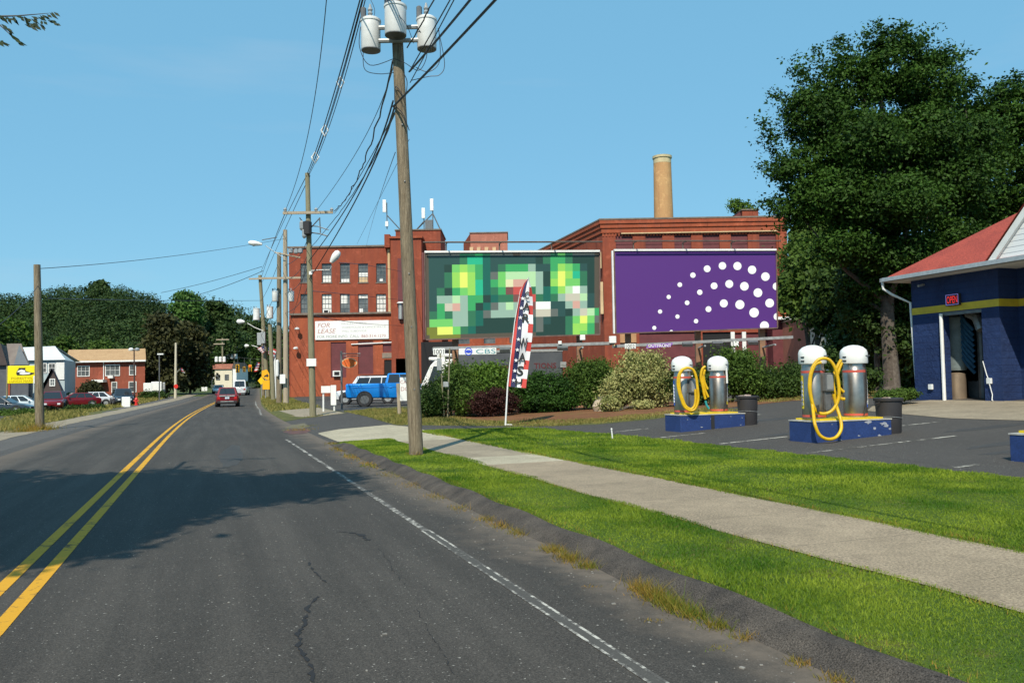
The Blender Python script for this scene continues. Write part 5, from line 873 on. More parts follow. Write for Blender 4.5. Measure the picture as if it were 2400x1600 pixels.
# ------------------------------------------------------------------ vacuum islands
m_navy = M('navy_masonry', (.014, .034, .13), (.02, .046, .165), 2.5, .55, bump=.25, bs=8, fine=(40, .25)); m_yel = M('yellow_paint', (.72, .52, .01), (.62, .44, .02), 3, .5); m_hose = M('yellow_hose', (.70, .43, .004), (.55, .32, .004), 6, .42, bump=.3, bs=60); m_chip = M('chipped_paint', (.45, .45, .47), (.2, .22, .28), 12, .8); m_redb = M('red_band', (.50, .085, .06), r=.5); m_capw = M('cap_white', (.80, .80, .78), (.72, .72, .70), 4, .35)
def island(u0, v0, v1, wd, h, lab, gap=None, chips=()):
    z = [float(zz(u0, v)) for v in (v0, v1)]; zm = min(z); c = P((u0 + wd / 2), v0); t = T('vacuum_island', lab, 'island', (c.x, c.y, c.z), 0, 'raised vacuum islands'); X, Y = Vector((C_, S_, 0)), Vector((-S_, C_, 0)); b = MB(); o = P(u0, v0); o.z = 0
    def bx(mb, a0, a1, b0, b1, z0, z1): mb.prism([o + X * a0 + Y * b0 + Vector((0, 0, z0)), o + X * a1 + Y * b0 + Vector((0, 0, z0)), o + X * a1 + Y * b1 + Vector((0, 0, z0)), o + X * a0 + Y * b1 + Vector((0, 0, z0))], (0, 0, z1 - z0))
    L_ = v1 - v0; top = z[0] + h; bx(b, 0, L_, 0, wd, zm - .1, top - .035); b.build('block_base', m_navy, t, bevel=.015)
    b = MB(); bx(b, -.01, L_ + .01, -.01, wd + .01, top - .035, top - .012); b.build('pale_edge', M('pale_edge', (.5, .48, .42), (.3, .3, .3), 6), t); b = MB(); bx(b, .14, L_ - .2, .02, wd - .05, top - .012, top + .025); b.build('yellow_top', m_yel, t)
    if gap: b = MB(); bx(b, gap - .05, gap + .05, -.012, .01, zm, top - .04); b.build('gap_shadow_strip', m_black, t)
    for (a_, z_, s_) in chips:
        b = MB(); n_ = 11; q = o + X * a_ + Y * -.004 + Vector((0, 0, top - h * z_)); b.add([q + X * (math.cos(i * 6.283 / n_) * s_ * random.uniform(.4, 1.4)) + Vector((0, 0, math.sin(i * 6.283 / n_) * s_ * .5 * random.uniform(.4, 1.3))) for i in range(n_)], [list(range(n_))]); b.build('paint_chip', m_chip, t)
    return t, top, o, X, Y
def vacuum(p, lab, s=1., fit=0, side_col=None, hose_y=0, box=True, cable=True, edge=0, words=None):
    """stainless tank vacuum with white domed cap; local +x right, -y towards the road"""
    t = T('car_vacuum', lab, 'vacuum', tuple(p), R(19.54), 'coin vacuums on the islands'); h = 1.2 * s; r = .255 * s; K = dict(local=True)
    MB().lathe([(r * .98, 0), (r * .98, .03), (r, .05), (r, h - .12), (r * .94, h - .1), (r * .94, h)], (0, 0, 0), 32).build('tank', m_chrome, t, smooth=True, local=True)
    MB().lathe([(r * 1.01, h - .19), (r * 1.01, h - .14)], (0, 0, 0), 32).build('red_band', m_redb, t, smooth=True, local=True); MB().lathe([(r * 1.01, .03), (r * 1.01, .075)], (0, 0, 0), 32).build('red_band', m_redb, t, smooth=True, local=True)
    cp = MB().lathe([(r * 1.14, h), (r * 1.18, h + .02), (r * 1.18, h + .22), (r * 1.08, h + .29), (r * .8, h + .35), (r * .4, h + .385), (.01, h + .395)], (0, 0, 0), 32).build('cap', m_capw, t, smooth=True, local=True)
    MB().box((r * .5, -r * 1.10, h + .16), (.12, .02, .02)).build('cap_badge', m_grey, cp, local=True)
    for dz in (.06, .14): MB().box((-r * 1.17, -.04, h + dz), (.02, .09, .025)).build('vent_slot', m_black, cp, local=True)
    if box:
        bx = MB().box((r * .62, -r * 1.08, h - .38), (.2, .16, .38)).build('meter_box', m_grey, t, local=True, bevel=.01); MB().box((r * .62, -r * 1.08 - .084, h - .38), (.15, .008, .3)).build('face_plate', m_steel, bx, local=True); MB().box((r * .62, -r * .98, h - .75), (.15, .1, .42)).build('vacuum_neck', m_grey, t, local=True, bevel=.01)
        MB().lathe([(.02, 0), (.03, .01), (.02, .03)], (r * .62, -r * 1.1, h - .15), 10).build('hose_hook', m_steel, t, local=True)
    if side_col:
        a0 = edge; mb = MB(); n_ = 5
        for i in range(n_):
            aa, ab = a0 + i * .09, a0 + (i + 1) * .09; mb.add([(r * 1.015 * math.cos(a), r * 1.015 * math.sin(a), z) for a, z in ((aa, .2), (ab, .2), (ab, h - .24), (aa, h - .24))], [(0, 1, 2, 3)])
        st = mb.build('side_sticker', side_col, t, smooth=True, local=True)
        am = a0 + .22; mb = MB()
        for k in range(6): zc = .3 + k * (h - .6) / 6; mb.box((r * 1.025 * math.cos(am), r * 1.025 * math.sin(am), zc), (.012, .06, .07), am, rx=.4)
        mb.build('sticker_marks', M('sticker_ink', (.75, .75, .7)) if side_col.name != 'sticker_yellow' else m_chip, st, local=True)
    if cable: MB().tube([(r * .45, -r * .93, h - .1), (r * .5, -r * .93, h * .6), (r * .42, -r * .97, .35), (r * .1, -r * 1.08, .12), (-r * .1, -r * 1.1, .05)], .011, 6).build('power_cable', m_black, t, local=True)
    return t
def hose(t, pts, r=.034, name='hose'):
    q = []; pts = [Vector(v) for v in pts]                     # smooth Catmull-Rom
    for i in range(len(pts) - 1):
        a, b, c, d = pts[max(i - 1, 0)], pts[i], pts[i + 1], pts[min(i + 2, len(pts) - 1)]
        for k in range(6): s = k / 6; q.append(.5 * ((2 * b) + (c - a) * s + (2 * a - 5 * b + 4 * c - d) * s * s + (3 * b - a - 3 * c + d) * s ** 3))
    q.append(pts[-1]); return MB().tube(q, r, 10).build(name, m_hose, t, smooth=True)
m_sty = M('sticker_yellow', (.72, .55, .02)); m_stb = M('sticker_blue', (.03, .12, .55))
chipsA = [(1.35, .15, .09), (1.5, .45, .07), (1.62, .8, .06), (1.8, .35, .08), (1.9, .5, .05), (1.1, .75, .03), (.62, .9, .03), (.42, .2, .02), (1.7, .85, .05), (1.75, .25, .09)]
i1, topA, oA, XA, YA = island(14.3, 11.55, 13.5, .82, .46, 'near blue vacuum island, chipped paint and yellow top', None, chipsA)
vA1 = vacuum(oA + XA * .33 + YA * .42 + Vector((0, 0, topA + .025)), 'left vacuum of the near island, yellow stickered, hung with yellow hose loops', .94, side_col=m_sty, edge=2.68, cable=False)
vA2 = vacuum(oA + XA * 1.40 + YA * .42 + Vector((0, 0, topA + .025)), 'right vacuum of the near island, bare shiny steel tank, blue sticker on its right edge', .94, side_col=m_stb, edge=5.2, box=False)
fa = lambda Y: [lambda x, y: at(x, y, Y)][0]
f_ = fa(17.45); hose(vA1, [f_(1886, 832), f_(1872, 838), f_(1862, 865), f_(1862, 905), f_(1872, 940), f_(1890, 950), f_(1912, 942), f_(1926, 915), f_(1926, 880), f_(1918, 845), f_(1902, 825), f_(1880, 826), f_(1864, 850), f_(1859, 890), f_(1866, 930), at(1869, 955, 17.25), at(1872, 975, 17.12), at(1882, 998, 17.12), at(1900, 1008, 17.14), at(1920, 1004, 17.2), at(1932, 985, 17.25), at(1930, 960, 17.35), f_(1922, 935), f_(1915, 905)])
f_ = fa(17.65); hose(vA2, [f_(1932, 826), f_(1922, 845), f_(1914, 870), f_(1918, 900), f_(1930, 914), f_(1940, 916)]); hose(vA2, [f_(1934, 832), f_(1924, 860), f_(1925, 885), f_(1938, 900)], .03)
MB().tube([at(1878, 930, 17.4), at(1880, 945, 17.38)], .028, 8).build('nozzle', m_black, vA1)
chipsB = [(.62, .75, .04), (.9, .3, .03), (1.5, .2, .02), (1.85, .3, .02), (.2, .3, .02), (1.8, .7, .02), (1.1, .9, .04)]
i2, topB, oB, XB, YB = island(19.25, 11.38, 13.32, .8, .46, 'far blue vacuum island with a seam in its front', .95, chipsB)
vB1 = vacuum(oB + XB * .32 + YB * .4 + Vector((0, 0, topB + .02)), 'left vacuum of the far island, blue stickered, ringed by a long yellow hose', .91, side_col=m_stb, edge=2.68, cable=False)
vB2 = vacuum(oB + XB * 1.41 + YB * .4 + Vector((0, 0, topB + .02)), 'right vacuum of the far island, bare steel tank, yellow sticker on its right edge', .91, side_col=m_sty, edge=5.2, box=False)
Z7 = lambda zx, zy, Y: at((zx / 6.534 + 1540) * .98, (zy / 6.534 + 780) * .98, Y)
f_ = lambda a, b: Z7(a, b, 21.9)
hose(vB1, [f_(450, 545), f_(385, 560), f_(335, 640), f_(315, 760), f_(335, 900), f_(375, 1030), f_(420, 1130), f_(500, 1185), f_(575, 1170), f_(620, 1080), f_(632, 960), f_(615, 800), f_(600, 680), f_(560, 575), f_(500, 540), f_(430, 540), f_(365, 600), f_(340, 720), f_(350, 880), f_(395, 1020), f_(440, 1120), f_(520, 1165), f_(575, 1110), f_(590, 1000), f_(585, 860)])
f_ = lambda a, b: Z7(a, b, 22.3)
hose(vB2, [f_(740, 510), f_(690, 560), f_(670, 680), f_(695, 800), f_(720, 930), f_(740, 1010)]); hose(vB2, [f_(735, 560), f_(715, 640), f_(730, 760), f_(775, 860)], .03); hose(vB2, [f_(725, 620), f_(700, 720), f_(740, 880), f_(785, 980)], .03)
MB().tube([f_(740, 1040), f_(760, 1110), f_(795, 1160)], .03, 8).build('nozzle', M('teal_nozzle', (.02, .28, .30)), vB2); f_ = lambda a, b: Z7(a, b, 22.6); MB().tube([f_(1060, 540), f_(1068, 650), f_(1072, 770)], .025, 6).build('white_pipe', m_white, vB2)
i3 = island(9.0, 11.5, 13.6, .8, .44, 'blue block island cut by the right frame edge')
def bin_(p, lab, tilt=0):
    t = T('trash_bin', lab, 'bin', tuple(p), .3, 'black trash bins'); b = M('bin_plastic', (.028, .026, .03), (.035, .032, .034), 5, .6)
    MB().lathe([(.215, 0), (.235, .05), (.27, .80), (.30, .81), (.305, .86), (.285, .87), (.26, .86), (.22, .1)], (0, 0, 0), 24).build('body', b, t, smooth=True, local=True)
    for a in (0, 3.14): MB().tube([(.31 * math.cos(a + .3), .31 * math.sin(a + .3), .78), (.35 * math.cos(a), .35 * math.sin(a), .74), (.31 * math.cos(a - .3), .31 * math.sin(a - .3), .78)], .014, 6).build('handle', b, t, local=True)
    m_ = MB(); m_.tube([(.265 * math.cos(a), .265 * math.sin(a), .46 + .015 * math.sin(a * 2)) for a in np.linspace(0, 6.283, 25)], .005, 4); m_.build('tie_cord', m_steel, t, local=True)
    m_ = MB()
    for k in range(7): m_.box((random.uniform(-.15, .15), random.uniform(-.15, .15), .82 + random.uniform(0, .05)), (.14, .1, .04), random.uniform(0, 3), random.uniform(-.5, .5))
    m_.build('litter', M('litter_paper', (.22, .12, .10), (.45, .4, .34), 8), t, local=True); return t
bin_(oA + XA * 2.17 + YA * .3 + Vector((0, 0, topA - .46)), 'black plastic bin at the right end of the near island'); bin_(oB + XB * 2.2 + YB * .25 + Vector((0, 0, topB - .44)), 'black trash bin heaped with litter by the far island')

# ------------------------------------------------------------------ car wash
cwt = T('car_wash', 'navy block car wash with yellow stripe, red hip roof and white gable', 'car wash', tuple(P(20, 23)), 0)
def W(u, v, z): x, y = xy(u, v); return Vector((float(x), float(y), z))
def wbox(mb, u0, u1, v0, v1, z0, z1): mb.prism([W(u0, v0, z0), W(u1, v0, z0), W(u1, v1, z0), W(u0, v1, z0)], (0, 0, z1 - z0)); return mb
def blockmat():
    def f(n, l, b):
        tc = n.new('ShaderNodeTexCoord'); o = tc.outputs['Object']; a = nz(n, l, o, 1.3, 5); d = nz(n, l, o, 7, 6, .75)
        c = mixc(n, l, mr(n, l, a, .3, .7), (.011, .026, .088), (.018, .042, .135)); c = mixc(n, l, mr(n, l, d, .5, .8, 0, .5), c, (.032, .058, .15))
        sx = n.new('ShaderNodeSeparateXYZ'); l.new(o, sx.inputs[0]); fr = mth(n, l, 'FRACT', mth(n, l, 'MULTIPLY', sx.outputs['Z'], 5.), 0); jt = mth(n, l, 'LESS_THAN', fr, .07); c = mixc(n, l, mth(n, l, 'MULTIPLY', jt, .5), c, (.008, .015, .06))
        l.new(c, b.inputs['Base Color']); bp = n.new('ShaderNodeBump'); bp.inputs['Strength'].default_value = 1.; bp.inputs['Distance'].default_value = .06; l.new(mth(n, l, 'SUBTRACT', d, mth(n, l, 'MULTIPLY', jt, .3)), bp.inputs['Height']); l.new(bp.outputs[0], b.inputs['Normal'])
    return uvnoise('navy_split_block', f, .75)
m_blk = blockmat(); zb_ = .5; V0 = 21.9; Nv = -(W(0, 1, 0) - W(0, 0, 0)); Uv = W(-1, 0, 0) - W(0, 0, 0)
mb = MB(); facade(mb, W(22.1, V0, zb_), Uv, 3.3, 4.25, [(1.2, 2.68, .31, 3.08)], Nv, .3)
facade(mb, W(22.1, 33, zb_), Nv, 11.1, 4.25, [], -Uv, .1)            # far end wall
facade(mb, W(18.8, V0 + .75, zb_), Uv, 3.6, 4.25, [(1.1, 2.7, .3, 2.9)], Nv, .3); facade(mb, W(18.8, V0, zb_), -Nv, .75, 4.25, [], Uv, .1); facade(mb, W(15.2, V0 + .75, zb_), Nv, .75, 4.25, [], -Uv, .1); facade(mb, W(15.2, V0, zb_), Uv, 7, 4.25, [(2, 5, .3, 3)], Nv, .3)
facade(mb, W(8.2, V0, zb_), -Nv, 11.1, 4.25, [], Uv, .1); mb.build('wall', m_blk, cwt)
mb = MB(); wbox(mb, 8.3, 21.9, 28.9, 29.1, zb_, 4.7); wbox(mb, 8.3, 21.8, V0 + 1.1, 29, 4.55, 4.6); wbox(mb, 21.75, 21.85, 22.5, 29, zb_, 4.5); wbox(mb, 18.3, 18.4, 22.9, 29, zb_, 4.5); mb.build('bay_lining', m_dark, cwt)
m_ystripe = M('stripe_yellow', (.62, .43, .02), (.50, .34, .02), 3, .6)
mb = MB(); wbox(mb, 18.79, 22.103, V0 - .012, V0 - .002, 3.6, 3.82); wbox(mb, 18.788, 18.798, V0 - .012, V0 + .74, 3.6, 3.82); wbox(mb, 15.2, 18.78, V0 + .738, V0 + .748, 3.6, 3.82); mb.build('stripe', m_ystripe, cwt)
# roof, hip at the far end, gable over the recess
EU, EV, EZ, PT = 22.62, 21.3, 4.87, .655; RV = 27.5; m_roof = M('red_shingle', (.33, .055, .035), (.25, .04, .028), 1.2, .9, bump=.5, bs=25, fine=(25, .35)); t_ = RV - EV; rz_ = EZ + PT * t_
mb = MB(); mb.add([W(EU, EV, EZ), W(7.5, EV, EZ), W(7.5, RV, rz_), W(EU - t_, RV, rz_), W(EU, EV + 2 * t_, EZ)], [(0, 3, 2, 1), (0, 4, 3)]); mb.add([W(EU, EV, EZ - .06), W(7.5, EV, EZ - .06), W(7.5, EV + 2 * t_, EZ - .06), W(EU, EV + 2 * t_, EZ - .06)], [(0, 1, 2, 3)]); mb.build('roof', m_roof, cwt)
mb = MB(); wbox(mb, 7.5, EU + .02, EV + .02, V0 + .8, EZ - .14, EZ - .08); mb.build('soffit', m_white, cwt)
mb = MB(); mb.prism([W(EU + .02, EV - .13, EZ - .12), W(EU + .02, EV - .1, EZ + .01), W(EU + .02, EV, EZ + .01), W(EU + .02, EV, EZ - .14)], W(7.5, 0, 0) - W(EU, 0, 0)); wbox(mb, EU, EU + .12, EV - .1, EV + 2 * t_, EZ - .12, EZ + .0); gt = mb.build('gutter', m_steel, cwt)
MB().tube([W(EU + .06, EV - .05, EZ - .1), W(EU + .05, EV - .02, EZ - .35), W(EU - .1, EV + .2, EZ - .55), W(22.2, V0 - .1 + .15, EZ - .85), W(22.17, V0 + .15, zb_ + .4)], .045, 8).build('downspout', m_white, gt)
GA, GB, GZ, GS = 18.42, 11.9, EZ + .03, 1.08; GM = (GA + GB) / 2; gh = (GA - GM) * GS
def lap():
    def f(n, l, b):
        tc = n.new('ShaderNodeTexCoord'); sx = n.new('ShaderNodeSeparateXYZ'); l.new(tc.outputs['Object'], sx.inputs[0]); fr = mth(n, l, 'FRACT', mth(n, l, 'MULTIPLY', sx.outputs['Z'], 6.5), 0)
        l.new(mixc(n, l, mth(n, l, 'LESS_THAN', fr, .13), (.78, .79, .80), (.36, .38, .42)), b.inputs['Base Color'])
    return uvnoise('lap_siding', f, .6)
m_lap = lap(); gv = EV + .06; mb = MB(); mb.add([W(GA, gv, GZ), W(GB, gv, GZ), W(GM, gv, GZ + gh)], [(0, 2, 1)]); mb.build('gable', m_lap, cwt)
mb = MB(); d = Vector((0, 0, .2)); k_ = W(0, gv - .1, 0) - W(0, gv, 0)
mb.prism([W(GA + .14, gv, GZ - .02), W(GA - .1, gv, GZ - .02), W(GM, gv, GZ + gh - .16), W(GM, gv, GZ + gh + .12)], k_); mb.prism([W(GB - .14, gv, GZ - .02), W(GM, gv, GZ + gh + .12), W(GM, gv, GZ + gh - .16), W(GB + .1, gv, GZ - .02)], k_); mb.build('gable_trim', m_white, cwt)
mb = MB(); top_ = GZ + gh + .14; vb = EV + (top_ - EZ) / PT; mb.add([W(GA + .2, gv - .14, GZ - .02), W(GM, gv - .14, top_), W(GM, vb, top_), W(GA + .2, gv + .1, GZ)], [(0, 1, 2, 3)]); mb.add([W(GB - .2, gv - .14, GZ - .02), W(GM, gv - .14, top_), W(GM, vb, top_), W(GB - .2, gv + .1, GZ)], [(3, 2, 1, 0)]); mb.build('gable_roof', m_roof, cwt)
# doorway things
mb = MB(); mb.tube([W(20.88, V0 - .05, .8), W(20.88, V0 - .05, 3.55)], .055, 8); mb.build('door_post', m_white, cwt); mb = MB(); wbox(mb, 19.38, 20.92, V0 + .02, V0 + .2, 3.48, 3.58); mb.build('door_header', m_grey, cwt)
for u, z in ((21.42, 1.15), (19.22, 1.32)): wbox(MB(), u - .08, u + .08, V0 - .07, V0 - .003, z, z + .17).build('outlet_box', m_white, cwt, bevel=.01)
MB().tube([W(19.42, V0 - .03, 2.0), W(19.3, V0 - .04, 1.6), W(19.22, V0 - .06, 1.45)], .014, 6).build('power_cable', m_white, cwt); MB().tube([W(19.2, V0 - .06, 1.32), W(19.12, V0 - .05, 1.), W(19.1, V0 - .1, .83), W(19.05, V0 - .12, .83)], .014, 6).build('power_cable', m_white, cwt)
MB().lathe([(.26, 0), (.27, .03), (.27, .80), (.28, .84), (.1, .88)], tuple(W(21.12, V0 + .75, .8)), 20).build('steel_drum', M('warm_steel', (.55, .42, .30), (.42, .32, .24), 2, .4, .6), cwt, smooth=True)
MB().lathe([(.30, 0), (.34, .1), (.34, 1.7), (.2, 1.8)], tuple(W(21.22, V0 + .85, 1.75)), 20).build('hanging_curtain', M('wet_grey_cloth', (.22, .27, .27), (.12, .15, .16), 2), cwt, smooth=True)
mb = MB(); q = W(20.1, V0 + 1.0, 0)
for k in range(9): z = 1.9 + k * .17; mb.tube([W(20.95, V0 + .8, z + .3), W(20.7, V0 + .78, z - .0), W(20.55, V0 + .9, z - .25)], .055, 6)
mb.build('wash_brush', M('brush_blue', (.01, .05, .10), (.02, .09, .16), 5, .9), cwt); MB().tube([W(20.55, V0 + 1.2, .85), W(20.55, V0 + 1.2, 3.4)], .12, 10).build('brush_shaft', m_grey, cwt)
MB().tube([W(20.7, V0 + .9, 3.55), W(20.4, V0 + .9, 3.4), W(20.2, V0 + .85, 3.0)], .15, 8).build('dryer_duct', m_steel, cwt); mb = MB(); wbox(mb, 20.6, 21.2, V0 + 1.3, V0 + 1.5, .8, 1.4); mb.build('floor_rack', m_grey, cwt)
op = T('open_sign', 'small red neon OPEN sign above the wash doorway', 'sign', tuple(W(20.4, V0, 3.75))); a = wbox(MB(), 20.12, 20.64, V0 - .1, V0 - .015, 3.76, 4.13).build('panel', m_black, op)
nm = M('neon_red', (.85, .03, .03), emit=.8); nb = M('neon_blue', (.3, .25, .7), emit=.5); text('OPEN', W(20.38, V0 - .106, 3.945), .4, nm, a, .22, xdir=Uv, bold=.0)
mb = MB(); pts = [W(20.61, V0 - .105, 3.79), W(20.15, V0 - .105, 3.79), W(20.15, V0 - .105, 4.1), W(20.61, V0 - .105, 4.1), W(20.61, V0 - .105, 3.79)]; mb.tube(pts, .008, 5); mb.build('neon_tube', nb, a)
wl = MB().tube([W(21.55, V0 - .01, 4.55), W(21.55, V0 - .25, 4.5)], .04, 6).build('wall_lamp', m_steel, cwt)
lg = MB(); wbox(lg, 17.8, 17.95, V0 + .5, V0 + .56, 1.7, 2.8); t = T('lime_sign', 'lime green vertical sign strip at the right frame edge on the wash', 'sign', tuple(W(17.9, V0 + .5, 1.7))); lg.build('panel', M('lime_board', (.45, .62, .03)), t)

# ------------------------------------------------------------------ vehicles
def paintm(name, c, c2=None): return M(name, c, c2 or tuple(x * .85 for x in c), 1.2, .28, .25, coat=.6)
def vehicle(name, lab, loc, rz, L, Wd, Hh, mat, low, cab, wheels, wr=.34, group=None, cat='car', rear='red', details=()):
    """+x forward. low: list of (x, zbot, ztop, halfwidth); cab: (x0,x1,x2,x3,z0,z1,wl,wu)"""
    t = T(name, lab, cat, tuple(loc), rz, group); K = dict(local=True); mb = MB(); n = 10; k = 0; vs = []
    for (x, z0, z1, w_) in low:
        zm = z0 + (z1 - z0) * .55; half = [(w_ * .80, z0), (w_ * .97, z0 + .06), (w_, zm), (w_ * .965, z1 - .05), (w_ * .86, z1)]; vs += [(x, -y, z) for y, z in half] + [(x, y, z) for y, z in half[::-1]]
    m_ = len(low); fs = [[i * n + j, i * n + (j + 1) % n, (i + 1) * n + (j + 1) % n, (i + 1) * n + j] for i in range(m_ - 1) for j in range(n)] + [list(range(n))[::-1], [(m_ - 1) * n + j for j in range(n)]]
    mb.add(vs, fs); body = mb.build('body', mat, t, smooth=True, local=True, bevel=.015)
    quads = []
    if cab:
        x0, x1, x2, x3, z0, z1, wl, wu = cab; A = [(x0, -wl, z0), (x3, -wl, z0), (x3, wl, z0), (x0, wl, z0)]; B = [(x1, -wu, z1), (x2, -wu, z1), (x2, wu, z1), (x1, wu, z1)]
        mb = MB(); mb.add(A + B, [(0, 1, 5, 4), (1, 2, 6, 5), (2, 3, 7, 6), (3, 0, 4, 7), (4, 5, 6, 7), (3, 2, 1, 0)]); mb.build('cabin', mat, t, local=True, bevel=.05)
        V = [Vector(v) for v in A + B]
        def pane(ids, u0, u1, v0, v1, nm, parts=1):
            a, b, c, d = [V[i] for i in ids]; nn = (b - a).cross(d - a).normalized(); P_ = lambda u, v: a.lerp(b, u).lerp(d.lerp(c, u), v) + nn * .006
            for q in range(parts):
                s0, s1 = u0 + (u1 - u0) * q / parts + (.012 if q else 0), u0 + (u1 - u0) * (q + 1) / parts - (.012 if q < parts - 1 else 0)
                MB().prism([P_(s0, v0), P_(s1, v0), P_(s1, v1), P_(s0, v1)], -nn * .02).build(nm, m_glass, t, local=True)
        np_ = 2 if x3 - x0 < 2.2 else 3
        if x3 - x0 < 1.6: np_ = 1
        pane((0, 1, 5, 4), .08, .92, .1, .88, 'side_window', np_); pane((2, 3, 7, 6), .08, .92, .1, .88, 'side_window', np_); pane((1, 2, 6, 5), .07, .93, .08, .92, 'windscreen'); pane((3, 0, 4, 7), .1, .9, .12, .88, 'rear_window')
    for wx in wheels:
        for s in (-1, 1):
            c = Vector((wx, s * (Wd / 2 - .12), wr)); ws = MB(); ring = [(wr * .62, -.11), (wr * .97, -.11), (wr, -.07), (wr, .07), (wr * .97, .11), (wr * .62, .11)]
            N = 20; vs = [(c.x + r_ * math.cos(6.283 * j / N), c.y + y_ * s, c.z + r_ * math.sin(6.283 * j / N)) for r_, y_ in ring for j in range(N)]; ws.add(vs, [[i * N + j, i * N + (j + 1) % N, ((i + 1) % 6) * N + (j + 1) % N, ((i + 1) % 6) * N + j] for i in range(6) for j in range(N)]); wh = ws.build('wheel', m_black, t, local=True, smooth=True)
            rm_ = MB(); rm_.tube([(c.x, c.y - .09 * s, c.z), (c.x, c.y + .085 * s, c.z)], wr * .62, 16); rm_.tube([(c.x, c.y + .08 * s, c.z), (c.x, c.y + .11 * s, c.z)], wr * .16, 8); rm_.build('rim', m_grey if name == 'pickup_truck' else m_steel, wh, local=True)
            ar = MB(); ar.tube([(c.x, s * (Wd / 2 - .27), c.z + .02), (c.x, s * (Wd / 2 + .004), c.z + .02)], wr * 1.13, 20); ar.build('wheel_arch', m_dark, t, local=True)
            wh.location = (0, s * .07, 0)
    xr, xf = low[0][0], low[-1][0]; zt = low[0][2]; w_ = low[0][3]
    for s in (-1, 1):
        MB().box((xr + .04, s * (w_ * .80), zt - .2), (.14, w_ * .28, .22)).build('tail_light', M('tail_red', (.45, .012, .01), r=.25), t, local=True, bevel=.02); MB().box((xf - .04, s * low[-1][3] * .72, low[-1][2] - .12), (.14, low[-1][3] * .34, .15)).build('headlight', M('lamp_clear', (.7, .72, .75), r=.15), t, local=True, bevel=.02)
        if cab: MB().box((cab[3] - .45, s * (cab[6] + .13), cab[4] + .08), (.12, .2, .14)).build('mirror', mat, t, local=True, bevel=.02)
    for nm, c, d, mt in details: MB().box(c, d).build(nm, mt, t, local=True, bevel=.01)
    return t
def suv_low(L, w, H): h = L / 2; return [(-h, .42, .95, w * .90), (-h + .15, .3, 1.04, w * .98), (-h + 1, .26, 1.05, w), (0, .26, 1.03, w), (h - 1.3, .26, 1.0, w), (h - .5, .28, .93, w * .96), (h - .1, .32, .82, w * .85), (h, .42, .72, w * .75)]
def sed_low(L, w): h = L / 2; return [(-h, .42, .86, w * .85), (-h + .2, .28, .95, w * .96), (-h + 1., .24, .96, w), (0, .24, .93, w), (h - 1.2, .24, .88, w), (h - .4, .26, .78, w * .93), (h, .4, .62, w * .72)]
m_plate = M('plate', (.55, .60, .68))
roadrz = lambda u: R(90 + 19.54) - math.atan(.0008 * max(0, min(u, 90) - 25))
m_redcar = paintm('car_red', (.20, .006, .013)); m_wcar = paintm('car_white', (.75, .76, .78)); m_bcar = paintm('car_blue', (.0, .22, .68), (.0, .17, .58)); m_scar = paintm('car_silver', (.62, .70, .74)); m_dcar = paintm('car_dark', (.035, .045, .06))
c = P(78.8, .35, .0); vehicle('crossover', 'red crossover driving away in the near lane', c, roadrz(78), 4.5, 1.86, 1.68, m_redcar, suv_low(4.5, .93, 1.68), (-2.16, -1.85, .45, 1.25, .98, 1.66, .86, .66), (-1.4, 1.35), .35, 'vehicles on the road',
    details=[('chrome_strip', (-2.28, 0, .93), (.03, 1.25, .10), m_steel), ('plate', (-2.28, 0, .76), (.03, .34, .17), m_plate), ('bumper', (-2.22, 0, .42), (.2, 1.6, .2), m_black), ('bumper_trim', (-2.33, 0, .46), (.02, 1.05, .06), m_steel), ('roof_rail', (-.7, .62, 1.70), (2., .05, .05), m_black)])
c = P(136, .5, 0); vehicle('van', 'small white van ahead of the red crossover', c, roadrz(90) - .1, 4.8, 1.95, 2.2, m_wcar, [(-2.4, .4, 1.1, .88), (-2.3, .3, 1.2, .95), (0, .28, 1.2, .97), (1.4, .28, 1.15, .97), (2.2, .3, 1.0, .9), (2.4, .4, .9, .8)], (-2.36, -2.15, 1.1, 1.75, 1.15, 2.25, .92, .80), (-1.5, 1.5), .36, 'vehicles on the road', cat='van', details=[('plate', (-2.44, .0, .8), (.03, .4, .18), m_plate), ('door_seam', (-2.34, 0, 1.4), (.02, .05, 1.5), m_grey), ('roof_rack', (-.4, 0, 2.3), (2.4, 1.3, .04), m_steel)])
c = P(150, -3.4, 0); vehicle('sedan', 'pale car approaching left of the red crossover', c, roadrz(90) + math.pi, 4.5, 1.8, 1.45, m_scar, sed_low(4.5, .9), (-1.9, -1.2, .2, 1.1, .9, 1.42, .8, .6), (-1.4, 1.4), .33, 'vehicles on the road')
pb = at(845, 931, 51.5); g = gz(pb.x, pb.y); pk = (pb.x + 1.45, pb.y + .9, g)
pl_low = [(-2.85, .58, 1.32, .92), (-2.8, .5, 1.38, .97), (-1., .48, 1.38, .98), (.0, .46, 1.38, .98), (1.2, .46, 1.34, .98), (2.2, .5, 1.26, .97), (2.8, .55, 1.1, .9), (2.88, .6, .95, .85)]
vehicle('pickup_truck', 'bright blue lifted pickup truck parked in front of the mill', pk, R(8), 5.7, 1.98, 1.9, m_bcar, pl_low, (-.55, -.35, .95, 1.55, 1.34, 1.98, .93, .74), (-1.75, 1.85), .43, cat='pickup truck', details=[('tailgate', (-2.86, 0, 1.05), (.04, 1.5, .5), m_bcar), ('rear_bumper', (-2.95, 0, .62), (.2, 1.8, .18), m_dark), ('bed_cavity', (-1.65, 0, 1.375), (2.1, 1.55, .03), m_dark), ('door_handle', (-.2, -.99, 1.12), (.16, .03, .05), m_bcar), ('side_crease', (-.2, -.985, 1.16), (4.6, .02, .03), m_bcar)])
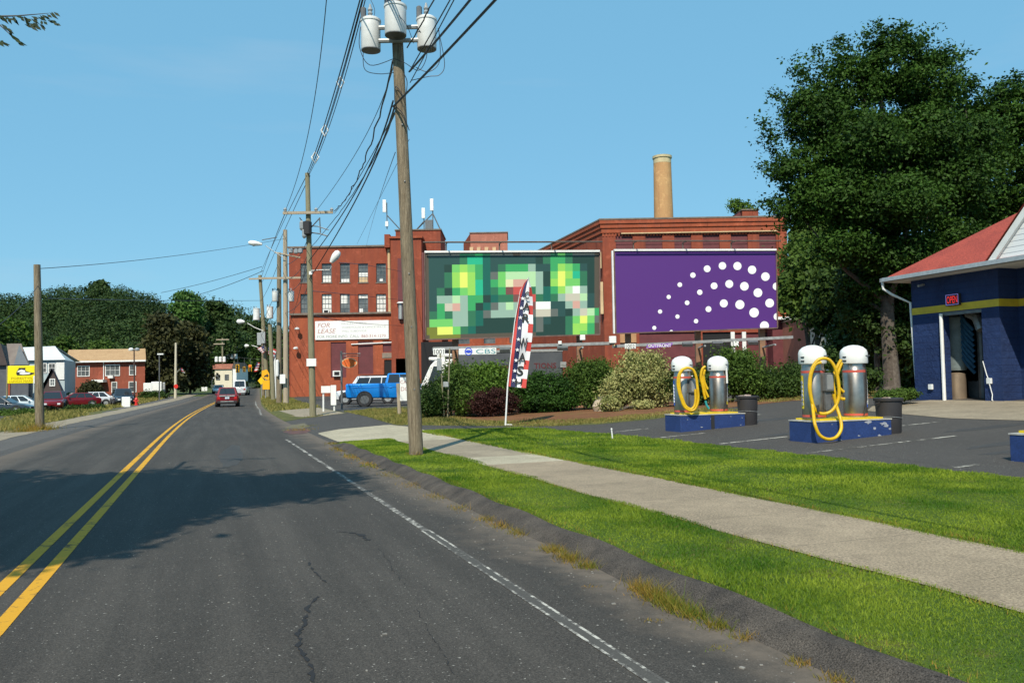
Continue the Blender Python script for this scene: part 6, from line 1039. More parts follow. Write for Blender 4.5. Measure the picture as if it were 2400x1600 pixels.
pb = at(850, 925, 58); g = gz(pb.x, pb.y); vehicle('crossover', 'white utility vehicle parked behind the blue pickup', (pb.x - .4, pb.y + 1, g), R(188), 4.7, 1.9, 1.85, m_wcar, suv_low(4.7, .95, 1.8), (-2.2, -2., .6, 1.2, 1.02, 1.9, .88, .72), (-1.45, 1.4), .38, 'parked cars by the mill', details=[('roof_rail', (-.7, -.7, 1.95), (2.2, .05, .05), m_black), ('roof_rail', (-.7, .7, 1.95), (2.2, .05, .05), m_black)])
pb = at(1745, 880, 60); g = gz(pb.x, pb.y); g0 = at(1745, 890, 60).z; vehicle('sedan', 'white car half hidden behind the dark hedge under the purple billboard', (pb.x, pb.y, max(g, 0) + .35), R(230), 4.5, 1.8, 1.5, m_wcar, sed_low(4.5, .9), (-1.9, -1.2, .2, 1.1, .9, 1.46, .8, .6), (-1.4, 1.4), .33, 'parked cars by the mill')
for (x, y, Y, rz, kind, mt, lab) in ((50, 940, 72, 20, 's', m_scar, 'pale silver sedan parked beneath the yellow sign'), (120, 936, 74, 298, 'v', m_redcar, 'dark red minivan facing the road just right of the lone pole'), (172, 928, 84, 215, 's', m_redcar, 'bright red low car left of the round bush'), (210, 924, 86, 200, 's', m_wcar, 'white car partly hidden behind the red car'), (281, 925, 84, 300, 'v', m_dcar, 'dark car parked behind the white curbside sign'), (132, 920, 84, 298, 'v', m_dcar, 'dark high car behind the minivan'), (2, 950, 66, 10, 's', m_dcar, 'dark car cut by the left frame edge')):
    p = at(x, y, Y); g = gz(p.x, p.y)
    if kind == 's': vehicle('sedan', lab, (p.x, p.y, g), R(rz), 4.5, 1.8, 1.45, mt, sed_low(4.5, .9), (-1.9, -1.2, .2, 1.1, .9, 1.44, .8, .6), (-1.4, 1.4), .33, 'cars parked on the left lot')
    else: vehicle('crossover', lab, (p.x, p.y, g), R(rz), 4.5, 1.85, 1.7, mt, suv_low(4.5, .92, 1.6), (-2.1, -1.85, .5, 1.3, .98, 1.66, .85, .66), (-1.4, 1.35), .35, 'cars parked on the left lot')
# box truck behind the shrubs
Yt = 46.; a, b = at(1050, 880, Yt), at(1292, 812, Yt); g = gz(a.x, Yt); ztk = at(1050, 806, Yt).z; tk = T('box_truck', 'white-cabbed box truck with long grey body, parked behind the shrubs', 'truck', ((a.x + b.x) / 2, Yt + 1.2, g)); m_tg = M('truck_grey', (.055, .062, .075), (.08, .088, .10), 1.5, .5)
bd = MB().b2((a.x, Yt, g + .9), (b.x, Yt + 2.4, ztk)).build('cargo_box', m_tg, tk, bevel=.03); MB().b2((a.x - .02, Yt - .03, ztk - .12), (b.x + .02, Yt + .04, ztk + .02)).build('top_rail', m_steel, bd); MB().b2((a.x, Yt + .2, g + .55), (b.x, Yt + 2.2, g + .88)).build('chassis', m_black, tk)
q = at(1178, 845, Yt); text("LAURA'S", (at(1158, 843, Yt).x, Yt - .012, q.z), 1.9, M('maroon_ink', (.10, .015, .02)), bd, .32, bold=.02); text('TIONS', (at(1252, 838, Yt).x, Yt - .012, q.z + .1), 1.2, MC['maroon_ink'], bd, .3, bold=.02); p = at(1298, 837, Yt); MB().box((p.x - .1, Yt - .04, p.z), (.32, .06, .3)).build('marker_panel', m_steel, bd)
c0, c1 = at(966, 960, Yt), at(1046, 820, Yt); cabz = at(1000, 828, Yt).z; prof = [(c0.x, g + .5), (c0.x, g + 1.1), (c0.x + .55, cabz - .25), (c0.x + .8, cabz), (a.x - .05, cabz + .1), (a.x - .05, g + .5)]
cb = MB().prism([(x, Yt + .1, z) for x, z in prof], (0, 2.2, 0)).build('cab', m_white, tk, bevel=.04)
MB().prism([(c0.x + .38, Yt + .09, g + 1.25), (c0.x + .72, Yt + .09, cabz - .3), (c0.x + 1.15, Yt + .09, cabz - .3), (c0.x + 1.15, Yt + .09, g + 1.25)], (0, .02, 0)).build('side_window', m_glass, cb); MB().prism([(c0.x - .012 + .07, Yt + .25, g + 1.2), (c0.x + .5, Yt + .25, cabz - .35), (c0.x + .5, Yt + 2.1, cabz - .35), (c0.x + .058, Yt + 2.1, g + 1.2)], (-.02, 0, 0)).build('windscreen', M('teal_glass', (.12, .2, .21), r=.1), cb)
for (x, z, w_) in ((c0.x + .9, cabz + .12, .9), (c0.x + 1.3, cabz + .3, .8)): MB().box((x, Yt + 1.2, z), (w_, 1.9, .16)).build('roof_fairing', m_white, cb, bevel=.04)
for x in (c0.x + .9, a.x + .8, b.x - 1.2): MB().tube([(x, Yt + .05, g + .48), (x, Yt + .35, g + .48)], .48, 18).build('wheel', m_black, tk)

# ------------------------------------------------------------------ mill yard small things
p = sb(803, 920, 47); t = T('oval_sign', 'orange oval sign hanging from a dark post with brackets by the mill', 'sign', p); o_ = at(803, 816, 47)
m_ = MB(); m_.tube([(at(785, 900, 47.).x, 47, p[2]), tuple(at(784, 806, 47))], .06, 8); m_.tube([tuple(at(784, 812, 47)), tuple(at(828, 812, 47))], .03, 6); m_.tube([tuple(at(790, 818, 47)), tuple(at(828, 817, 47))], .02, 6); m_.build('post', m_grey, t)
for r_, d_, mt, nm_ in ((1, 0, m_cream, 'border'), (.86, .012, M('sign_orange', (.75, .16, .02), (.6, .1, .02), 6), 'panel')):
    c = at(802, 833, 47); m_ = MB(); m_.prism([(c.x + .43 * r_ * math.cos(a) * (1 + .04 * math.cos(4 * a)), 46.97 - d_, c.z + .27 * r_ * math.sin(a)) for a in np.linspace(0, 6.283, 29)[:-1]], (0, .04 - d_ * 2, 0)); m_.build(nm_, mt, t)
p = sb(745, 930, 46); t = T('white_fence', 'short broken white board fence beside the second utility pole', 'fence', p)
for x0, y0, x1, y1 in ((738, 886, 760, 902), (760, 884, 773, 930)): a, b = at(x0, y1, 46), at(x1, y0, 46); m_ = MB(); m_.b2((a.x, 45.97, a.z), (b.x - .02, 46.03, b.z)); m_.build('board', m_white, t)
for x in (742, 767): a = at(x, 900, 46); MB().tube([(a.x, 46.08, p[2] - .05), (a.x, 46.08, a.z + .2)], .05, 6).build('post', m_white, t)
p = at(778, 838 + 20, 98.3); f = MB().box((at(796, 857, 98.3).x - 1.1, 98.45, at(796, 857, 98.3).z), (.95, .5, .65)).build('air_conditioner', m_white, mill); MB().box((at(796, 857, 98.3).x - 1.1, 98.19, at(796, 857, 98.3).z), (.6, .03, .4)).build('grille', m_dark, f)
p = sb(633, 903, 92); t = T('flagpole', 'thin white flagpole with a drooping striped flag, left of the mill', 'flagpole', p); MB().tube([(p[0], 92, p[2]), tuple(at(631, 806, 92))], .11, 10).build('pole', m_white, t); MB().tube([tuple(at(641, 822, 92)), tuple(at(622, 795, 92))], .03, 5).build('spar', m_steel, t)
def flag(par, pts, Y, nst=7, hs=None, pale=False):
    """pts: quad TL,TR,BR,BL in photo units"""
    TLf, TRf, BRf, BLf = [Vector((q[0], q[1], 0)) for q in pts]; r_, wt = MB(), MB()
    for i in range(nst):
        v0, v1 = i / nst, (i + 1) / nst; tgt = r_ if i % 2 == 0 else wt; a, b, c, d = TLf.lerp(BLf, v0), TRf.lerp(BRf, v0), TRf.lerp(BRf, v1), TLf.lerp(BLf, v1); vs = []
        for s_ in range(5): f = s_ / 4; e0, e1 = a.lerp(b, f), d.lerp(c, f); yy = Y + .15 * math.sin(f * 6); vs += [at(e0.x, e0.y, yy), at(e1.x, e1.y, yy)]
        tgt.add(vs, [(2 * k, 2 * k + 2, 2 * k + 3, 2 * k + 1) for k in range(4)])
    f = r_.build('flag', cl['red'] if not pale else M('faded_red', (.45, .16, .15)), par); wt.build('white_stripes', cl['white'], f); m_ = MB(); e = [TLf, TLf.lerp(TRf, .42), TLf.lerp(TRf, .42).lerp(BLf.lerp(BRf, .42), .5), TLf.lerp(BLf, .5)]; m_.add([at(q.x, q.y, Y - .22) for q in e], [(0, 1, 2, 3)]); m_.build('star_canton', cl['navy'], f)
flag(t, ((616, 797), (636, 803), (625, 832), (616, 812)), 91.8)
for (lab, x, y0, Y, arm, q) in (('pale striped flag held out from the dark pole above the yellow signs', 605, 915, 105.2, None, ((606, 793), (590, 800), (604, 812), (610, 806))), ('drooping striped flag right of the traffic lights', 600, 915, 118, None, ((590, 833), (598, 832), (592, 852), (582, 854)))):
    p = at(x, 845, Y - .7); t = T('street_flag', lab, 'flag', (p.x, p.y, p.z), 0, 'flags on the roadside poles'); a = at(q[0][0] + 6, q[0][1] + 8, Y - .6); b = at(q[0][0], q[0][1] - 2, Y - .9); MB().tube([a, b], .03, 5).build('staff', m_steel, t); flag(t, q, Y - 1, pale=(Y < 110))
# warning signs
p = sb(610, 918, 99); t = T('warning_sign', 'large orange-yellow warning sign with black arrow beside the dark poles', 'road sign', p, 0, 'yellow warning signs'); m_wy = M('warning_yellow', (.80, .38, .0), r=.5); MB().tube([(p[0], 99, p[2]), tuple(at(611, 858, 99))], .05, 6).build('post', m_steel, t)
a = at(611, 869, 98.9); m_ = MB(); m_.prism([a + Vector(v) for v in ((-.5, 0, .9), (.1, 0, 1.05), (.38, 0, .55), (.38, 0, -.2), (-.0, 0, -.1), (-.5, 0, .2))], (0, .04, 0)); pn = m_.build('panel', m_wy, t); a2 = at(611, 884, 98.9); m_ = MB(); m_.b2((a.x - .4, 98.9, a2.z - .5), (a.x + .42, 98.94, a2.z + .55)); m_.build('panel', m_wy, t)
m_ = MB(); m_.add([a + Vector(v) for v in ((-.2, -.01, .35), (.1, -.01, .45), (.1, -.01, .6), (.32, -.01, .3), (.1, -.01, .1), (.1, -.01, .25), (-.2, -.01, .15))], [list(range(7))]); m_.build('arrow', m_ink, pn)
p = sb(601, 918, 104); t = T('warning_sign', 'small yellow diamond sign at the left of the larger warning sign', 'road sign', p, 0, 'yellow warning signs'); MB().tube([(p[0], 104, p[2]), tuple(at(600, 880, 104))], .04, 6).build('post', m_steel, t); a = at(600, 874, 103.9); m_ = MB(); m_.prism([a + Vector(v) for v in ((-.42, 0, 0), (0, 0, .5), (.42, 0, 0), (0, 0, -.5))], (0, .04, 0)); m_.build('panel', M('warning_yellow2', (.80, .50, .0), r=.5), t)
# traffic lights on a span wire
for x, y, s in ((546, 846, 1.5), (561, 848, 1.), (575, 845, 1.25)):
    a = at(x, y, 150); t = T('traffic_light', {546: 'largest yellow traffic light at the left of the span', 561: 'small middle yellow traffic light on the span wire', 575: 'rightmost yellow traffic light, glowing red'}[x], 'traffic light', tuple(a), 0, 'traffic lights on the span wire')
    h = .95 * s; b = MB().box((a.x, 150, a.z), (.42 * s, .3, h)).build('housing', M('signal_yellow', (.62, .33, .0), r=.5), t, bevel=.03)
    for k, mt in ((.3, M('signal_red', (1., .05, .01), emit=1.5) if x == 575 else m_dark), (0, m_dark), (-.3, m_dark)): MB().lathe([(.14 * s, -.001), (.14 * s, .001)], (0, 0, 0), 12) ; m_ = MB(); m_.tube([(a.x, 149.84, a.z + k * s), (a.x, 149.70, a.z + k * s)], .13 * s, 12); m_.build('lens', mt, b)
    MB().tube([(a.x, 150, a.z + h / 2), (a.x, 150, at(x, 822, 150).z)], .03, 5).build('hanger', m_grey, t)
wire([at(520, 815, 150), at(640, 822, 150)], .02, .4, lab='span wire carrying the traffic lights')

# ------------------------------------------------------------------ left side of the road
def window2(par, xc, zc, w_, h, Y, frame=None, nx=2, nz=2):
    return window(par, Vector((xc - w_ / 2, Y - .01, zc - h / 2)), X_, N_, (0, w_, 0, h), frame or m_white, m_pane, nx, nz, .0, fw=.1)
Ya = 118.; ap = T('apartment_house', 'two-storey red brick apartment house with a long tan roof', 'house', (at(250, 900, Ya).x, Ya, .3)); a, b = at(160, 920, Ya), at(333, 828, Ya); g = gz(b.x, Ya) - .4; ez = b.z
MB().b2((a.x, Ya, g), (b.x, Ya + 9, ez)).build('wall', m_brick3, ap); rd = at(250, 802, Ya + 5).z; e0, e1 = a.x - .3, b.x + .35
m_tan = M('tan_shingle', (.42, .27, .14), (.36, .22, .11), 1.2, .9, fine=(8, .2)); m_ = MB(); m_.prism([(e0, Ya - .5, ez), (e0, Ya - .5, ez + .12), (e0, Ya + 4.5, rd), (e0, Ya + 9.5, ez + .12), (e0, Ya + 9.5, ez)], (e1 - e0, 0, 0)); m_.build('roof', m_tan, ap); MB().b2((e0, Ya - .62, ez - .12), (e1, Ya - .5, ez + .1)).build('gutter', m_white, ap)
for x, y, w_, h in ((192, 872 - 20, 1.75, 1.5), (259, 850, 2.05, 1.6), (305, 850, .95, 1.4), (263, 889, .8, 1.5), (305, 888, 1.1, 1.5)): p = at(x, y, Ya); window2(ap, p.x, p.z, w_, h, Ya - .02, nx=3 if w_ > 1.5 else 1)
p = at(257, 865, Ya); f = MB().box((p.x, Ya - .25, p.z), (.7, .5, .4)).build('air_conditioner', m_white, ap); a, b = at(220, 878, Ya), at(246, 873, Ya); MB().b2((a.x, Ya - 1.2, a.z), (b.x, Ya - .01, b.z + .1)).build('porch_roof', m_white, ap)
p, q = at(239, 828, Ya), at(240, 875, Ya); MB().tube([(p.x, Ya - .1, p.z), (p.x, Ya - .1, q.z)], .07, 6).build('downspout', m_white, ap)
Yw = 104.; wh = T('white_roof_house', 'pale blue two-storey house with a white metal roof', 'house', (at(110, 900, Yw).x, Yw, 0)); a, b = at(58, 920, Yw), at(157, 826, Yw); g = gz(b.x, Yw) - .5; ez = b.z; xm = at(149, 826, Yw).x
m_wall = M('pale_blue_siding', (.42, .50, .52), (.36, .44, .47), 1, .7); MB().b2((a.x, Yw, g), (xm, Yw + 8, ez)).build('wall', m_wall, wh); rp = at(163, 794, Yw + 4); m_ = MB(); rl = at(57, 798, Yw + 4)
m_.add([(a.x - .3, Yw - .4, ez), (xm + .3, Yw - .4, ez), (rp.x, Yw + 4, rp.z), (rl.x, Yw + 4, rl.z), (xm + 1.9, Yw + 8.4, ez), (a.x - .3, Yw + 8.4, ez)], [(0, 1, 2, 3), (2, 4, 5, 3), (0, 3, 5)]); m_.build('roof', M('white_metal_roof', (.62, .66, .66), (.55, .58, .6), 2, .5), wh)
m_ = MB(); m_.add([(xm, Yw, ez), (xm + 1.2, Yw + 8, ez), (rp.x - .2, Yw + 4, rp.z - .15), (xm, Yw, g), (xm + 1.2, Yw + 8, g)], [(0, 1, 2), (3, 4, 1, 0)]); m_.build('gable_wall', m_wall, wh); a2, b2 = at(128, 900, Yw - .1), at(148, 832, Yw - .1); MB().b2((a2.x, Yw - .12, a2.z + 1.5), (b2.x, Yw - .003, b2.z)).build('sunlit_bay', m_white, wh)
for x, y in ((100, 845), (120, 845)): p = at(x, y, Yw); window2(wh, p.x, p.z, .9, 1.2, Yw - .02)
Yd = 90.; dh = T('gabled_cottage', 'dark brown steep-gabled cottage in front of the pale blue house', 'house', (at(120, 900, Yd).x, Yd, 0)); l_, r_, ap_ = at(96, 905, Yd), at(143, 905, Yd), at(122, 848, Yd); g = gz(l_.x, Yd) - .4; m_db = M('brown_shingle_wall', (.07, .05, .045), (.05, .035, .035), 3)
MB().prism([(l_.x, Yd, g), (r_.x, Yd, g), (r_.x, Yd, g + 1.9), (ap_.x, Yd, ap_.z), (l_.x, Yd, g + 1.9)], (0, 8, 0)).build('wall', m_db, dh); p = at(121, 878, Yd); window2(dh, p.x, p.z, .6, .8, Yd - .02)
for s, e in ((-1, l_), (1, r_)): m_ = MB(); m_.add([(ap_.x, Yd - .3, ap_.z + .1), (e.x + s * .3, Yd - .3, g + 1.7), (e.x + s * .3, Yd + 8, g + 1.7), (ap_.x, Yd + 8, ap_.z + .1)], [(0, 1, 2, 3)]); m_.build('roof', M('violet_grey_roof', (.07, .06, .09), (.1, .09, .12), 2), dh)
Yg = 92.; gh_ = T('grey_house', 'grey house with brown roof at the left frame edge', 'house', (at(30, 900, Yg).x, Yg, 0)); l_, r_ = at(-40, 900, Yg), at(66, 830, Yg); g = gz(l_.x, Yg) - .5; ez = at(40, 838, Yg).z; MB().b2((l_.x, Yg, g), (r_.x, Yg + 8, ez)).build('wall', M('grey_siding', (.07, .075, .09), (.10, .105, .12), 2), gh_)
pk_, pl_, pr_ = at(48, 788, Yg), at(8, 790, Yg), at(70, 840, Yg); MB().prism([(at(14, 788, Yg).x, Yg + .5, pk_.z), (pk_.x, Yg + .5, pk_.z), (pr_.x, Yg - .3, ez), (at(26, 840, Yg).x, Yg - .3, ez)], (0, .2, 0)).build('roof', M('brown_grey_roof', (.16, .13, .12), (.2, .17, .15), 1.5), gh_)
m_ = MB(); m_.add([(pk_.x, Yg - .32, pk_.z - .2), (pr_.x, Yg - .32, ez), (at(36, 838, Yg).x, Yg - .32, ez)], [(0, 1, 2)]); m_.build('gable', M('slate_siding', (.14, .17, .2), (.18, .2, .22), 2), gh_); a = at(10, 782, Yg); MB().prism([(l_.x, Yg - .4, ez), (at(22, 842, Yg).x, Yg - .4, ez), (at(6, 786, Yg).x, Yg - .4, pk_.z)], (0, 8, 0)).build('side_gable', m_db, gh_)
f = MB(); a, b = at(16, 925, Yg), at(24, 880, Yg); MB().b2((a.x, Yg - .1, a.z), (b.x, Yg - .004, b.z)).build('brick_pier', m_brick2, gh_)
# yellow sign
Ys = 66.; p = sb(17, 940, Ys); t = T('pylon_sign', 'bright yellow rectangular shop sign with a black and white emblem on posts', 'sign', p); a, b = at(19, 881, Ys), at(86, 839, Ys); pn = MB().b2((a.x, Ys - .15, a.z), (b.x, Ys + .15, b.z)).build('panel', M('sign_yellow', (.80, .66, .0), r=.5), t, bevel=.05)
for x in (16, 84): q = at(x, 850, Ys); MB().tube([(q.x, Ys + .05, p[2] - .3), (q.x, Ys + .05, b.z)], .07, 8).build('post', m_woodg, t)
E_ = lambda zx, zy, d=0: at((zx / 19.6) * .98, (zy / 19.6 + 840) * .98, Ys - .17 - d); m_ = MB()
m_.add([E_(*q) for q in ((740, 690), (765, 600), (820, 520), (870, 425), (1170, 425), (1150, 500), (1190, 570), (1400, 640), (1560, 650), (1555, 700), (1400, 750), (1100, 760), (780, 765))], [list(range(13))]); m_.build('emblem', m_ink, pn); m_ = MB(); m_.add([E_(*q, .012) for q in ((790, 600), (850, 545), (980, 500), (1150, 540), (1160, 580), (1130, 620), (800, 625))], [list(range(7))]); m_.add([E_(*q, .012) for q in ((890, 660), (960, 635), (1150, 620), (1410, 650), (1360, 710), (1050, 740), (910, 720))], [list(range(7))]); m_.build('emblem_highlight', m_white, pn)
m_och = M('ochre_ink', (.48, .33, .0)); c = E_(1110, 895); text('FORESTVILLE', c, 2.0, m_och, pn, .16); c = E_(1070, 1030); text('LUNCH MARKET', c, 2.2, m_och, pn, .17)
# small roadside things
def signbox(lab, x, y0, x1, y1, Y, mat, rzv=0, legs=True, nm='curb_sign', cat='sign', grp=None):
    a, b = at(x, y1, Y), at(x1, y0, Y); g = gz((a.x + b.x) / 2, Y); t = T(nm, lab, cat, ((a.x + b.x) / 2, Y, g), 0, grp); MB().b2((a.x, Y, a.z), (b.x, Y + .08, b.z)).build('panel', mat, t, bevel=.05)
    for f in (.15, .85): q = a.lerp(b, f); MB().tube([(q.x, Y + .12, g), (q.x, Y + .12, b.z - .1)], .04, 6).build('leg', m_grey, t)
    return t
signbox('white blank sandwich board by the left kerb, nearest of the white signs', 279, 911, 299, 936, 76, m_white)
signbox('white notice board left of the cluster, above the low hedge', 329, 879, 349, 901, 112, m_white, grp='white board cluster'); signbox('tall middle white board of the cluster above the hedge', 347, 876, 371, 902, 113, m_white, grp='white board cluster'); signbox('narrow pale board at the right end of the cluster', 373, 878, 379, 899, 114, m_steel, grp='white board cluster'); signbox('pale vertical notice beside the lone left pole', 76, 863, 88, 881, 64, m_white)
p = sb(353, 920, 110); shrub('hedge_shrub', 'low clipped dark hedge under the white boards', p, [DB(340, 909, 110, 16, 14, 10), DB(366, 909, 110, 16, 14, 10)], 160, 24, .2, .25, l_dark, 'left side shrubs')
p = sb(208, 905, 100); shrub('round_shrub', 'tall rounded olive bush in front of the brick apartment house', p, [DB(207, 895, 100, 22, 20, 20), DB(210, 905, 100, 24, 20, 18)], 260, 26, .2, .25, l_brown, 'left side shrubs')
for x, Y, w_, h, lab, mt in ((180, 70, 26, 7, 'low dark hedge shrub in front of the red cars', l_dark), (215, 71, 24, 7, 'low dark hedge shrub left of the curb sign', l_dark), (110, 68, 18, 9, 'olive weedy shrub just right of the lone pole', l_brown), (30, 62, 30, 8, 'grey green shrub under the yellow sign', l_mid), (65, 62, 26, 7, 'low green shrub left of the lone pole', l_mid), (165, 100, 12, 14, 'small dark bush at the corner of the apartment house', l_dark)):
    b = sb(x, 930, Y); k = Y / 1960; shrub('low_shrub', lab, b, [(b[0] - w_ * k * .4, b[1], b[2] + h * k * .6, w_ * k * .6, w_ * k * .5, h * k), (b[0] + w_ * k * .4, b[1], b[2] + h * k * .5, w_ * k * .6, w_ * k * .5, h * k * .9)], 130, 22, .13, .16, mt, 'left side shrubs')
Yl = 84.; p = sb(309, 935, Yl); t = T('street_lamp', 'slim dark lamp post with twin white heads before the apartment house', 'street lamp', p); MB().tube([(p[0], Yl, p[2]), tuple(at(308, 803, Yl))], [.10, .06], 8).build('pole', M('brown_metal', (.06, .035, .03)), t)
for s, x in ((-1, 301), (1, 315)): a = at(x, 803, Yl); f = MB().tube([tuple(at(308, 804, Yl)), (a.x, Yl, a.z)], .03, 5).build('arm', m_grey, t); MB().lathe([(.05, -.12), (.22, -.1), (.26, .05), (.1, .2)], tuple(a), 10).build('globe', m_white if s < 0 else m_steel, f)
p = sb(313, 937, 82); t = T('fire_hydrant', 'red fire hydrant at the foot of the twin-headed lamp post', 'hydrant', p); mh = M('hydrant_red', (.6, .03, .02), r=.4); MB().lathe([(.2, 0), (.2, .06), (.13, .08), (.13, .5), (.16, .52), (.15, .62), (.06, .72), (.04, .78)], p, 14).build('barrel', mh, t, smooth=True); MB().tube([(p[0] - .24, p[1], p[2] + .42), (p[0] + .24, p[1], p[2] + .42)], .065, 8).build('side_nozzle', mh, t)
Yc = 112.; p = sb(403, 908, Yc); t = T('pale_pole', 'slim cream pole with a red disc sign and a small flag on the left', 'pole', p); MB().tube([(p[0], Yc, p[2]), tuple(at(404, 787, Yc))], [.2, .13], 8).build('pole', m_cream if 0 else M('cream_pole', (.55, .5, .38)), t); a = at(404, 887, Yc - .3); MB().tube([(a.x, Yc - .28, a.z), (a.x, Yc - .24, a.z)], .28, 14).build('red_disc', mh, t)
MB().tube([tuple(at(405, 856, Yc)), tuple(at(413, 848, Yc))], .04, 5).build('staff', m_steel, t); flag(t, ((413, 846), (418, 845), (425, 857), (418, 854)), Yc - .2, 4)
p = sb(366, 915, 100); t = T('street_lamp', 'thin dark lamp post in front of the dark trees', 'street lamp', p); MB().tube([(p[0], 100, p[2]), tuple(at(366, 815, 100))], .07, 6).build('pole', m_grey, t); a = at(369, 813, 100); MB().box(tuple(a), (.7, .25, .15)).build('lamp_head', m_white, t)
for x, y, Y, lab in ((470, 893, 150, 'small white sign left of the cream building'), (487, 868, 175, 'round pale sign by the cream building')):
    a = at(x, y, Y); g = gz(a.x, Y); t = T('street_sign', lab, 'sign', (a.x, Y, g)); MB().tube([(a.x, Y, g), (a.x, Y, a.z)], .06, 6).build('post', m_grey, t); MB().box((a.x, Y - .1, a.z), (1., .05, .7)).build('panel', m_white, t, bevel=.02)
# cream building down the road
Yk = 185.; t = T('cream_building', 'distant cream two-storey building with brick top, end of the road', 'building', (at(515, 900, Yk).x, Yk, 1)); a, b = at(493, 905, Yk), at(533, 847, Yk); g = gz(a.x, Yk) - .5; m_cb = M('cream_stucco', (.68, .62, .48), (.6, .54, .4), 1, .7)
MB().b2((a.x, Yk, g), (b.x, Yk + 10, b.z)).build('wall', m_cb, t); c = at(490, 838, Yk); MB().b2((c.x, Yk - .3, b.z), (b.x + .3, Yk + 10, at(500, 836, Yk).z)).build('brick_top', m_brickp, t)
for x, y, w_, h in ((501, 866, .9, 1.2), (521, 866, .9, 1.2), (500, 885, 2.6, .3), (506, 892, 1., 1.6)): p = at(x, y, Yk); window2(t, p.x, p.z, w_, h, Yk - .05, m_grey)
t = T('white_building', 'narrow white gabled building right of the cream one', 'building', (at(540, 900, 184).x, 184, 1)); a, b = at(534.5, 905, 184), at(543, 845, 184); MB().b2((a.x, 184, g), (b.x, 192, b.z)).build('wall', m_white, t); MB().prism([(a.x - .2, 183.8, b.z), (b.x + .2, 183.8, b.z), ((a.x + b.x) / 2, 183.8, b.z + 1.3)], (0, 8, 0)).build('roof', m_roofdark, t)

# ------------------------------------------------------------------ hill, woods, left trees
HP = [(-.80, 662), (-.66, 668), (-.60, 672), (-.57, 670), (-.53, 658), (-.495, 652), (-.46, 656), (-.42, 684), (-.405, 690), (-.39, 676), (-.36, 678), (-.325, 690), (-.31, 706), (-.29, 738), (-.27, 760), (-.25, 800), (-.2, 850), (-.1, 880), (0, 885)]
hx = [q[0] for q in HP]
def hilltop(a): return (np.interp(a, hx, [q[1] for q in HP]))
def hz(a, Y):            # ground under the woods so that the crowns reach the skyline at Y~300
    x_ = 1200 + a * 2000; horizon = 900 + .017 * (1200 - x_); top = (horizon - hilltop(a) / .98) / 2000 * 300 + 1.55; return (top - 6.5) * np.clip((Y - 205) / 95, 0, 1) ** .9
A_ = np.linspace(-.9, .05, 60); YY = np.concatenate([np.linspace(200, 300, 14), [340, 420]]); vs = []; fs = []
for i, Y in enumerate(YY):
    for a in A_: vs.append((a * Y, Y, float(hz(a, min(Y, 300))) + (0 if Y > 204 else -1) - (Y > 340) * 14))
for i in range(len(YY) - 1):
    for j in range(len(A_) - 1): k = i * len(A_) + j; fs.append([k, k + 1, k + len(A_) + 1, k + len(A_)])
MB().add(vs, fs).build('hill', M('hill_soil', (.02, .035, .012), (.03, .05, .018), .1)).__setitem__('kind', 'structure')
bl = []
for k in range(760):
    Y = 212 + 92 * rng.random() ** .8; a = rng.uniform(-.86, -.16); r_ = rng.uniform(3.0, 5.8) * (.8 if Y > 285 else 1); bl.append((a * Y, Y, float(hz(a, Y)) + r_ * .75, r_, r_, r_ * rng.uniform(.8, 1.2)))
foliage('woods', bl, 24000, 15, .55, .85, l_hill, None, shell=.8, droop=.7); tag(bpy.data.objects['woods'], 'dense dark green woods covering the hillside behind the houses', 'woods', kind='stuff')
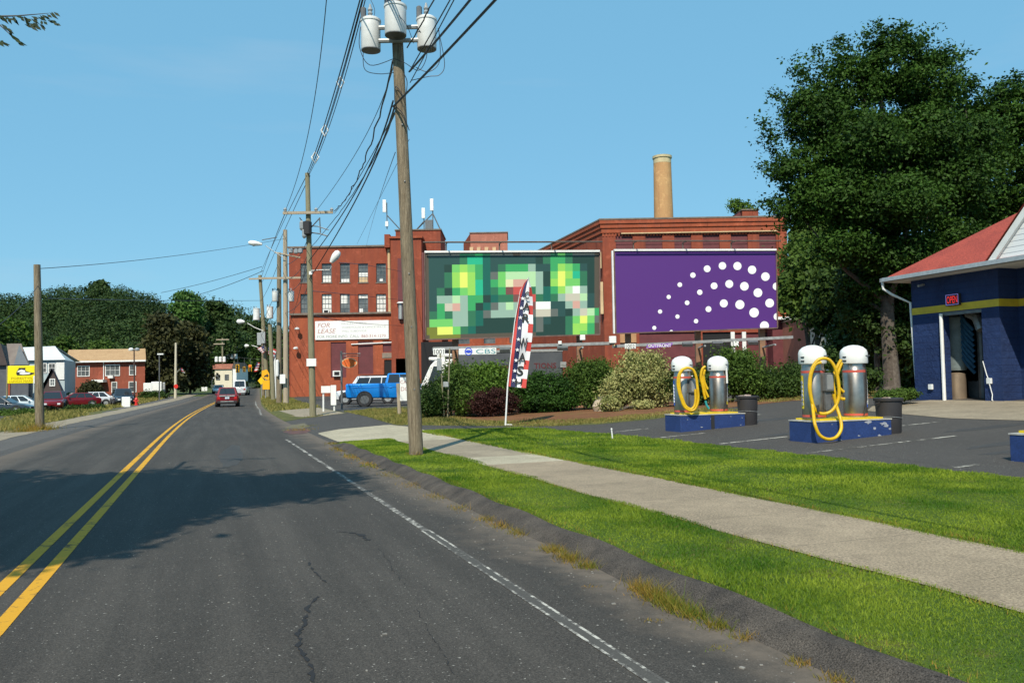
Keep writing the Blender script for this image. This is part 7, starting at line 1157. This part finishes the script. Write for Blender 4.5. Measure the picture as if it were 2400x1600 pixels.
def ltree(lab, x, Y, ytop, ybot, rx, mt, n=500, size=.5, parts=5, nm='hillside_tree', sg=.6):
    k = Y / 1960; b = at(x, ybot, Y); g = gz(b.x, b.y) if Y < 205 else float(hz(b.x / Y, Y)); bz = (at(x, ybot, Y).z); base = (b.x, Y, min(g, bz)); zt = at(x, ytop, Y).z; hgt = zt - bz; bl = []
    for i in range(parts * 2): f = i / (parts * 2 - 1); w_ = rx * k * (.45 + .75 * math.sin(math.pi * (.18 + .68 * f))) * .62; bl.append((b.x + random.uniform(-.5, .5) * rx * k * (1 - f * .7), Y + random.uniform(-.4, .4) * rx * k, bz + hgt * (.18 + .72 * f), w_, w_, w_ * .8))
    return tree(nm, lab, base, bl, max(.2, rx * k * .06), n, 22, size, sg, mt, 6, 'trees on the left', shell=.5, topz=zt - 1)
ltree('large dark tree filling the space between apartment house and cream pole', 385, 132, 722, 905, 52, l_brown, 900, .55, nm='dark_tree'); ltree('large dark tree right of the cream pole', 436, 138, 740, 908, 40, l_brown, 800, .55, nm='dark_tree')
ltree('bright green rounded tree on the hill skyline, left of the road', 428, 215, 674, 780, 40, l_fresh, 800, .7); ltree('tallest round crown on the hill skyline, above the white roof', 228, 298, 648, 700, 22, l_hill, 500, .9); ltree('dark tree on the skyline left of the distant poles', 500, 225, 692, 800, 34, l_hill, 600, .75)
ltree('yellowish tree on the lower hill behind the lone pole', 25, 170, 738, 850, 45, l_mid, 650, .6); ltree('small bright tree just above the white roof', 150, 160, 778, 830, 24, l_mid, 300, .5); ltree('small bright tree just above the tan roof', 232, 165, 786, 840, 24, l_mid, 300, .5)
ltree('dark tree directly behind the traffic lights', 575, 235, 738, 905, 46, l_hill, 800, .75); ltree('dark bushy tree at the bend behind the warning signs', 610, 200, 775, 910, 40, l_dark, 700, .6); ltree('dark tree behind the cream building', 525, 212, 745, 860, 36, l_hill, 600, .7); ltree('dark tree left of the mill behind the pale pole', 648, 160, 760, 905, 30, l_dark, 600, .55); ltree('dark tree above the road end', 548, 228, 770, 895, 40, l_hill, 700, .7); ltree('dark tree left of the cream building', 466, 200, 785, 905, 30, l_dark, 600, .55)
ltree('dark tree behind the grey house at the left edge', -30, 130, 740, 880, 60, l_dark, 700, .55)

def skew(t, Y0, k):                    # old plots: side walls run back at the street's angle
    def go(o):
        if o.type == 'MESH':
            for v in o.data.vertices:
                d = v.co.y + t.location.y - Y0
                if d > 0: v.co.x += k * d
        for c in o.children: go(c)
    go(t)
skew(ap, Ya, -.50); skew(wh, Yw, -.50); skew(dh, Yd, -.52); skew(gh_, Yg, -.5)
